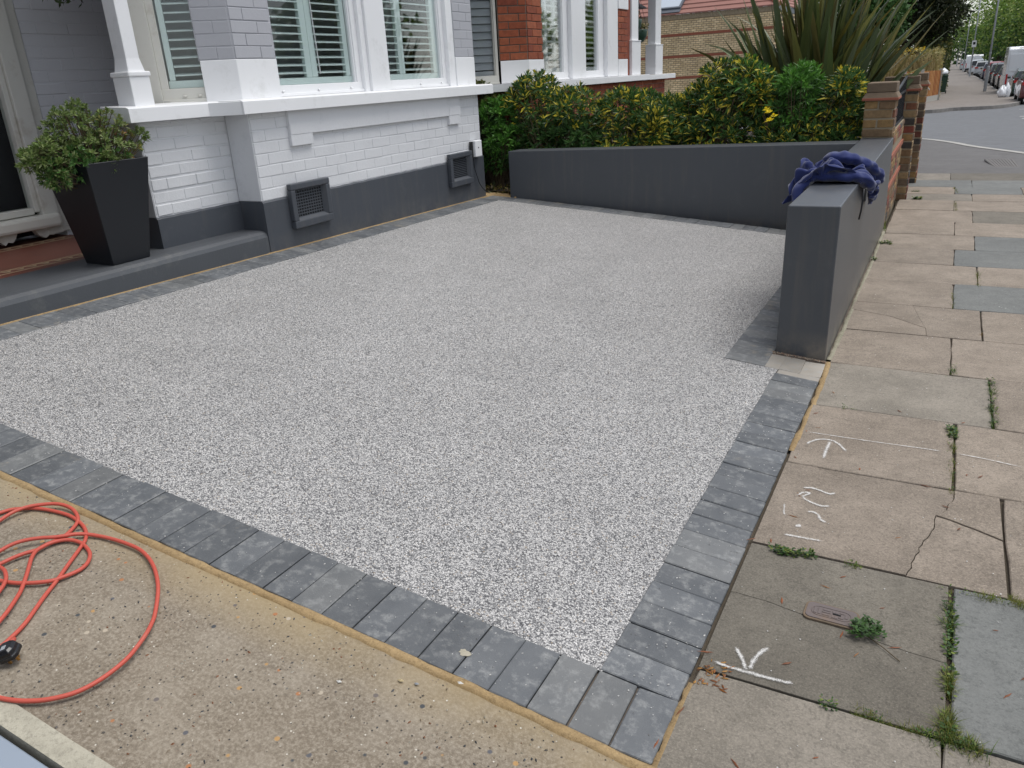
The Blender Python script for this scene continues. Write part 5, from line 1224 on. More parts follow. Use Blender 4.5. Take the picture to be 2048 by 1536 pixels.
labs = ['nearest bright green street tree on the right, towering over the white van', 'second bright green street tree on the right behind the white van', 'third green street tree along the right side of the road', 'fourth green street tree along the right side of the road',
        'fifth street tree on the right, behind the lamp post with the sign', 'small distant green street tree where the lamp posts converge', 'very distant green tree closing the end of the street on the right', 'very distant green tree closing the end of the street on the left']
for i, ((x, y, s_), lb) in enumerate(zip(rt, labs)):
    tree((x, y, -1), lb, [((0, 0, 5.0*s_), (3.0*s_, 3.2*s_, 3.2*s_), BR, 2), ((-1.2*s_, -.8, 3.6*s_), (2.2*s_, 2.4*s_, 2.0*s_), BR+MD, 1.3), ((.8, 0, 8.0*s_), (2.6*s_, 2.6*s_, 2.6*s_), BR, 1.4), ((1.0, .5, 2.6*s_), (2.4*s_, 2.4*s_, 1.8*s_), MD+DK, 1)], 2600 if i < 3 else 1500, .26 if i < 3 else .34, BR, 60+i, (.2, 2.4))
rr = random.Random(99); mb = MB()
for i in range(5200):
    x = rr.uniform(-60, 50); h_ = 7.5+2.5*noise.noise((x*.12, 1, 1)); leafcloud(mb, (x, 215+rr.uniform(-4, 4), -1+h_*rr.random()**.8), (.8, .8, .5), 1, 1.5, MD+BR[:3], rr, elong=1.6)
mb.build('distant_wood', M['leaf'], label='distant green wood closing the view at the end of the street', cat='wood', kind='stuff')
# trees across the street (seen mirrored in the bay windows)
for i, (x, y, s_) in enumerate([(17, -6, 1.1), (18, 3, 1.2), (17, 12, 1.05), (18.5, 21, 1.2), (17, 31, 1.1), (15, 43, 1.1), (12, 54, 1.1)]):
    s_ = s_*.72; tree((x, y, zg(y)), ['street tree across the road level with the camera', 'street tree across the road opposite the planter', 'street tree across the road opposite the end of the low wall', 'street tree across the road opposite the side road', 'street tree across the road beyond the side road', 'street tree across the road opposite the orange fence', 'street tree across the road opposite the white van'][i] + ', outside the frame', [((0, 0, 5.0*s_), (3.6*s_, 3.9*s_, 3.0*s_), BR, 2), ((0, -1, 3.0*s_), (3.2*s_, 3.4*s_, 2.0*s_), MD+DK, 1.3), ((.4, 0, 7.0*s_), (2.6*s_, 2.6*s_, 2.0*s_), BR, 1)], 900, .5, BR, 80+i, (.25, 2.0), grp='trees across the street')

def lamp(x, y, h, label, sign=False, base=.09):
    e = empty('lamp_post', (x, y, zg(y)+.12), label, 'lamp post', 'lamp posts along the far pavement')
    mb = MB(); mb.lathe([(base, 0), (base, 1.38), (base*.86, 1.42), (.06, 1.45)], seg=14); mb.build('base_column', M['steel'], e, smooth=False)
    mb = MB(); mb.tube([(0, 0, 1.45), (0, 0, h*.6), (0, 0, h)], [.060, .05, .04], 10); mb.build('pole', M['steel'], e, smooth=True)
    mb = MB(); mb.tube([(0, 0, h), (.3, 0, h+.1), (.8, 0, h+.14)], .03, 6); mb.build('arm', M['steel'], e); boxo('lantern', (.75, -.12, h+.09), (1.25, .12, h+.20), M['steel'], e, bevel=.03)
    mb = MB(); mb.tube([(0, 0, 2.15), (0, 0, 2.22)], .075, 12); mb.build('band', M['steel'], e)
    if sign:
        boxo('sign_plate', (-.20, -.075, 2.75), (.20, -.06, 3.35), M['white'], e, bevel=.004)
        mb = MB(); mb.box((-.11, -.0785, 2.98), (.11, -.0755, 3.22)); mb.build('sign_symbol', M['iron'], e)
lamp(1.52, 58.6, 8.0, 'nearest grey lamp post with a thick base on the far pavement')
lamp(.98, 97, 8.0, 'grey lamp post carrying a small white parking sign with a dark symbol', True)
lamp(.42, 128, 7.2, 'thin distant lamp post, first beyond the one with the sign'); lamp(.05, 150, 8.0, 'thin distant lamp post, farthest but one along the pavement'); lamp(-.55, 178, 7.5, 'farthest thin lamp post at the end of the street')

def car_paint(name, c): 
    m = plain(name, c, .22); m.node_tree.nodes['Principled BSDF'].inputs['Coat Weight'].default_value = .6; return m
CP = {k: car_paint(k, c) for k, c in dict(dark_green_paint=(.008,.035,.025), dark_red_paint=(.10,.012,.015), black_paint=(.012,.012,.015), charcoal_paint=(.03,.033,.038), silver_paint=(.42,.44,.46), white_paint=(.72,.74,.77), red_paint=(.30,.02,.02), navy_paint=(.015,.02,.05)).items()}
def vehicle(x, y, label, paintn, kind='car', W_=1.75, L_=4.2, H_=1.46, group='vehicles parked along the far kerb', plate=True, cat=None):
    """x: left side, y: rear bumper; body is lofted from side profiles narrowing to the roof, rear faces the camera"""
    e = empty('parked_van' if kind == 'van' else 'parked_car', (x+W_/2, y, zg(y+2)), label, cat or kind, group)
    pm = CP[paintn]
    if kind == 'van': low = [(0, .32), (0, .95), (.02, 1.05), (L_-1.3, 1.05), (L_-.15, .95), (L_, .6), (L_, .32)]; top = [(.03, 1.05), (.08, H_-.15), (.25, H_), (L_-1.9, H_), (L_-1.55, H_-.05), (L_-1.0, 1.06)]
    else: low = [(0, .30), (-.03, .55), (.02, .93), (.35, .97), (L_-1.2, .95), (L_-.2, .82), (L_, .60), (L_-.03, .30)]; top = [(.12, .95), (.42, H_-.10), (.8, H_), (L_*.52, H_-.01), (L_*.60, H_-.07), (L_-1.25, .955)]
    def loft(prof, stations, name, mat, bev=.02):
        mb = MB(); n = len(prof); vs = []
        for (xx, sc_y, dz) in stations:
            for (py, pz) in prof: vs.append((xx, L_/2 + (py-L_/2)*sc_y, pz+dz))
        fs = [tuple(range(n))[::1], tuple(reversed(range((len(stations)-1)*n, len(stations)*n)))] + [(j*n+(i+1) % n, j*n+i, (j+1)*n+i, (j+1)*n+(i+1) % n) for j in range(len(stations)-1) for i in range(n)]
        mb.add(vs, fs); o = mb.build(name, mat, e, bevel=bev)
        bm = bmesh.new(); bm.from_mesh(o.data); bmesh.ops.recalc_face_normals(bm, faces=bm.faces); bm.to_mesh(o.data); bm.free(); return o
    w = W_/2
    loft(low, [(-w, .975, 0), (-w+.06, .995, 0), (w-.06, .995, 0), (w, .975, 0)], 'body', pm, .03)
    tw = w-.16
    if kind == 'van': loft(top, [(-w+.03, .99, 0), (-w+.10, 1, 0), (w-.10, 1, 0), (w-.03, .99, 0)], 'cargo_box', pm, .04)
    else:
        mb = MB(); n = len(top); vs = []
        for s_ in (-1, 1):
            for (py, pz) in top: vs.append((s_*(w-.05-(pz-.95)/(H_-.95)*.17), py, pz))
        fs = [tuple(range(n)), tuple(reversed(range(n, 2*n)))] + [((i+1) % n, i, n+i, n+(i+1) % n) for i in range(n)]
        mb.add(vs, fs); o = mb.build('cabin', pm, e, bevel=.02)
        bm = bmesh.new(); bm.from_mesh(o.data); bmesh.ops.recalc_face_normals(bm, faces=bm.faces); bm.to_mesh(o.data); bm.free()
    # rear window, side windows
    def pane(pts, name='window', mat=M['carglass']): mb = MB(); mb.add(pts, [tuple(range(len(pts)))]); mb.build(name, mat, e)
    if kind == 'van':
        for s_ in (-1, 1):
            mb = MB(); mb.box((s_*.03 if s_ > 0 else -w+.14, .005, 1.28), (w-.14 if s_ > 0 else -.03, .03, H_-.38)); mb.build('rear_door_panel', pm, e, bevel=.01)
            pane([(s_*w*.985, L_-1.75, 1.12), (s_*w*.985, L_-1.15, 1.12), (s_*w*.95, L_-1.65, H_-.30), (s_*w*.95, L_-1.75, H_-.30)])
        pane([(-.7, L_-.98, 1.1), (.7, L_-.98, 1.1), (.66, L_-1.5, H_-.1), (-.66, L_-1.5, H_-.1)], 'windscreen')
        mb = MB(); mb.box((-.5, .0, H_-.10), (.5, .06, H_-.06)); mb.build('roof_mark', M['leadgrey'], e)
    else:
        r0, r1 = top[0], top[1]; f = lambda t: (r0[0]+(r1[0]-r0[0])*t-.006, r0[1]+(r1[1]-r0[1])*t)
        ww = lambda t: w-.05-(f(t)[1]-.95)/(H_-.95)*.17-.09
        a, b_ = .06, .95
        pane([(-ww(a), f(a)[0]-.018, f(a)[1]), (ww(a), f(a)[0]-.018, f(a)[1]), (ww(b_), f(b_)[0]-.018, f(b_)[1]), (-ww(b_), f(b_)[0]-.018, f(b_)[1])], 'rear_window')
        for s_ in (-1, 1):
            sx = lambda z: s_*(w-.05-(z-.95)/(H_-.95)*.17+.006)
            for (ya, yb, yc, yd) in ((.42, 1.42, 1.42, .66), (1.48, 2.35, 2.30, 1.48), (2.41, 2.95, 2.50, 2.36)):
                z0, z1 = .99, H_-.11; pane([(sx(z0), ya, z0), (sx(z0), yb, z0), (sx(z1), yc, z1), (sx(z1), yd, z1)])
            mb = MB(); mb.obox((s_*(w+.07), L_*.62, 1.0), Vector((1,0,0)), Vector((0,1,0)), Z3, .08, .05, .055); mb.build('door_mirror', pm, e, bevel=.02)
        mb = MB(); mb.tube([(-.1, .10, 1.0), (.28, .14, 1.06)], .012, 5); mb.build('rear_wiper', M['rubber'], e)
    for s_ in (-1, 1):
        mb = MB()
        if kind == 'van': mb.box((s_*(w-.11)-.045, -.012, .62), (s_*(w-.11)+.045, .02, 1.15))
        else: mb.box((s_*(w-.20)-.16, -.040, .80), (s_*(w-.20)+.155, .05, .935))
        mb.build('tail_light', M['redlamp'], e, bevel=.012)
        for yy in (.78, L_-.82):
            wl = empty('wheel', (s_*(w-.10), yy, .31)); wl.parent = e
            mb = MB(); mb.tube([(-.10, 0, 0), (.10, 0, 0)], .31, 20); mb.build('tyre', M['rubber'], wl)
            mb = MB(); mb.tube([(-.108, 0, 0), (.108, 0, 0)], .19, 14); mb.build('rim', M['steel'], wl)
    boxo('bumper', (-w+.04, -.06, .34), (w-.04, .10, .56), pm if kind == 'car' else M['rubber'], e, bevel=.03)
    if plate: boxo('number_plate', (-.26, -.048 if kind == 'car' else -.06, .68), (.26, -.030 if kind == 'car' else -.0, .79), M['plate'], e, bevel=.004)
    return e
vehicle(2.38, 41.3, 'dark red car cut by the right edge, nearest of the parked vehicles', 'dark_red_paint', H_=1.5)
gc = vehicle(2.42, 48.6, 'dark green hatchback with a yellow rear plate parked by the rubbish bags', 'dark_green_paint', H_=1.45)
vehicle(2.25, 54.2, 'large white van towering over the dark green car', 'white_paint', 'van', W_=2.0, L_=5.2, H_=2.55)
vehicle(2.20, 61, 'charcoal car parked directly beyond the white van with a pale roof', 'charcoal_paint', H_=1.5)
vehicle(2.12, 67, 'black car, second in the line beyond the white van', 'black_paint', H_=1.62)
vehicle(2.02, 72.5, 'black estate car, third in the line beyond the white van', 'charcoal_paint', H_=1.55)
vehicle(1.92, 78.5, 'red car, fourth in the line beyond the white van', 'red_paint', H_=1.6)
vehicle(1.80, 84.5, 'navy car, fifth in the line beyond the white van', 'navy_paint', H_=1.5)
vehicle(1.35, 100, 'silver car parked just past the lamp post with the sign', 'silver_paint', H_=1.5)
vehicle(.95, 108, 'white car in the far distance near the end of the street', 'white_paint', H_=1.6)
vehicle(.55, 120, 'white van very far down the street', 'white_paint', 'van', W_=1.9, L_=4.8, H_=2.1)
vehicle(.1, 134, 'silver car farthest away at the end of the street', 'silver_paint', H_=1.5)

# ------------------------------------------------------------------ cable and plug on the concrete
def lift(P, dz): return [(x, y, DZ(x, y)+dz) for x, y, z in P]
cable = empty('extension_cable', (-2.0, 1.0, .17), 'orange red extension cable lying in loops on the old concrete', 'cable')
rC = .0055
runs = [
 ([(-2.1676, 0.9138), (-2.1487, 0.9165), (-2.1198, 0.9130), (-2.0876, 0.8990), (-2.0661, 0.8822), (-2.0471, 0.8583), (-2.0305, 0.8298)], 0.012),
 ([(-2.4076, 1.0554), (-2.4033, 1.0739), (-2.3916, 1.1043), (-2.3572, 1.1344), (-2.3218, 1.1530), (-2.2743, 1.1662), (-2.2229, 1.1734), (-2.1767, 1.1694), (-2.1368, 1.1593), (-2.1012, 1.1419), (-2.0728, 1.1184), (-2.0534, 1.0905), (-2.0305, 1.0537), (-2.0044, 1.0114), (-1.9733, 0.9616), (-1.9442, 0.9098), (-1.9133, 0.8606), (-1.8892, 0.8219), (-1.8736, 0.7873), (-1.8620, 0.7518), (-1.8600, 0.7358)], 0),
 ([(-2.3592, 1.0259), (-2.3565, 1.0449), (-2.3611, 1.0823), (-2.3538, 1.1239), (-2.3349, 1.1533), (-2.3048, 1.1814), (-2.2730, 1.1942), (-2.2324, 1.1947), (-2.1931, 1.1812), (-2.1696, 1.1629), (-2.1511, 1.1368), (-2.1363, 1.1040), (-2.1338, 1.0723), (-2.1370, 1.0451), (-2.1327, 1.0134), (-2.1121, 0.9857), (-2.0758, 0.9531), (-2.0418, 0.9211), (-2.0062, 0.8837), (-1.9771, 0.8488), (-1.9510, 0.8141), (-1.9336, 0.7834), (-1.9238, 0.7601)], 0.0125),
 ([(-2.2148, 0.9378), (-2.2105, 0.9548), (-2.2060, 0.9843), (-2.1913, 1.0183), (-2.1657, 1.0485), (-2.1411, 1.0692), (-2.1208, 1.0932), (-2.1068, 1.1165), (-2.0866, 1.1355), (-2.0558, 1.1498), (-2.0077, 1.1596), (-1.9549, 1.1651), (-1.9035, 1.1651), (-1.8529, 1.1532), (-1.8002, 1.1300), (-1.7493, 1.0989), (-1.7088, 1.0683), (-1.6698, 1.0308), (-1.6359, 0.9929), (-1.6054, 0.9518), (-1.5809, 0.9063), (-1.5657, 0.8646), (-1.5612, 0.8185), (-1.5658, 0.7720), (-1.5813, 0.7310), (-1.6130, 0.6942), (-1.6523, 0.6676), (-1.6933, 0.6502), (-1.7349, 0.6369)], 0.018),
 ([(-2.1660, 0.9080), (-2.1615, 0.9245), (-2.1564, 0.9579), (-2.1474, 0.9897), (-2.1353, 1.0152), (-2.1349, 1.0490), (-2.1224, 1.0779), (-2.1009, 1.0956), (-2.0671, 1.1018), (-2.0308, 1.0948), (-1.9997, 1.0802), (-1.9758, 1.0572), (-1.9637, 1.0323), (-1.9631, 1.0056), (-1.9720, 0.9734), (-1.9795, 0.9534), (-2.0014, 0.9311), (-2.0377, 0.9064), (-2.0711, 0.8920), (-2.1101, 0.8785)], 0.006),
]
CHALK = [([(-0.3856, 3.0512), (-0.2492, 3.0483), (-0.1173, 3.0474), (0.0148, 3.05), (0.1367, 3.0505)], 0.006), ([(0.1627, 3.0495), (0.259, 3.0378), (0.3847, 3.0109)], 0.006), ([(-0.3435, 2.9345), (-0.3315, 2.9635), (-0.3118, 2.9897), (-0.2844, 3.0035), (-0.2549, 2.9996), (-0.2255, 2.9703), (-0.1967, 2.9157)], 0.011), ([(-0.2626, 3.0058), (-0.2671, 2.9169), (-0.2687, 2.8233)], 0.013), ([(-0.3024, 2.5748), (-0.2753, 2.5859), (-0.2431, 2.5786), (-0.2131, 2.5658), (-0.1922, 2.5815)], 0.01), ([(-0.3095, 2.512), (-0.2946, 2.5418), (-0.2743, 2.5442), (-0.2902, 2.514), (-0.2716, 2.4927), (-0.2284, 2.4731), (-0.1949, 2.4825)], 0.01), ([(-0.338, 2.4458), (-0.3315, 2.3946), (-0.3237, 2.3651)], 0.006), ([(-0.2627, 2.4178), (-0.2436, 2.4225), (-0.2271, 2.4109), (-0.2151, 2.3839), (-0.1947, 2.3684)], 0.01), ([(-0.2837, 2.3185), (-0.2729, 2.3179), (-0.2637, 2.3207)], 0.017), ([(-0.3092, 2.2514), (-0.2741, 2.2511), (-0.231, 2.2524), (-0.1924, 2.2539)], 0.01), ([(-0.3228, 1.6689), (-0.3011, 1.6379), (-0.2873, 1.6122), (-0.2773, 1.5918)], 0.01), ([(-0.2419, 1.7026), (-0.2611, 1.6689), (-0.2694, 1.6329), (-0.2727, 1.5939)], 0.01), ([(-0.3578, 1.593), (-0.3286, 1.5885), (-0.3006, 1.5874), (-0.2735, 1.5886), (-0.2387, 1.5879), (-0.2013, 1.59), (-0.1647, 1.5936)], 0.01)]
for P, dz in runs:
    Q_ = smooth_path([Vector((x, y, 0)) for x, y in P], 7); cols_ = []
    pts = [(q.x, q.y, DZ(q.x, q.y) + rC*.9 + dz*.5*(1+.5*math.sin(i*.06))*min(1, .25+abs(math.sin(i*.05)))) for i, q in enumerate(Q_)]
    mb = MB(); mb.tube(pts, rC, 9); o = mb.build('cable_loop', M['cable'], cable, smooth=True); o.location = -Vector(cable.location)
pg = empty('plug', (-1.798, 0.730, 0.171), 'black three pin mains plug with brass pins lying beside the orange cable', 'plug')
pg.location.z += .022; pg.rotation_euler = (R(8), R(-18), R(38)); pg.scale = (.92, .92, .92)
mb = MB(); prof = [(-.026, -.014), (-.018, -.026), (.018, -.026), (.026, -.014), (.026, .016), (.014, .027), (-.014, .027), (-.026, .016)]
n_ = 8; mb.add([(x, y, -.004) for x, y in prof] + [(x*1.0, y*1.0, .006) for x, y in prof] + [(x*.93, y*.93, .009) for x, y in prof] + [(x*.90, y*.90, .020) for x, y in prof] + [(x*.66, y*.66, .027) for x, y in prof],
 [tuple(reversed(range(n_))), tuple(range(4*n_, 5*n_))] + [(r*n_+i, r*n_+(i+1) % n_, (r+1)*n_+(i+1) % n_, (r+1)*n_+i) for r in range(4) for i in range(n_)])
mb.build('casing', M['black'], pg, bevel=.0012)
mb = MB(); mb.tube([(0, .020, .010), (0, .034, .010), (0, .044, .008)], [.008, .0075, .0068], 10); mb.build('cord_grip', M['cable'], pg, smooth=True)
for (x, y, l_) in ((-.011, -.008, .020), (.011, -.008, .020), (0, .012, .024)):
    mb = MB(); mb.box((x-.0035, y-.002, -.004-l_), (x+.0035, y+.002, -.0042)); mb.build('pin', M['brass'], pg, bevel=.0006)
boxo('moulded_label', (-.006, -.010, .0265), (.006, .004, .0274), M['steel'], pg, bevel=.0003)

# ------------------------------------------------------------------ blue hooded top thrown over the wall
# vertex positions of the draped cloth in millimetres (rows of a 49 by 55 grid)
HD = [56,150,132,60,138,135,58,143,147,68,135,157,77,135,169,81,138,184,96,129,191,110,137,181,116,123,191,115,119,207,121,123,220,130,128,233,138,129,243,134,121,250,138,111,262,160,109,257,178,99,269,194,90,282,209,83,293,220,74,302,
221,64,314,219,58,329,235,64,340,248,71,353,265,76,348,269,85,356,269,90,365,281,90,366,289,85,355,305,87,349,326,90,345,347,95,341,368,107,341,394,120,335,419,137,330,436,139,307,442,141,285,446,141,267,455,149,259,452,157,252,
452,166,247,469,174,249,481,189,263,499,203,271,495,207,252,500,211,239,512,218,248,515,233,246,526,240,243,52,154,144,65,154,136,74,139,140,87,144,153,95,151,168,105,147,178,104,155,194,115,147,207,131,145,199,137,129,202,140,122,214,
143,120,226,147,120,238,148,119,250,146,122,265,154,104,268,169,95,279,182,88,292,191,85,305,199,83,318,206,87,332,222,89,338,236,96,346,249,97,342,260,98,337,271,103,337,268,109,348,277,111,357,294,106,360,314,104,359,335,107,356,
355,114,347,373,127,328,398,148,333,416,148,305,429,142,282,435,159,277,440,151,269,453,149,270,461,160,262,456,177,260,465,192,253,483,205,257,496,217,270,503,216,256,494,221,244,507,224,237,519,233,233,524,246,237,61,166,151,68,152,155,
83,158,144,101,159,149,113,162,163,117,166,178,127,162,192,124,168,208,133,158,218,144,151,207,154,140,210,161,130,217,162,129,230,160,131,244,160,130,262,157,118,276,164,110,290,176,106,301,190,110,311,206,114,314,220,120,320,237,121,321,
238,112,309,250,120,313,250,107,310,260,114,313,264,122,325,278,123,338,298,123,350,319,123,356,339,127,352,354,133,331,379,151,337,392,146,306,407,142,280,423,157,285,425,160,270,436,160,264,450,165,270,465,173,276,471,189,268,469,209,266,
480,222,258,495,229,264,507,228,256,496,233,245,503,236,233,514,242,226,527,249,224,66,166,170,74,172,155,91,176,150,108,178,152,122,178,161,131,176,176,138,176,191,142,175,207,138,175,223,150,166,217,162,158,212,172,148,214,178,138,220,
177,128,232,173,119,247,176,114,262,184,110,276,196,114,287,206,123,294,218,133,300,235,133,298,253,135,297,253,122,285,251,112,278,262,117,285,269,111,292,269,125,304,284,116,320,306,121,331,322,133,337,342,136,329,360,159,332,389,166,316,
396,159,290,403,150,267,416,160,272,426,171,279,435,178,264,451,189,272,462,196,287,475,210,284,485,221,276,486,235,267,494,241,260,510,240,256,501,246,244,502,250,230,513,257,225,527,262,230,81,155,167,86,173,170,96,185,166,109,192,161,
121,192,172,119,184,187,130,191,200,135,194,214,146,194,223,155,183,223,162,169,226,176,164,218,182,154,225,183,144,236,174,136,249,179,131,266,180,126,284,194,130,283,208,134,280,222,134,281,236,130,281,253,133,279,268,131,277,264,123,266,
274,119,268,278,122,281,284,123,298,283,132,322,307,135,317,327,143,319,344,156,324,370,162,309,393,175,300,410,159,290,406,163,276,406,172,266,419,189,267,435,192,287,453,206,297,457,224,289,468,234,282,478,242,274,493,245,278,504,242,268,
498,244,253,501,258,244,516,251,239,514,268,237,516,276,226,88,154,181,99,165,176,108,177,176,104,190,181,111,200,190,122,200,204,115,188,219,120,180,233,128,181,243,140,190,246,157,189,240,172,180,233,170,165,234,173,156,243,175,149,259,
188,143,272,187,141,290,196,134,299,207,142,295,216,149,288,232,145,288,243,145,274,255,136,270,266,142,264,278,139,264,287,136,276,274,139,300,297,144,315,314,144,333,328,161,326,346,172,314,370,173,298,391,173,286,405,171,286,418,176,289,
408,194,284,427,202,295,444,218,308,456,235,304,473,239,306,474,248,295,486,253,283,494,255,270,509,252,267,495,255,258,512,256,253,528,259,245,531,273,233,526,287,232,87,157,200,97,165,196,103,175,198,105,187,204,102,201,214,113,205,230,
117,194,245,107,187,261,108,177,272,122,177,275,137,182,272,155,185,266,172,182,261,182,173,261,188,163,270,198,156,282,201,151,297,199,148,311,211,144,312,222,149,305,227,160,297,241,159,287,251,150,280,259,143,284,269,142,286,278,157,291,
288,154,315,304,148,342,320,165,346,335,175,336,362,172,325,381,181,304,390,186,285,397,184,294,407,193,305,424,208,309,430,229,305,448,245,306,460,250,316,473,254,313,483,257,303,493,260,289,496,265,271,513,264,262,497,265,251,514,268,247,
531,273,251,539,284,239,541,293,230,79,171,217,90,168,222,98,174,226,102,185,231,104,196,240,107,205,254,118,202,268,118,190,284,106,190,299,107,179,306,119,171,304,135,170,299,152,173,296,168,173,294,181,169,297,187,157,303,198,165,307,
211,162,310,212,157,323,224,157,320,234,162,312,242,168,302,253,164,296,251,152,301,265,160,307,281,170,325,304,170,347,316,162,367,337,164,362,353,173,342,360,186,315,377,192,298,389,199,291,401,203,289,407,217,304,419,233,316,435,245,322,
450,255,321,458,265,316,463,257,306,474,262,294,486,273,285,506,274,277,510,277,260,498,276,242,516,282,250,534,287,255,542,297,247,539,308,238,78,193,221,77,187,230,81,185,241,88,186,250,94,190,260,99,195,271,109,202,283,121,201,296,
118,190,312,106,190,322,114,180,327,126,170,326,139,163,323,155,159,318,169,155,317,183,158,324,198,163,326,209,173,321,217,170,333,228,168,333,238,167,328,247,169,323,253,180,318,262,172,329,272,166,349,291,166,367,310,169,380,329,176,379,
344,182,360,363,192,335,375,199,310,373,205,289,384,211,289,399,219,292,419,226,294,423,245,303,437,252,307,441,262,312,450,266,304,460,268,291,470,269,278,488,264,273,491,281,267,498,285,253,504,287,234,522,292,240,524,302,254,535,312,254,
542,325,249,71,207,227,80,205,233,88,203,240,86,204,253,92,209,261,96,214,269,101,217,279,105,212,295,110,205,312,115,201,326,120,191,333,130,181,335,143,175,333,159,172,327,173,171,316,183,175,330,198,179,335,214,183,334,225,182,325,
231,184,335,240,183,341,251,180,346,266,183,351,283,190,356,297,184,371,302,179,388,318,183,383,332,192,365,349,197,334,358,201,306,365,220,297,375,224,288,381,219,276,401,223,278,420,230,280,430,242,290,432,258,293,442,254,293,454,250,291,
466,252,280,478,255,268,475,273,266,481,288,260,487,289,244,502,294,249,513,302,249,516,319,246,526,331,241,529,323,230,71,220,231,79,218,240,87,216,248,100,213,244,103,222,254,110,225,261,117,218,263,121,213,274,124,216,291,129,212,306,
135,205,319,144,195,325,154,186,316,171,189,321,190,189,319,206,182,316,209,198,321,221,201,322,234,199,324,244,192,326,247,198,340,257,199,353,268,199,367,280,194,378,294,194,383,307,195,375,324,194,359,333,188,329,345,200,300,350,223,289,
359,221,276,361,234,282,379,233,283,397,234,268,416,237,265,430,238,271,429,249,280,439,246,280,451,247,274,462,252,264,473,259,254,470,277,254,471,294,254,485,303,250,498,311,244,508,318,235,520,321,221,519,337,218,531,336,213,70,233,234,
79,230,243,91,225,241,104,224,236,115,227,243,122,234,252,130,228,250,136,223,255,139,214,264,142,205,275,147,198,289,158,204,300,173,203,305,192,198,303,210,190,297,221,205,297,235,196,298,239,211,296,248,200,300,247,210,309,257,204,321,
263,210,339,275,205,351,285,206,361,298,203,361,312,200,349,318,187,329,329,195,302,336,220,287,346,219,270,348,231,267,362,229,269,374,243,279,397,244,280,414,250,275,424,254,266,436,259,267,444,262,277,447,260,265,456,263,255,466,266,242,
478,279,240,479,297,237,480,315,234,494,314,221,506,315,211,512,327,202,518,337,197,524,344,202,73,241,229,81,240,240,93,236,247,103,236,238,117,237,236,131,239,238,134,244,250,144,242,254,152,236,258,159,227,261,164,213,267,169,196,272,
182,194,281,201,192,282,214,208,288,228,195,281,247,192,277,256,203,276,266,211,281,271,206,295,260,221,302,270,209,315,277,218,330,286,210,339,295,204,338,307,197,326,324,206,317,319,209,290,333,215,272,340,231,270,350,237,279,362,242,263,
384,252,268,399,259,283,413,266,277,424,269,275,429,273,267,441,275,272,449,274,262,461,277,255,463,282,239,472,287,225,484,300,216,483,318,210,491,331,203,502,324,190,497,337,194,502,343,203,515,349,205,77,244,220,86,238,231,90,247,243,
103,240,248,116,238,248,123,248,237,138,248,237,146,255,246,155,246,242,159,235,239,164,221,242,175,211,254,188,207,265,202,209,276,220,213,276,233,198,268,250,196,263,265,195,265,277,202,271,281,210,282,272,224,288,271,222,307,285,216,315,
292,221,328,299,214,326,314,212,330,312,212,307,325,224,290,329,226,270,333,237,278,348,245,266,369,252,278,387,272,276,409,281,285,421,275,293,428,280,287,433,283,279,440,290,267,454,287,263,456,291,247,467,300,236,464,303,217,473,309,200,
486,316,188,494,330,181,505,335,174,509,342,185,502,349,194,505,355,208,79,253,220,92,242,223,97,242,236,102,252,248,113,244,256,126,250,247,131,254,234,144,261,235,156,256,231,166,248,233,170,235,232,173,230,249,183,221,265,201,220,272,
217,219,265,233,216,267,249,215,265,261,217,265,273,222,268,286,228,276,284,226,295,276,232,309,290,226,312,301,223,318,308,226,326,324,221,323,311,226,303,316,228,279,324,235,264,330,245,274,352,249,282,377,268,283,402,268,295,416,287,304,
427,291,303,431,291,295,441,289,287,454,293,273,465,299,259,456,308,245,459,314,227,465,319,210,478,325,198,482,331,185,487,336,171,499,344,169,509,351,176,512,351,192,512,361,205,81,260,225,95,250,223,105,242,230,107,254,240,113,252,255,
129,252,256,130,261,239,138,266,229,150,259,222,163,252,221,176,245,224,181,239,240,180,234,261,199,232,271,219,233,271,231,229,283,246,224,291,259,231,293,268,243,292,280,246,299,292,247,305,292,240,317,289,233,328,300,234,325,309,236,318,
329,233,320,317,239,298,311,240,275,319,246,263,336,246,264,352,262,290,386,265,303,416,272,317,426,285,319,431,294,314,432,303,300,448,300,287,451,304,268,466,316,257,469,318,240,463,326,224,466,330,206,481,338,196,481,341,184,488,342,179,
492,354,171,503,361,178,515,365,188,524,362,202,79,258,234,94,258,227,105,249,227,114,250,235,117,258,248,129,259,260,136,259,245,138,274,236,148,271,224,162,264,219,173,258,223,181,251,237,176,245,260,197,245,273,219,247,281,238,249,287,
245,248,305,253,246,320,266,244,327,277,243,334,278,258,329,287,256,335,287,247,342,298,243,338,310,243,328,331,246,319,326,247,293,308,251,277,321,251,274,339,259,264,365,269,286,400,280,311,419,281,333,438,281,323,438,286,310,440,311,304,
449,314,281,449,317,258,461,322,244,471,332,236,475,330,221,469,339,208,473,343,191,479,353,182,488,354,180,501,350,183,506,361,192,511,371,205,522,380,197,83,268,236,91,257,239,103,257,233,117,257,230,120,260,241,127,265,251,139,258,254,
143,267,243,147,278,235,156,269,232,166,264,233,179,264,242,175,258,263,201,259,268,225,263,277,239,270,295,247,271,315,262,271,327,270,271,340,268,264,353,278,269,355,289,273,352,289,262,355,297,254,350,305,256,333,327,258,323,330,258,294,
312,262,281,319,261,269,341,264,278,379,278,287,402,292,322,428,294,335,445,287,331,452,291,308,454,316,296,448,329,274,450,331,250,456,329,232,465,340,228,477,342,220,482,338,207,479,352,199,485,363,191,496,357,194,496,367,185,502,378,196,
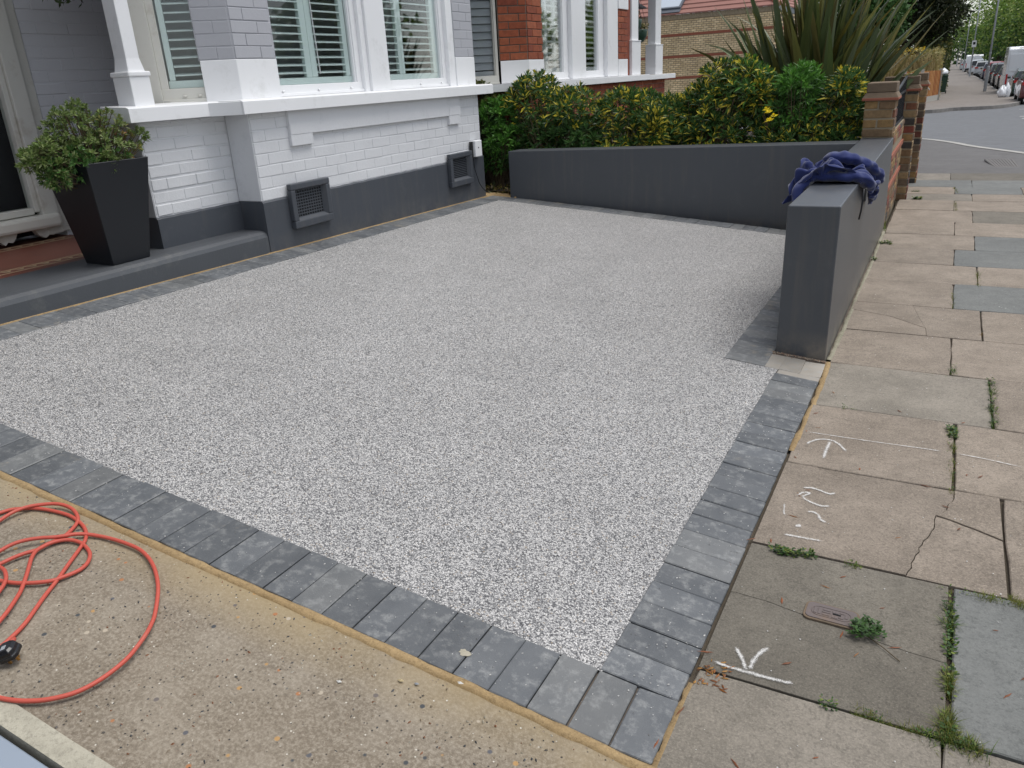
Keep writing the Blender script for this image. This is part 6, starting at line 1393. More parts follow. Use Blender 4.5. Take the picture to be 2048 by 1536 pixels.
509,391,201,522,399,202,90,265,221,91,270,236,102,267,241,111,265,229,114,267,241,118,267,258,131,267,258,144,264,255,145,274,248,152,281,243,164,279,242,175,278,252,188,270,266,201,260,285,220,279,287,238,289,303,253,292,320,261,290,338,
268,289,353,266,283,366,272,278,373,283,279,367,291,271,369,300,266,360,301,269,339,321,271,324,335,270,300,319,272,287,327,274,274,354,276,272,383,290,296,414,292,313,435,295,324,453,297,328,464,300,307,463,313,282,460,331,260,456,344,242,
454,340,225,462,342,214,473,349,208,485,350,212,495,355,205,500,368,208,492,378,198,496,388,186,512,391,182,523,401,184,532,409,187,102,277,220,95,267,218,105,268,226,113,277,233,123,268,235,122,273,247,124,276,261,135,275,256,143,272,262,
153,275,261,162,282,263,164,268,269,180,265,282,199,278,283,215,282,303,232,287,321,245,299,334,258,304,347,261,301,362,267,297,374,275,293,379,286,288,378,296,283,374,303,278,362,304,281,342,316,283,321,336,283,307,329,287,291,343,280,287,
368,291,278,401,298,292,423,305,317,442,304,315,455,314,322,465,319,304,464,333,276,471,343,256,468,346,236,457,353,227,457,352,212,470,360,208,480,362,200,487,373,209,496,388,208,501,398,202,511,401,194,514,410,184,524,414,194,530,422,191,
84,286,213,96,286,210,102,285,223,115,280,219,126,278,225,130,278,237,125,282,247,124,286,257,133,285,264,139,283,273,148,281,281,164,279,286,180,280,294,199,284,299,219,297,303,232,300,322,236,304,342,249,311,355,260,315,365,272,310,367,
282,306,366,294,301,367,287,290,356,303,294,350,319,294,340,328,295,321,334,297,302,343,300,291,357,295,284,378,297,303,409,308,313,432,316,321,442,306,333,442,316,312,456,332,295,468,347,274,456,349,252,464,359,238,470,360,226,463,362,214,
479,357,217,473,370,205,483,384,199,492,395,191,502,405,185,504,415,194,512,416,198,521,421,203,531,427,202,93,299,230,85,301,222,100,303,217,112,295,212,125,292,219,129,291,230,136,288,238,140,289,247,141,296,255,148,298,266,156,298,277,
165,296,289,182,293,289,196,295,303,214,303,311,230,311,319,232,317,337,250,324,342,266,319,344,274,307,342,283,297,340,292,309,341,302,302,334,310,295,319,320,308,319,337,318,312,342,314,299,355,309,298,375,310,283,395,314,310,417,315,332,
436,310,340,450,318,332,447,330,311,446,342,286,462,361,272,460,361,250,452,363,235,458,365,220,468,374,214,481,366,224,476,379,212,487,393,206,490,408,194,496,416,182,509,419,183,518,424,190,520,433,199,527,437,201,83,283,238,87,294,241,
101,293,229,116,299,228,123,307,220,134,303,224,142,299,229,149,296,237,154,293,247,159,293,258,166,292,270,169,304,280,182,305,291,198,306,298,205,313,314,220,323,315,238,322,319,256,315,322,272,323,319,277,308,315,291,310,314,304,316,311,
318,322,312,318,314,294,334,320,289,335,335,291,346,329,286,360,324,301,388,321,287,415,317,305,430,325,326,442,328,342,453,335,329,445,346,309,440,357,284,454,369,263,467,373,247,460,372,232,452,375,220,467,375,225,485,377,227,476,390,215,
493,403,211,496,417,199,503,424,188,512,428,177,522,431,182,529,434,193,530,445,193,99,277,241,104,285,237,101,303,241,111,313,229,123,313,232,133,315,232,143,313,232,152,309,237,155,306,248,165,302,254,175,298,263,183,302,276,188,316,283,
199,322,295,213,324,303,225,312,300,242,308,303,260,314,300,278,316,297,293,324,300,299,337,311,315,340,307,314,339,291,326,342,283,323,336,271,335,337,270,348,342,277,361,339,300,393,335,288,418,332,308,435,334,318,436,344,332,451,356,325,
452,364,301,448,373,281,467,377,268,463,383,250,457,374,242,452,380,232,468,387,228,487,390,232,476,403,217,489,416,208,500,428,203,511,431,194,507,436,182,517,442,186,528,439,180,534,450,182,95,289,251,109,294,252,119,308,244,115,326,240,
124,330,232,134,329,234,143,326,238,154,322,240,161,317,249,164,315,263,179,313,262,194,309,266,205,313,276,215,322,285,227,321,292,237,328,300,244,319,287,262,324,284,280,329,284,296,337,288,303,350,296,320,356,297,322,356,283,317,351,271,
325,351,263,334,348,264,341,352,282,364,351,295,393,348,287,410,346,308,424,352,315,435,355,307,436,373,307,445,382,293,454,388,279,464,388,264,452,383,254,452,386,240,460,393,234,476,390,242,474,401,228,493,405,221,504,419,214,513,430,205,
505,439,199,505,447,186,513,442,176,523,451,177,534,458,171,95,312,248,109,321,251,124,335,255,132,344,245,128,349,235,138,346,235,147,340,238,158,335,243,167,330,250,172,327,265,184,323,274,198,324,266,215,323,267,227,328,274,227,336,288,
239,330,285,252,331,292,262,336,278,277,342,286,293,349,282,308,356,284,317,368,292,314,365,278,322,363,268,333,360,276,339,365,266,352,362,277,368,363,294,389,361,285,407,354,288,419,361,288,423,375,291,432,373,278,441,381,267,446,391,264,
455,393,259,462,395,253,452,401,245,470,401,248,472,409,237,491,405,237,501,417,229,513,427,222,515,440,213,515,449,201,517,454,188,507,452,175,517,459,171,527,454,158,106,338,237,110,355,251,122,364,242,129,373,250,134,369,241,143,360,236,
148,351,245,161,346,249,173,341,253,182,335,263,190,334,277,203,328,280,214,337,274,228,343,274,239,338,278,244,344,291,258,344,295,263,350,279,278,354,280,287,351,295,297,362,288,304,374,286,312,385,289,320,384,279,331,384,281,345,383,285,
360,381,289,376,377,292,389,368,296,397,371,281,408,377,268,424,384,264,425,393,275,434,392,277,440,395,270,447,402,266,457,412,267,465,420,259,474,425,248,489,415,247,490,423,233,503,430,229,501,430,215,503,445,211,504,456,200,508,464,189,
511,466,176,508,456,161,519,456,147,117,367,231,110,383,242,117,392,251,126,393,242,136,382,236,148,369,240,150,356,253,158,344,260,173,351,260,186,347,261,198,339,267,206,342,282,218,345,288,233,347,290,241,355,278,253,352,279,256,360,293,
270,356,293,278,367,287,291,367,294,293,368,308,305,365,311,315,362,312,327,363,313,340,363,318,351,365,320,363,368,318,375,377,312,391,376,301,405,380,288,418,389,275,416,397,262,430,400,266,437,401,279,453,399,282,469,400,278,483,404,269,
493,415,262,500,422,253,506,428,241,494,436,239,493,430,225,496,440,215,493,448,203,498,448,188,498,458,178,500,468,168,505,470,156,505,457,144,109,389,225,113,403,233,120,409,241,125,400,251,140,388,243,147,369,250,162,359,257,162,347,270,
173,340,267,184,350,271,199,352,268,215,347,271,226,353,280,233,361,289,246,362,291,251,367,278,263,365,281,267,369,295,277,369,303,285,379,301,297,387,304,311,391,310,322,394,322,332,397,334,341,397,346,349,392,351,355,378,348,371,377,332,
390,381,313,404,389,294,417,397,282,415,405,271,429,411,270,449,411,273,464,417,286,481,423,279,495,421,285,504,427,277,509,431,264,508,439,249,503,440,232,486,440,225,484,438,210,483,444,197,486,450,182,489,454,168,489,465,160,497,460,149,
504,471,141,108,414,224,124,417,220,132,414,229,136,404,249,148,385,250,144,364,263,164,363,269,175,355,273,176,343,279,189,344,282,203,351,280,214,361,274,227,367,275,239,365,277,241,373,289,252,373,290,263,377,281,274,378,288,272,381,302,
280,384,312,294,391,318,306,407,320,312,407,339,319,406,357,321,395,368,330,391,372,348,388,368,367,386,349,387,386,326,405,389,306,412,402,293,422,407,286,439,410,286,452,424,284,469,434,283,485,432,291,496,436,287,499,438,276,496,433,261,
498,447,248,497,454,231,490,452,216,475,447,209,484,454,199,491,462,186,479,461,172,478,459,156,482,461,144,488,473,137,120,419,235,122,430,224,137,427,234,148,404,243,157,383,260,147,364,277,159,351,278,171,349,285,182,354,286,193,358,279,
203,363,289,218,366,289,230,370,289,232,376,277,244,380,279,252,384,291,265,389,284,278,390,288,284,389,300,279,397,310,285,401,323,297,415,327,299,409,347,305,406,366,312,403,381,323,401,383,340,400,375,360,398,357,381,396,336,401,397,318,
417,399,305,427,408,298,440,417,296,456,424,296,470,432,294,480,443,293,487,445,283,489,447,268,482,439,255,484,443,238,484,459,229,485,462,214,471,457,205,477,453,190,484,472,185,489,470,168,478,477,158,475,478,144,471,471,133,109,425,233,
120,432,240,133,417,250,150,404,260,156,383,278,154,362,290,168,364,285,170,359,296,178,366,288,192,373,281,206,374,276,220,376,277,222,380,290,234,381,291,242,391,285,255,395,287,265,393,298,276,402,293,289,400,295,291,401,308,286,410,315,
284,420,327,291,421,344,299,420,362,309,418,375,321,416,378,336,413,372,356,410,359,377,408,341,396,408,322,410,409,307,425,415,307,432,425,301,443,434,298,453,441,292,460,445,284,467,446,273,469,448,259,471,449,244,472,441,230,472,457,226,
477,470,216,476,468,199,468,461,183,475,473,170,490,486,169,496,481,154,490,484,140,480,483,127,110,422,248,121,428,256,145,420,263,143,395,278,142,370,289,159,377,295,172,379,293,179,374,298,191,364,302,203,372,295,212,381,291,219,390,286,
231,392,286,233,391,300,246,395,299,256,406,295,265,403,306,278,406,306,284,412,296,296,410,297,300,415,308,300,424,316,294,434,325,301,435,341,312,433,353,323,428,357,336,423,355,350,415,346,368,410,332,386,413,316,407,420,310,415,417,296,
421,430,292,431,428,285,439,427,278,447,427,272,456,426,264,462,430,253,461,437,240,460,443,227,464,453,216,465,470,214,462,468,196,476,476,188,481,489,174,487,497,158,498,492,144,505,485,134,489,492,125,115,407,262,131,407,265,149,409,285,
156,387,297,153,369,311,169,368,310,175,377,308,183,386,306,193,376,315,206,382,310,217,388,307,221,398,303,221,404,292,233,407,295,240,408,307,252,413,310,265,419,311,278,422,309,290,425,304,293,425,291,305,427,291,311,433,298,314,440,306,
307,451,313,317,442,318,324,431,323,335,424,327,349,418,325,366,424,323,384,428,315,397,421,299,405,421,284,417,426,277,424,435,269,430,442,265,440,446,265,450,446,269,459,447,259,452,447,247,452,453,233,452,460,220,452,471,205,459,481,191,
473,489,185,489,500,178,500,500,163,509,499,148,508,497,132,491,504,122,130,414,280,132,399,289,148,395,308,144,374,315,157,383,321,170,379,325,167,386,316,179,393,320,190,393,309,199,392,296,209,401,295,205,408,306,215,416,307,225,425,300,
237,428,297,251,432,295,265,434,293,278,430,288,283,441,297,295,441,300,297,444,287,308,449,285,319,451,286,325,456,293,333,463,299,337,449,296,344,438,299,355,432,303,368,426,302,383,435,300,398,435,292,402,434,273,416,442,266,421,448,280,
430,449,285,438,455,283,441,457,269,457,458,265,452,461,250,462,464,238,455,474,227,456,484,213,461,494,198,468,502,184,480,503,168,493,508,155,509,512,144,510,511,124,490,521,119,142,416,296,140,403,310,134,381,315,149,391,329,159,386,339,
169,389,338,174,397,328,169,394,309,180,404,302,195,407,304,194,407,288,208,413,287,217,425,288,228,418,278,241,425,273,254,432,271,267,441,272,279,449,277,292,455,283,293,461,297,305,458,298,306,467,287,317,468,282,329,467,277,343,467,278,
358,468,282,357,456,273,364,443,276,374,434,280,387,433,279,395,445,282,409,447,281,414,456,267,430,458,269,427,465,279,434,472,284,445,464,285,448,470,268,462,471,256,454,477,241,465,484,231,470,487,217,475,493,203,482,501,188,483,513,172,
496,519,160,495,517,138,510,528,123,488,540,113,127,413,296,127,397,305,128,387,328,144,391,343,154,397,347,161,401,340,163,404,326,163,406,307,178,415,311,183,413,294,196,425,293,208,431,280,218,432,266,225,439,278,236,448,269,250,457,272,
263,467,277,276,476,284,288,482,289,300,487,291,311,483,299,324,480,298,318,490,286,332,482,285,346,481,270,364,477,264,377,470,264,377,467,279,382,454,270,391,444,266,404,448,268,405,459,278,418,464,279,421,472,267,433,473,267,442,475,271,
447,483,284,460,481,274,455,487,258,456,495,242,458,501,227,472,502,220,479,505,208,486,512,193,491,522,176,489,528,156,507,527,140,507,546,124,487,559,108,115,412,297,128,408,309,120,395,331,136,400,347,147,408,344,150,407,333,150,403,319,
160,418,318,167,417,297,178,432,290,188,433,275,199,439,265,211,453,268,222,468,277,236,475,291,250,480,303,263,482,311,275,479,317,287,482,320,293,493,317,304,485,321,317,483,322,322,495,310,329,503,293,347,499,279,366,483,277,384,485,267,
392,473,264,393,470,280,393,463,264,407,462,262,411,472,273,420,479,282,426,487,271,437,488,267,439,489,278,450,490,268,464,499,266,473,493,252,473,497,236,472,511,231,474,518,219,483,517,208,481,524,193,483,532,174,504,531,161,513,544,139,
498,563,127,495,575,101,117,413,279,121,418,301,112,407,325,122,411,347,134,408,339,135,402,327,143,420,320,151,424,298,163,438,285,173,439,269,186,448,263,196,449,284,212,468,296,231,467,318,238,480,333,251,476,341,263,476,342,273,481,343,
283,486,341,293,492,339,299,501,332,313,501,328,329,498,328,334,509,312,348,513,292,368,503,280,376,483,284,391,483,274,404,482,276,401,468,278,406,479,265,419,486,266,423,495,279,436,498,283,446,501,280,447,505,267,455,506,254,467,506,246,
484,506,243,489,503,228,484,513,223,483,526,224,483,530,210,485,535,193,500,533,175,500,550,153,517,565,135,504,583,119,497,593,98,100,405,272,113,422,286,107,422,315,115,426,334,123,419,327,127,420,311,137,431,295,149,445,280,156,442,263,
169,452,262,184,459,280,205,476,302,213,468,334,232,469,353,246,473,362,255,480,366,256,487,355,268,485,355,277,492,353,285,501,351,296,508,348,311,509,343,327,513,337,343,516,325,355,519,306,368,518,289,379,503,292,387,488,296,398,479,295,
400,486,282,412,494,274,419,503,262,434,508,268,442,518,280,456,518,275,466,512,265,466,523,251,474,522,237,488,518,233,499,513,235,499,515,224,493,522,216,493,538,209,502,535,189,513,548,167,509,571,150,519,588,131,512,599,110,502,608,96,
83,404,273,100,426,280,109,433,306,119,438,319,132,434,311,124,444,292,131,448,270,145,449,254,153,457,270,172,453,280,191,481,298,207,482,329,229,481,348,227,483,366,239,485,372,249,493,369,262,499,363,263,497,346,272,497,337,281,499,331,
292,508,327,300,519,327,316,525,323,334,530,317,354,534,310,369,530,298,380,522,295,390,513,292,396,506,283,409,508,283,422,511,280,420,521,269,432,527,264,449,527,262,464,528,258,479,527,262,485,524,249,487,535,239,495,527,243,503,522,240,
500,525,229,505,526,216,510,536,198,516,551,179,511,574,162,523,592,144,513,609,127,505,614,112,507,619,99,78,406,285,92,434,288,114,447,297,123,451,311,132,452,299,140,454,279,138,468,259,148,463,253,164,462,271,175,467,305,194,487,321,
221,497,333,232,493,349,231,496,366,240,492,356,253,497,345,256,514,341,268,524,336,272,521,323,284,526,319,283,525,305,295,527,299,310,532,297,328,538,295,347,544,295,366,544,298,383,537,297,400,533,301,412,527,301,407,534,290,418,537,285,
429,540,280,444,544,276,460,546,269,474,547,259,483,543,248,493,536,256,498,539,246,503,533,243,504,536,233,512,532,222,502,548,211,519,559,194,514,578,172,524,599,153,501,599,139,496,617,130,500,626,117,510,630,107,89,409,296,97,442,306,
112,461,308,126,465,310,144,459,304,150,465,282,147,474,271,166,478,268,177,478,292,178,482,325,200,485,340,218,492,346,224,506,354,233,505,343,247,515,336,253,513,317,267,524,307,268,541,304,273,551,304,284,552,299,294,554,291,289,552,277,
305,554,275,322,554,275,341,556,278,359,556,289,381,550,295,405,547,299,424,546,309,433,535,304,439,525,300,447,523,291,459,526,281,474,529,273,487,536,268,494,546,260,502,546,253,509,535,254,517,539,245,519,543,231,508,557,220,517,570,202,
507,587,181,517,609,166,497,596,151,484,611,143,487,610,122,495,618,108,495,636,105,94,421,315,110,452,324,113,478,323,127,478,325,144,474,311,159,469,296,163,476,289,169,490,290,187,493,306,186,495,330,200,496,341,213,508,345,225,523,342,
241,530,329,248,531,311,259,546,308,257,547,286,268,552,276,280,561,273,280,569,281,290,575,279,291,572,264,306,572,263,319,573,275,337,568,269,355,567,282,378,561,290,403,557,294,428,555,300,441,542,289,449,545,303,459,538,307,467,536,295,
476,542,285,489,545,278,499,543,270,508,548,263,512,553,249,506,555,234,519,570,227,516,584,207,501,595,189,507,618,176,492,603,160,480,588,152,477,601,133,484,625,124,485,623,98,496,638,86,96,437,335,107,471,342,108,492,338,124,492,331,
138,489,315,159,483,308,162,488,300,172,485,307,180,498,313,195,498,321,208,506,330,215,521,335,228,525,320,242,538,302,253,556,310,258,559,292,268,559,291,270,573,281,271,580,272,281,584,269,291,586,269,300,578,276,308,587,268,325,586,269,
345,582,270,364,576,274,380,572,284,401,568,290,422,565,295,439,553,286,454,548,294,461,549,307,472,544,300,469,551,284,481,553,272,497,557,272,503,566,259,498,570,240,507,585,229,497,588,210,498,610,199,495,626,181,487,603,177,478,590,165,
464,592,149,470,614,139,473,622,110,484,645,98,486,654,77,87,457,344,103,484,356,119,499,354,130,497,344,139,500,318,156,493,308,165,495,306,168,491,314,175,498,326,193,507,328,204,517,321,220,529,315,237,547,316,245,560,296,263,570,299,
274,570,295,271,577,289,282,581,287,276,594,282,292,594,286,305,601,282,310,591,296,327,593,296,344,597,296,361,601,293,378,595,291,392,588,288,403,579,288,418,575,288,432,569,287,445,563,288,459,558,291,468,560,303,478,564,293,486,572,279,
492,580,263,487,583,243,494,600,232,482,594,212,483,612,204,482,620,189,481,612,175,481,608,162,465,601,165,456,605,146,459,620,119,471,646,103,474,658,79,484,676,78,93,474,341,95,500,359,110,515,348,135,512,342,151,505,318,155,497,297,
163,506,305,170,502,315,176,508,327,192,518,332,210,529,331,220,548,314,239,564,305,254,576,297,263,581,289,268,582,301,280,583,304,296,590,303,296,608,304,308,622,300,320,618,314,336,623,314,347,622,325,362,619,330,378,613,329,391,606,322,
402,598,310,409,592,298,416,588,286,428,585,285,437,585,292,448,583,296,456,579,286,468,587,282,473,595,268,476,603,250,480,611,232,473,602,216,466,610,196,473,609,186,465,617,177,467,612,169,472,620,155,452,617,155,463,632,133,453,653,110,
460,671,86,465,682,66,479,684,59,95,482,334,97,503,347,118,506,336,133,516,321,152,512,300,158,500,287,169,503,296,180,506,312,179,520,319,191,532,330,213,549,329,235,562,325,250,575,314,258,585,304,263,594,297,279,601,297,288,609,311,
300,617,325,320,627,329,329,642,324,345,650,322,354,649,335,370,651,331,381,649,322,388,645,335,400,634,329,393,622,315,399,608,300,413,600,291,426,599,281,439,598,276,449,604,281,462,607,276,454,604,260,454,599,244,458,602,227,462,610,212,
473,624,206,474,628,192,476,628,180,472,628,171,473,631,160,454,632,164,462,647,144,456,665,119,478,676,101,480,689,78,468,700,68,478,699,58,100,488,326,92,506,337,116,511,321,141,504,302,148,518,284,158,509,287,178,503,294,189,506,309,
194,522,321,198,545,315,217,565,315,234,581,317,249,587,319,264,592,318,274,609,313,288,625,310,309,637,311,320,647,326,328,657,340,344,659,344,355,665,338,360,668,326,370,667,318,378,666,331,391,664,338,403,654,331,403,638,317,391,624,302,
406,612,288,426,609,286,438,612,272,450,613,262,464,621,259,472,615,246,457,622,235,452,622,219,465,627,213,462,629,197,464,629,187,473,638,183,474,642,171,459,648,169,463,660,153,456,679,131,482,686,117,475,701,95,466,699,82,481,703,80,
485,700,66,88,486,325,103,507,318,127,491,308,141,498,284,151,511,269,159,518,285,173,514,303,186,519,309,206,529,310,216,556,308,224,580,301,235,593,306,246,601,317,265,612,322,286,626,330,305,644,328,316,662,323,334,669,326,344,665,330,
347,674,339,356,678,338,366,677,334,366,680,321,379,677,322,390,677,333,403,668,326,406,653,314,392,639,304,399,624,286,423,621,286,443,620,279,450,626,262,461,628,247,476,627,235,464,628,224,451,634,217,458,634,206,471,637,201,460,639,191,
459,644,180,469,656,178,465,670,161,454,686,145,480,693,131,462,695,113,459,708,97,460,713,81,477,713,80,483,713,64,86,494,313,110,506,298,132,484,283,154,489,276,158,503,265,169,514,288,179,522,300,188,534,307,216,547,295,224,572,294,
240,578,301,244,595,298,261,609,309,272,634,317,291,652,329,308,666,338,327,672,342,336,681,340,342,684,332,344,677,323,354,680,321,356,690,329,365,697,332,378,697,327,392,695,322,399,681,315,404,666,306,392,652,300,395,637,284,417,632,281,
439,631,280,456,632,270,466,635,254,474,638,237,469,637,222,456,643,217,456,642,202,468,648,205,470,652,192,456,660,189,454,673,176,454,689,159,476,697,147,462,701,125,474,706,110,464,717,102,458,721,87,474,726,75,470,725,57,87,504,294,
116,494,279,143,500,268,155,485,263,169,504,268,179,512,292,195,518,299,199,538,291,216,564,283,240,570,294,239,586,287,256,599,292,277,620,301,292,645,313,301,668,319,317,675,327,321,683,336,329,687,332,335,694,326,342,696,316,349,695,307,
354,705,312,356,714,320,368,715,315,372,701,309,380,688,303,396,681,299,397,665,293,393,650,281,412,644,278,432,642,277,451,642,273,465,644,261,464,643,244,472,647,230,469,649,217,456,652,213,456,658,200,468,668,198,464,678,183,451,691,177,
472,697,166,460,706,144,476,708,129,481,715,112,475,719,99,462,733,90,469,740,69,453,736,58,95,500,271,126,511,262,138,490,263,161,485,249,180,502,274,181,524,289,199,522,288,221,540,289,238,562,282,252,577,285,250,594,280,255,619,291,
276,640,302,301,656,301,315,668,313,308,682,323,316,689,327,324,683,318,330,688,308,334,698,298,334,710,305,338,721,306,345,730,305,354,726,297,366,718,293,370,702,288,387,692,286,395,677,282,392,662,275,408,656,274,426,654,274,443,654,273,
458,656,266,456,655,250,458,658,235,468,662,227,466,667,215,454,673,211,453,682,199,454,695,187,469,700,179,457,705,161,469,717,147,467,715,128,478,721,119,479,730,104,475,742,83,455,751,71,458,752,48,107,510,250,121,492,265,136,493,252,
166,502,251,186,519,272,183,534,287,202,535,279,233,548,275,254,561,279,263,579,278,265,602,284,264,633,283,276,656,300,294,666,309,310,674,304,309,683,310,310,693,316,323,700,317,321,701,303,322,711,291,332,719,287,328,732,292,336,740,287,
339,730,280,352,727,276,368,718,272,371,697,276,387,688,274,392,674,268,406,668,270,421,665,270,435,665,269,450,668,269,459,671,258,454,673,244,456,677,232,463,684,224,460,692,214,452,701,204,463,708,195,461,714,179,453,718,162,458,722,147,
461,724,131,468,732,120,462,737,101,467,755,87,465,761,64,453,768,46,103,492,259,123,481,257,142,502,254,176,514,253,170,528,279,183,540,279,207,551,278,234,563,272,255,570,269,255,588,272,268,614,272,279,635,290,286,661,291,289,673,306,
301,679,302,311,686,299,314,696,303,311,707,312,324,715,307,323,726,297,318,724,282,324,732,275,322,745,276,335,748,271,348,746,268,352,728,265,362,708,264,378,694,264,393,685,266,404,677,264,417,675,268,429,674,264,440,679,268,450,685,262,
456,691,252,453,696,240,454,702,230,456,711,220,457,719,208,456,724,194,455,728,180,454,730,165,454,731,151,455,736,136,454,742,119,453,752,100,452,759,78,456,775,62,468,767,46]
hv = [(HD[i]/1000-.85, HD[i+1]/1000+4.55, HD[i+2]/1000+.5) for i in range(0, len(HD), 3)]
nx_ = 48; hf = [(j*(nx_+1)+i, j*(nx_+1)+i+1, (j+1)*(nx_+1)+i+1, (j+1)*(nx_+1)+i) for j in range(54) for i in range(nx_)]
m_, nt_, b__ = new_mat('royal_blue_jersey'); v_ = wpos(nt_); c_ = mix(nt_, noise_tex(nt_, v_, 12, 4), (.018,.027,.10), (.030,.043,.155)); L(nt_, c_, b__.inputs['Base Color'])
b__.inputs['Roughness'].default_value = .95; b__.inputs['Sheen Weight'].default_value = .35; b__.inputs['Specular IOR Level'].default_value = .1; bump(nt_, b__, noise_tex(nt_, v_, 420, 3), .3, .0015); M['jersey'] = m_
hd = empty('hooded_top', (-.53, 4.95, .757), 'crumpled royal blue hooded top thrown over the end of the dark grey wall', 'hoodie')
mb = MB(); mb.add([(x, y, z+.003) for x, y, z in hv], hf); o = mb.build('fabric', M['jersey'], hd, smooth=True); o.location = -Vector(hd.location)
sd_ = o.modifiers.new('thickness', 'SOLIDIFY'); sd_.thickness = .004; sd_.offset = 1; ss_ = o.modifiers.new('smooth', 'SUBSURF'); ss_.levels = 1; ss_.render_levels = 1
def sleeve(P, r0, r1, seed, name='sleeve'):
    Q_ = smooth_path([Vector(p) for p in P], 10); n_ = len(Q_); mb = MB(); seg = 22; vs = []
    for i, q in enumerate(Q_):
        t = (Q_[min(i+1, n_-1)]-Q_[max(i-1, 0)]).normalized(); s1 = t.cross(Z3).normalized(); s2 = s1.cross(t); tt = i/(n_-1); r_ = r0+(r1-r0)*tt
        e_ = min(1, tt*9+.35, (1-tt)*9+.45)
        for k in range(seg):
            a = 2*math.pi*k/seg; w_ = 1+.22*noise.noise(Vector((tt*9+seed, math.cos(a)*1.3, math.sin(a)*1.3)))+.10*math.sin(tt*46+3*noise.noise(Vector((tt*4, a, seed)))+a)
            vs.append(q + (s1*math.cos(a)*1.15 + s2*math.sin(a)*.72)*r_*w_*e_)
    mb.add(vs, [(i*seg+k, i*seg+(k+1) % seg, (i+1)*seg+(k+1) % seg, (i+1)*seg+k) for i in range(n_-1) for k in range(seg)] + [tuple(reversed(range(seg))), tuple(range((n_-1)*seg, n_*seg))])
    o = mb.build(name, M['jersey'], hd, smooth=True); o.location = -Vector(hd.location); return o
sleeve([(-.715, 4.62, .66), (-.70, 4.66, .735), (-.655, 4.70, .786), (-.58, 4.70, .795), (-.50, 4.70, .792), (-.43, 4.72, .795), (-.375, 4.76, .765), (-.350, 4.80, .715)], .030, .042, 1)
sleeve([(-.62, 4.95, .86), (-.52, 4.90, .875), (-.43, 4.92, .85), (-.36, 4.98, .80), (-.325, 5.05, .72)], .045, .040, 5, 'hood')
mb = MB(); mb.tube([(-.372, 4.66, .735), (-.371, 4.655, .68), (-.374, 4.65, .62), (-.380, 4.645, .575)], .0048, 6); o = mb.build('drawstring', M['cablegrey'], hd, smooth=True); o.location = -Vector(hd.location)
mb = MB(); mb.obox((-.365, 4.70, .70), Vector((1, 0, 0)), Vector((0, 1, 0)), Z3, .006, .022, .035); o = mb.build('toggle_tab', M['rubber'], hd, bevel=.004); o.location = -Vector(hd.location)

# ------------------------------------------------------------------ the terrace and an added hedge behind the camera
th = empty('house', (-6.5, -9, 0), 'continuation of the terrace behind the camera, outside the frame', 'house')
mb = MB(); mb.box((-9, -16, 0), (-4.1, -3.4, 6.2)); relv(mb, 'wall', M['white_shaded'], th)
mb = MB(); mb.box((-4.1, -12, 1.2), (-4.05, -9.6, 2.6)); relv(mb, 'window', M['leadgrey'], th)
mb = MB(); mb.add([(-9.5, -16.4, 6.2), (-3.7, -16.4, 6.2), (-3.7, -3.41, 6.2), (-9.5, -3.41, 6.2), (-6.6, -16.4, 8.6), (-6.6, -3.41, 8.6)], [(0, 3, 2, 1), (1, 2, 5, 4), (3, 0, 4, 5), (0, 1, 4), (2, 3, 5)]); relv(mb, 'roof', M['rooftile'], th)
hedge((-2.4, -4.2, 0), (1.7, .5, 2.3), 'tall hedge added behind the camera as a light block, outside the frame', MD, 900, .2, 91)  # unseen hedge, added to shade the faces turned towards the camera

# ------------------------------------------------------------------ white spray marks on the pavement
def mk_chalk():
    m, nt, b = new_mat('white_spray_chalk'); b.inputs['Base Color'].default_value = (.70,.69,.67,1); b.inputs['Roughness'].default_value = .9
    v = wpos(nt); n1 = noise_tex(nt, v, 330, 4, .8); n2 = noise_tex(nt, v, 70, 5, .8); at = N(nt, 'ShaderNodeAttribute', attribute_name='col')
    s1 = N(nt, 'ShaderNodeMath', operation='ADD'); L(nt, n1, s1.inputs[0]); L(nt, n2, s1.inputs[1])
    s2 = N(nt, 'ShaderNodeMath', operation='ADD'); L(nt, s1.outputs[0], s2.inputs[0]); L(nt, at.outputs['Fac'], s2.inputs[1])
    f = ramp(nt, s2.outputs[0], [(0, g3(0)), (1, g3(1))]); mr = N(nt, 'ShaderNodeMapRange'); L(nt, s2.outputs[0], mr.inputs[0]); mr.inputs['From Min'].default_value = 1.33; mr.inputs['From Max'].default_value = 1.72; mr.inputs['To Max'].default_value = .85
    L(nt, mr.outputs[0], b.inputs['Alpha']); return m
M['chalk'] = mk_chalk()
chalk = empty('chalk_marking', (-.2, 2.5, .002), 'white sprayed 1.5M measurement with two arrows and a thin line on the paving', 'marking')
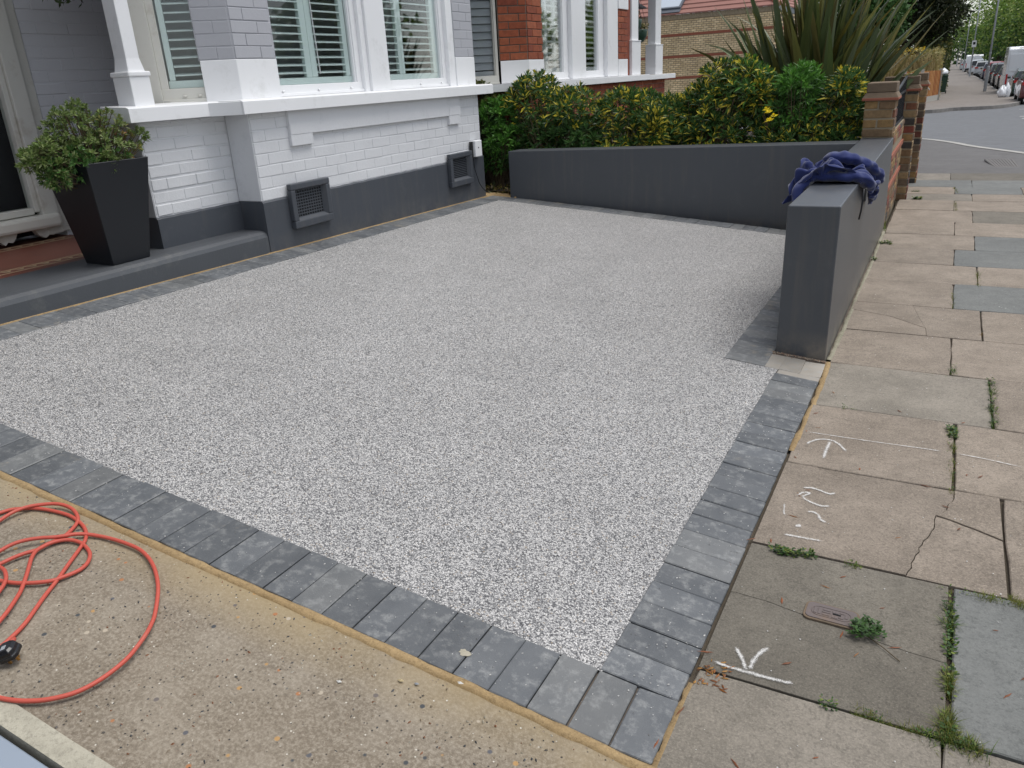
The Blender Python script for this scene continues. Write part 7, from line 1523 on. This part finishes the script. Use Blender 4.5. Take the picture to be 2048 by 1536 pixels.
for P, w_ in CHALK:
    Q_ = smooth_path([Vector((x, y, 0)) for x, y in P], 6); n_ = len(Q_); mb = MB(); vs = []; fs = []; 
    off = (-1, -.55, 0, .55, 1); cw = (-.1, .38, .68, .38, -.1)
    for i, q in enumerate(Q_):
        t = (Q_[min(i+1, n_-1)]-Q_[max(i-1, 0)]).normalized(); nn = Vector((-t.y, t.x, 0)); w2 = w_*(1+.3*noise.noise(q*40))*1.05
        for o_ in off: vs.append((q.x+nn.x*w2*o_, q.y+nn.y*w2*o_, .0036))
    me = bpy.data.meshes.new('stroke'); fs = [(i*5+k, i*5+k+1, (i+1)*5+k+1, (i+1)*5+k) for i in range(n_-1) for k in range(4)]
    me.from_pydata(vs, [], fs); at = me.color_attributes.new('col', 'FLOAT_COLOR', 'POINT'); fade = lambda i: min(1, (i+1)/3, (n_-i)/3)
    at.data.foreach_set('color', [c for i in range(n_) for k in range(5) for c in (cw[k]*fade(i),)*3+(1.,)]); me.materials.append(M['chalk'])
    o = place('stroke', me, -Vector(chalk.location), parent=chalk)

# ------------------------------------------------------------------ stopcock cover
sc_ = empty('stopcock_cover', (-0.121, 1.893, 0.000), 'small rusty oval patterned iron stopcock cover set in the paving', 'stopcock cover')
sc_.rotation_euler.z = R(-2)
hx, hy = .062, .033
def rrect(hx, hy, r_, n=6):
    out = []
    for (cx, cy, a0) in ((hx-r_, hy-r_, 0), (-hx+r_, hy-r_, 90), (-hx+r_, -hy+r_, 180), (hx-r_, -hy+r_, 270)):
        for k in range(n+1): a = R(a0+90*k/n); out.append((cx+r_*math.cos(a), cy+r_*math.sin(a)))
    return out
mb = MB(); mb.prism(rrect(hx+.006, hy+.006, .018), .0, .0065); mb.build('frame', M['oldstone'], sc_, bevel=.001)
mb = MB(); mb.prism(rrect(hx, hy, .014), .0066, .0085); mb.build('lid', M['cover'], sc_)
mb = MB(); pts = rrect(hx*.80, hy*.60, hy*.58); pts.append(pts[0]); mb.tube([(x, y, .0086) for x, y in pts], .0014, 5, cap=False); mb.build('oval_rib', M['cover'], sc_)
rr = random.Random(2)
for (x, y, a, b_) in ((-.040, 0, .004, .013), (-.029, 0, .004, .014), (-.012, .010, .010, .004), (-.012, -.010, .010, .004), (-.012, 0, .011, .003), (.006, .010, .004, .006), (.014, .010, .004, .006), (.006, -.011, .004, .006), (.014, -.011, .004, .006), (.026, .011, .006, .003), (.026, -.010, .006, .003), (.038, 0, .004, .008)):
    mb = MB(); mb.box((x-a, y-b_, .0086), (x+a, y+b_, .0102)); mb.build('raised_pad', M['cover'], sc_, bevel=.0008)
mb = MB(); mb.box((.004, -.0018, .0087), (.024, .0018, .0106)); mb.build('key_slot', M['dark'], sc_)
mh = empty('manhole_cover', (.66, 12.55, zg(12.5)), 'rectangular ribbed manhole cover in the tarmac footway', 'manhole cover')
mb = MB(); P_ = [Vector(p) for p in ((0.462, 13.069, -0.037), (0.801, 13.049, -0.036), (0.832, 12.054, -0.002), (0.559, 12.058, -0.002))]; c_ = sum(P_, Vector())/4; mh.location = c_
mb.prism([(p.x-c_.x, p.y-c_.y) for p in (P_[3], P_[2], P_[1], P_[0])], -.01, .006); mb.build('lid', M['tarmac'], mh)
for i in range(9):
    t = (i+.5)/9; a = P_[0].lerp(P_[1], t)-c_; b_ = P_[3].lerp(P_[2], t)-c_; mb = MB(); mb.tube([(a.x, a.y, .008), (b_.x, b_.y, .008)], .006, 4); mb.build('rib', M['kerb'], mh)

# ------------------------------------------------------------------ weeds and grass in the joints
GR = [(.12,.17,.03), (.16,.20,.04), (.22,.22,.05), (.09,.14,.025), (.26,.24,.08)]; GD = [(.04,.09,.02), (.05,.11,.025), (.03,.065,.018)]
def tuft(mb, x, y, z, n, ln, cols, rr, spread=1.0, wd=.0009):
    for i in range(n):
        a = rr.uniform(0, 6.283); le = rr.uniform(.15, 1.25)*spread; l_ = ln*rr.uniform(.5, 1.2); hd_ = Vector((math.cos(a), math.sin(a), 0)); b0_ = Vector((x+rr.gauss(0, .004), y+rr.gauss(0, .004), z))
        d1 = (hd_*math.sin(le*.7)+Z3*math.cos(le*.7)); m1 = b0_ + d1*l_*.5; d2 = (hd_*math.sin(min(1.5, le*1.3))+Z3*math.cos(min(1.5, le*1.3))); t1 = m1 + d2*l_*.5; sd = Vector((-hd_.y, hd_.x, 0))*wd
        c_ = rr.choice(cols); k_ = rr.uniform(.7, 1.2); mb.add([b0_-sd, b0_+sd, m1+sd*.8, m1-sd*.8, t1], [(0, 1, 2, 3), (3, 2, 4)], tuple(q*k_ for q in c_))
def broad(mb, x, y, z, n, ln, cols, rr, R_=.04):
    for i in range(n):
        a = rr.uniform(0, 6.283); r_ = R_*rr.random()**.6; p = Vector((x+r_*math.cos(a), y+r_*math.sin(a), z+rr.uniform(.002, .02)))
        d_ = Vector((math.cos(a+rr.gauss(0, .5)), math.sin(a+rr.gauss(0, .5)), rr.uniform(-.1, .7))).normalized(); sd = d_.cross(Z3).normalized()*ln*.30; l_ = ln*rr.uniform(.6, 1.2)
        c_ = rr.choice(cols); k_ = rr.uniform(.7, 1.3); mb.add([p, p+d_*l_*.35+sd, p+d_*l_*.75+sd*.7, p+d_*l_, p+d_*l_*.75-sd*.7, p+d_*l_*.35-sd], [(0, 1, 2, 3), (0, 3, 4, 5)], tuple(q*k_ for q in c_))
def weedline(pts, label, n, ln, cols, seed, broadn=0, bl=.016, sp=.012, cat='weeds'):
    rr = random.Random(seed); mb = MB(); P_ = [Vector((p[0], p[1], 0)) for p in pts]
    for i in range(n):
        t = rr.random()*(len(P_)-1); k = int(t); q = P_[k].lerp(P_[min(k+1, len(P_)-1)], t-k); dens = noise.noise(q*14+Vector((seed, 0, 0)))
        if dens < -.15: continue
        tuft(mb, q.x+rr.gauss(0, sp*.35), q.y+rr.gauss(0, sp*.35), (-.012 if q.y < 11 else zg(q.y)), 7, ln*(.7+dens), cols, rr)
    for i in range(broadn):
        t = rr.random()*(len(P_)-1); k = int(t); q = P_[k].lerp(P_[min(k+1, len(P_)-1)], t-k); broad(mb, q.x, q.y, -.004, 4, bl*.62, GD+GR[:2], rr, .013)
    return mb.build('joint_weeds', M['leaf'], label=label, cat=cat, kind='stuff')
weedline([(0.156, 2.104, -0.000), (0.159, 2.015, 0.000), (0.158, 1.944, 0.000), (0.160, 1.878, 0.000), (0.160, 1.845, 0.000)], 'green grass and weeds in the near vertical slab joint', 80, .035, GD+GR[:2], 1, 34, .018)
weedline([(0.159, 1.814, 0.000), (0.160, 1.754, 0.000), (0.160, 1.697, 0.000), (0.160, 1.643, 0.000), (0.157, 1.595, 0.000), (0.162, 1.577, 0.000)], 'yellow green grass in the lower part of the near vertical joint', 130, .045, GR, 2, 14, .02)
weedline([(0.119, 1.557, 0.000), (0.165, 1.564, 0.000), (0.190, 1.555, 0.000), (0.214, 1.548, 0.000)], 'sprawling grass clump at the slab corner near the bottom edge', 100, .044, GR+GD, 3, 12, .014, .03)
weedline([(0.142, 2.137, 0.000), (0.171, 2.138, 0.000), (0.206, 2.138, -0.000), (0.252, 2.135, 0.000), (0.297, 2.131, 0.000)], 'mossy yellow grass along the joint above the blue grey slab', 130, .026, GR[1:3]+GR[:1], 4, 6, .012, .02)
weedline([(0.304, 2.177, 0.000), (0.312, 2.150, 0.000), (0.329, 2.120, 0.000)], 'mossy grass at the right edge between two slabs', 60, .026, GR[1:3], 5, 0)
weedline([(-0.026, 1.563, 0.000), (-0.006, 1.564, 0.000), (0.021, 1.561, 0.000), (0.051, 1.556, 0.000), (0.087, 1.557, 0.000), (0.115, 1.555, 0.000)], 'flat grass strip in the lowest slab joint', 110, .03, GR, 6, 8, .012, .02)
weedline([(-0.098, 1.560, 0.000), (-0.084, 1.555, 0.000), (-0.067, 1.558, 0.000)], 'small dark weed in the lowest slab joint left of the grass', 20, .018, GD, 7, 12, .012)
weedline([(-0.320, 2.158, 0.000), (-0.294, 2.145, 0.000), (-0.262, 2.149, 0.000), (-0.236, 2.161, 0.000), (-0.205, 2.158, 0.000)], 'low leafy weed spreading in the joint below the sprayed number', 40, .022, GD+GR[:1], 8, 60, .018, .02)
weedline([(-0.113, 2.154, 0.000), (-0.090, 2.153, 0.000), (-0.072, 2.163, 0.000)], 'tiny bright green weed in the joint above the stopcock cover', 14, .03, GR[:2], 9, 6, .014)
weedline([(0.298, 3.883, 0.000), (0.304, 3.763, 0.000), (0.301, 3.647, 0.000), (0.298, 3.537, 0.000), (0.298, 3.451, 0.000), (0.300, 3.337, 0.000)], 'bushy green weeds in the vertical joint at the right', 130, .034, GD+GR[:2], 10, 40, .016)
weedline([(0.150, 3.279, 0.000), (0.156, 3.218, 0.000), (0.159, 3.174, 0.000)], 'dark green weed cluster at the top of a wide slab joint', 40, .04, GD, 11, 30, .022)
weedline([(0.150, 3.155, 0.000), (0.152, 3.012, 0.000), (0.151, 2.878, 0.000), (0.153, 2.755, 0.000), (0.160, 2.711, 0.000)], 'sparse grass and brown debris in the wide slab joint by the thin white line', 70, .03, GR+[(.2,.12,.06)], 12, 8, .012)
weedline([(-0.271, 3.359, 0.000), (-0.242, 3.349, 0.000), (-0.207, 3.347, 0.000)], 'moss strip in the joint beside the corner of the drive', 45, .02, GR[:2]+GD, 13, 8, .012)
weedline([(-0.057, 3.913, 0.000), (0.021, 3.902, 0.000), (0.125, 3.895, 0.000), (0.227, 3.882, 0.000), (0.320, 3.891, 0.000)], 'thin green moss in the joint above the weathered slab', 70, .016, GR[:2]+GD, 14, 4, .01)
weedline([(0.146, 4.072, 0.000), (0.150, 3.981, 0.000), (0.154, 3.895, 0.000)], 'grass in the short vertical joint three slabs up', 40, .026, GR[:2]+GD, 15, 8, .012)
weedline([(-0.345, 3.953, 0.000), (-0.316, 3.953, 0.000), (-0.284, 3.957, 0.000)], 'spiky little grass tuft beside the end of the dark grey wall', 16, .045, GR[:2]+GD, 16, 0)
weedline([(0.134, 5.513, 0.000), (0.138, 5.319, -0.000), (0.138, 5.065, 0.000)], 'grass in the vertical joint beside the far grey slab', 40, .03, GR, 17, 4, .012)
weedline([(0.269, 4.576, 0.000), (0.293, 4.684, 0.000), (0.367, 4.723, 0.000), (0.468, 4.732, 0.000)], 'rusty brown dried moss along a slab joint at the right', 60, .018, [(.22,.12,.05), (.28,.2,.07)], 18, 0)
weedline([(0.279, 6.113, 0.000), (0.284, 5.880, 0.000), (0.276, 5.625, 0.000)], 'grass in a short vertical joint level with the wall end', 40, .04, GR, 19, 0)
weedline([(0.123, 9.112, 0.000), (0.131, 8.777, 0.000), (0.138, 8.542, 0.000)], 'yellow green grass clump in a far vertical joint', 40, .05, GR, 20, 0)
weedline([(-0.379, 6.868, 0.000), (-0.344, 6.930, 0.000), (-0.310, 6.857, 0.000)], 'small leafy weed at the foot of the wall beside the pavement', 16, .05, GD+GR[:1], 21, 14, .035)
weedline([(-0.392, 6.268, 0.000), (-0.364, 6.261, 0.000)], 'tiny green weed on the mortar beside the wall', 6, .04, GD, 22, 8, .03)
weedline([(-0.442, 9.811, 0.000), (-0.391, 9.868, 0.000), (-0.293, 9.773, 0.000), (-0.215, 9.780, 0.000)], 'green moss clumps in the far slab joint near the brick wall', 60, .04, GR[:2]+GD, 23, 10, .03)
weedline([(-0.250, 9.246, 0.000), (-0.199, 9.207, 0.000)], 'leafy green weed on the paving near the brick wall', 16, .05, GD, 24, 14, .05)
weedline([(-0.209, 8.585, 0.000), (-0.146, 8.594, 0.000)], 'moss line in a joint near the middle of the far slabs', 26, .03, GR[:2]+GD, 25, 0)
weedline([(-0.426, 11.022, 0.000), (-0.382, 11.353, -0.000), (-0.306, 10.988, 0.000)], 'grass at the foot of the farthest brick pillar', 34, .06, GR, 26, 0)
weedline([(-0.443, 8.005, 0.000), (-0.413, 7.733, 0.000), (-0.400, 7.414, 0.000)], 'moss where the yellow brick wall meets the pavement', 60, .04, GR, 27, 6, .02)
weedline([(0.097, 10.118, 0.000), (0.131, 9.964, 0.000), (0.145, 9.666, 0.000)], 'yellow moss at a slab corner far along the pavement', 36, .05, GR[1:3], 28, 0)
# leafy weed growing out beside the stopcock cover
wd_ = empty('weed', (-0.048, 1.860, 0.000), 'dark green leafy weed spilling out beside the iron stopcock cover', 'weed')
rr = random.Random(14); mb = MB()
for k in range(42):
    a = rr.uniform(-1.7, 1.1); r_ = rr.uniform(.005, .07); broad(mb, r_*math.cos(a)*1.0-.01, r_*math.sin(a)*.6, .001+.010*rr.random(), 6, .013, GD+[(.06,.12,.03)], rr, .014)
mb.build('leaves', M['leafgloss'], wd_, kind='stuff')
mb = MB(); mb.tube([(.02, -.02, .006), (.06, -.05, .006), (.10, -.085, .004)], .0012, 4); mb.build('stem', M['stem'], wd_)

# ------------------------------------------------------------------ loose chips, twigs and husks
def scatter(name, label, n, xr, yr, sizes, cols, seed, elong=(1, 1), zf=None, flat=.5, cat='debris', mask=None):
    rr = random.Random(seed); mb = MB()
    for i in range(n):
        x = rr.uniform(*xr); y = rr.uniform(*yr)
        if mask and not mask(x, y, rr): continue
        s_ = rr.uniform(*sizes); e_ = rr.uniform(*elong); a = rr.uniform(0, 6.283); ux, uy = math.cos(a), math.sin(a); z = (zf(x, y) if zf else DZ(x, y)+.001)
        p = lambda u, v, w: (x + ux*u*s_*e_ - uy*v*s_/math.sqrt(e_), y + uy*u*s_*e_ + ux*v*s_/math.sqrt(e_), z + w*s_*flat)
        c_ = rr.choice(cols); k_ = rr.uniform(.8, 1.15)
        mb.add([p(-1, -.3, 0), p(.2, -1, 0), p(1, .2, 0), p(-.2, 1, 0), p(-.4, -.1, 1), p(.4, .1, .9)], [(0, 1, 5, 4), (1, 2, 5), (2, 3, 4, 5), (3, 0, 4)], tuple(q*k_ for q in c_))
    return mb.build(name, M['leaf'], label=label, cat=cat, kind='stuff')
WH = [(.66,.65,.62), (.55,.54,.52), (.72,.71,.69)]
scatter('loose_stone_chips', 'scattered white and grey stone chips on the charcoal block edging', 420, (-3.6, -.40), (1.235, 1.43), (.0012, .0026), WH+[(.2,.2,.2)], 1, (1, 1.4), zf=lambda x, y: DZ(x, y)+.0008, mask=lambda x, y, r: r.random() < .25+.75*((y-1.23)/.2))
scatter('loose_stone_chips', 'scattered white stone chips on the paver column beside the pavement', 330, (-.59, -.40), (1.43, 3.6), (.0012, .0028), WH+[(.25,.25,.25)], 2, (1, 1.4), zf=lambda x, y: DZ(x, y)+.0008)
scatter('loose_stone_chips', 'tiny white stone chips scattered over the pavement slabs', 260, (-.37, .75), (.95, 5.5), (.0012, .003), WH, 3, (1, 1.5), zf=lambda x, y: .0025)
scatter('raised_aggregate', 'small brown, grey and white stones standing proud of the old concrete', 1500, (-3.2, -.42), (.66, 1.20), (.0012, .0036), [(.30,.24,.17), (.42,.38,.3), (.12,.11,.10), (.28,.13,.07), (.5,.46,.38), (.09,.095,.10)], 4, (1, 1.8), zf=lambda x, y: DZ(x, y)-.004, flat=.9)
scatter('fallen_husks', 'reddish brown husks and twigs scattered on the slabs and bedding', 150, (-.42, .5), (.95, 3.6), (.003, .0055), [(.30,.10,.04), (.22,.08,.035), (.35,.16,.06)], 5, (2, 4.5), zf=lambda x, y: .0025, flat=.25, mask=lambda x, y, r: r.random() < .25 + .75*math.exp(-((x+.38)/.08)**2))
scatter('fallen_husks', 'little heap of orange brown husks beside the paver corner', 45, (-.385, -.31), (1.50, 1.60), (.002, .005), [(.36,.14,.04), (.42,.22,.06), (.25,.10,.04)], 6, (1.5, 3), zf=lambda x, y: .003, flat=.5)
scatter('loose_gravel', 'loose angular chips standing proud in the resin bound gravel near the camera', 3600, (-3.0, -.60), (1.44, 2.7), (.0014, .0026), [(.62,.61,.6), (.5,.5,.5), (.3,.305,.31), (.12,.125,.13), (.68,.67,.66)], 9, (1, 1.4), zf=lambda x, y: DZ(x, y)-.0045, flat=.9, mask=lambda x, y, r: r.random() < max(.12, 1.25-(y-1.44)))
e = MB(); 
for nm, px, s_ in (('cream_flint_chip', (-0.989, 1.148, 0.072), .006), ('white_shell_chip', (-0.866, 1.213, 0.057), .007), ('grey_flint_chip', (-0.952, 1.159, 0.067), .005), ('white_shell_chip', (-1.110, 1.071, 0.087), .0055)):
    mb = MB(); mb.add([(-s_*1.6, 0, 0), (0, -s_*.7, 0), (s_*1.5, s_*.2, 0), (0, s_*.8, 0), (0, 0, s_*.6)], [(0, 1, 4), (1, 2, 4), (2, 3, 4), (3, 0, 4)], {'cream_flint_chip': (.6,.5,.3), 'white_shell_chip': (.8,.8,.78), 'grey_flint_chip': (.35,.38,.42)}[nm])
    lab = {'cream_flint_chip': 'cream flint chip on the concrete near the sand line', 'grey_flint_chip': 'small grey flint chip right of the cream flint chip'}.get(nm, 'elongated white chip lying %s' % ('across the yellow sand line' if px[0] > -1.0 else 'alone on the bare concrete'))
    o = mb.build(nm, M['leaf'], label=lab, cat='stone chip'); o.location = px
mb = MB(); sp_ = Vector((-0.906, 1.304, 0.061))
pts = []; rr = random.Random(6)
for i in range(16): a = i/16*6.283; r_ = .011*(1+.35*rr.uniform(-1, 1)); pts.append((r_*math.cos(a)*1.3, r_*math.sin(a)))
mb.add([(x, y, DZ(sp_.x+x, sp_.y+y)-DZ(sp_.x, sp_.y)+.0012) for x, y in pts] + [(0, 0, .003)], [(i, (i+1) % 16, 16) for i in range(16)], (.5,.46,.36))
o = mb.build('mortar_splash', M['leaf'], label='cream mortar splash dried on a dark paver of the front row', cat='mortar splash'); o.location = sp_
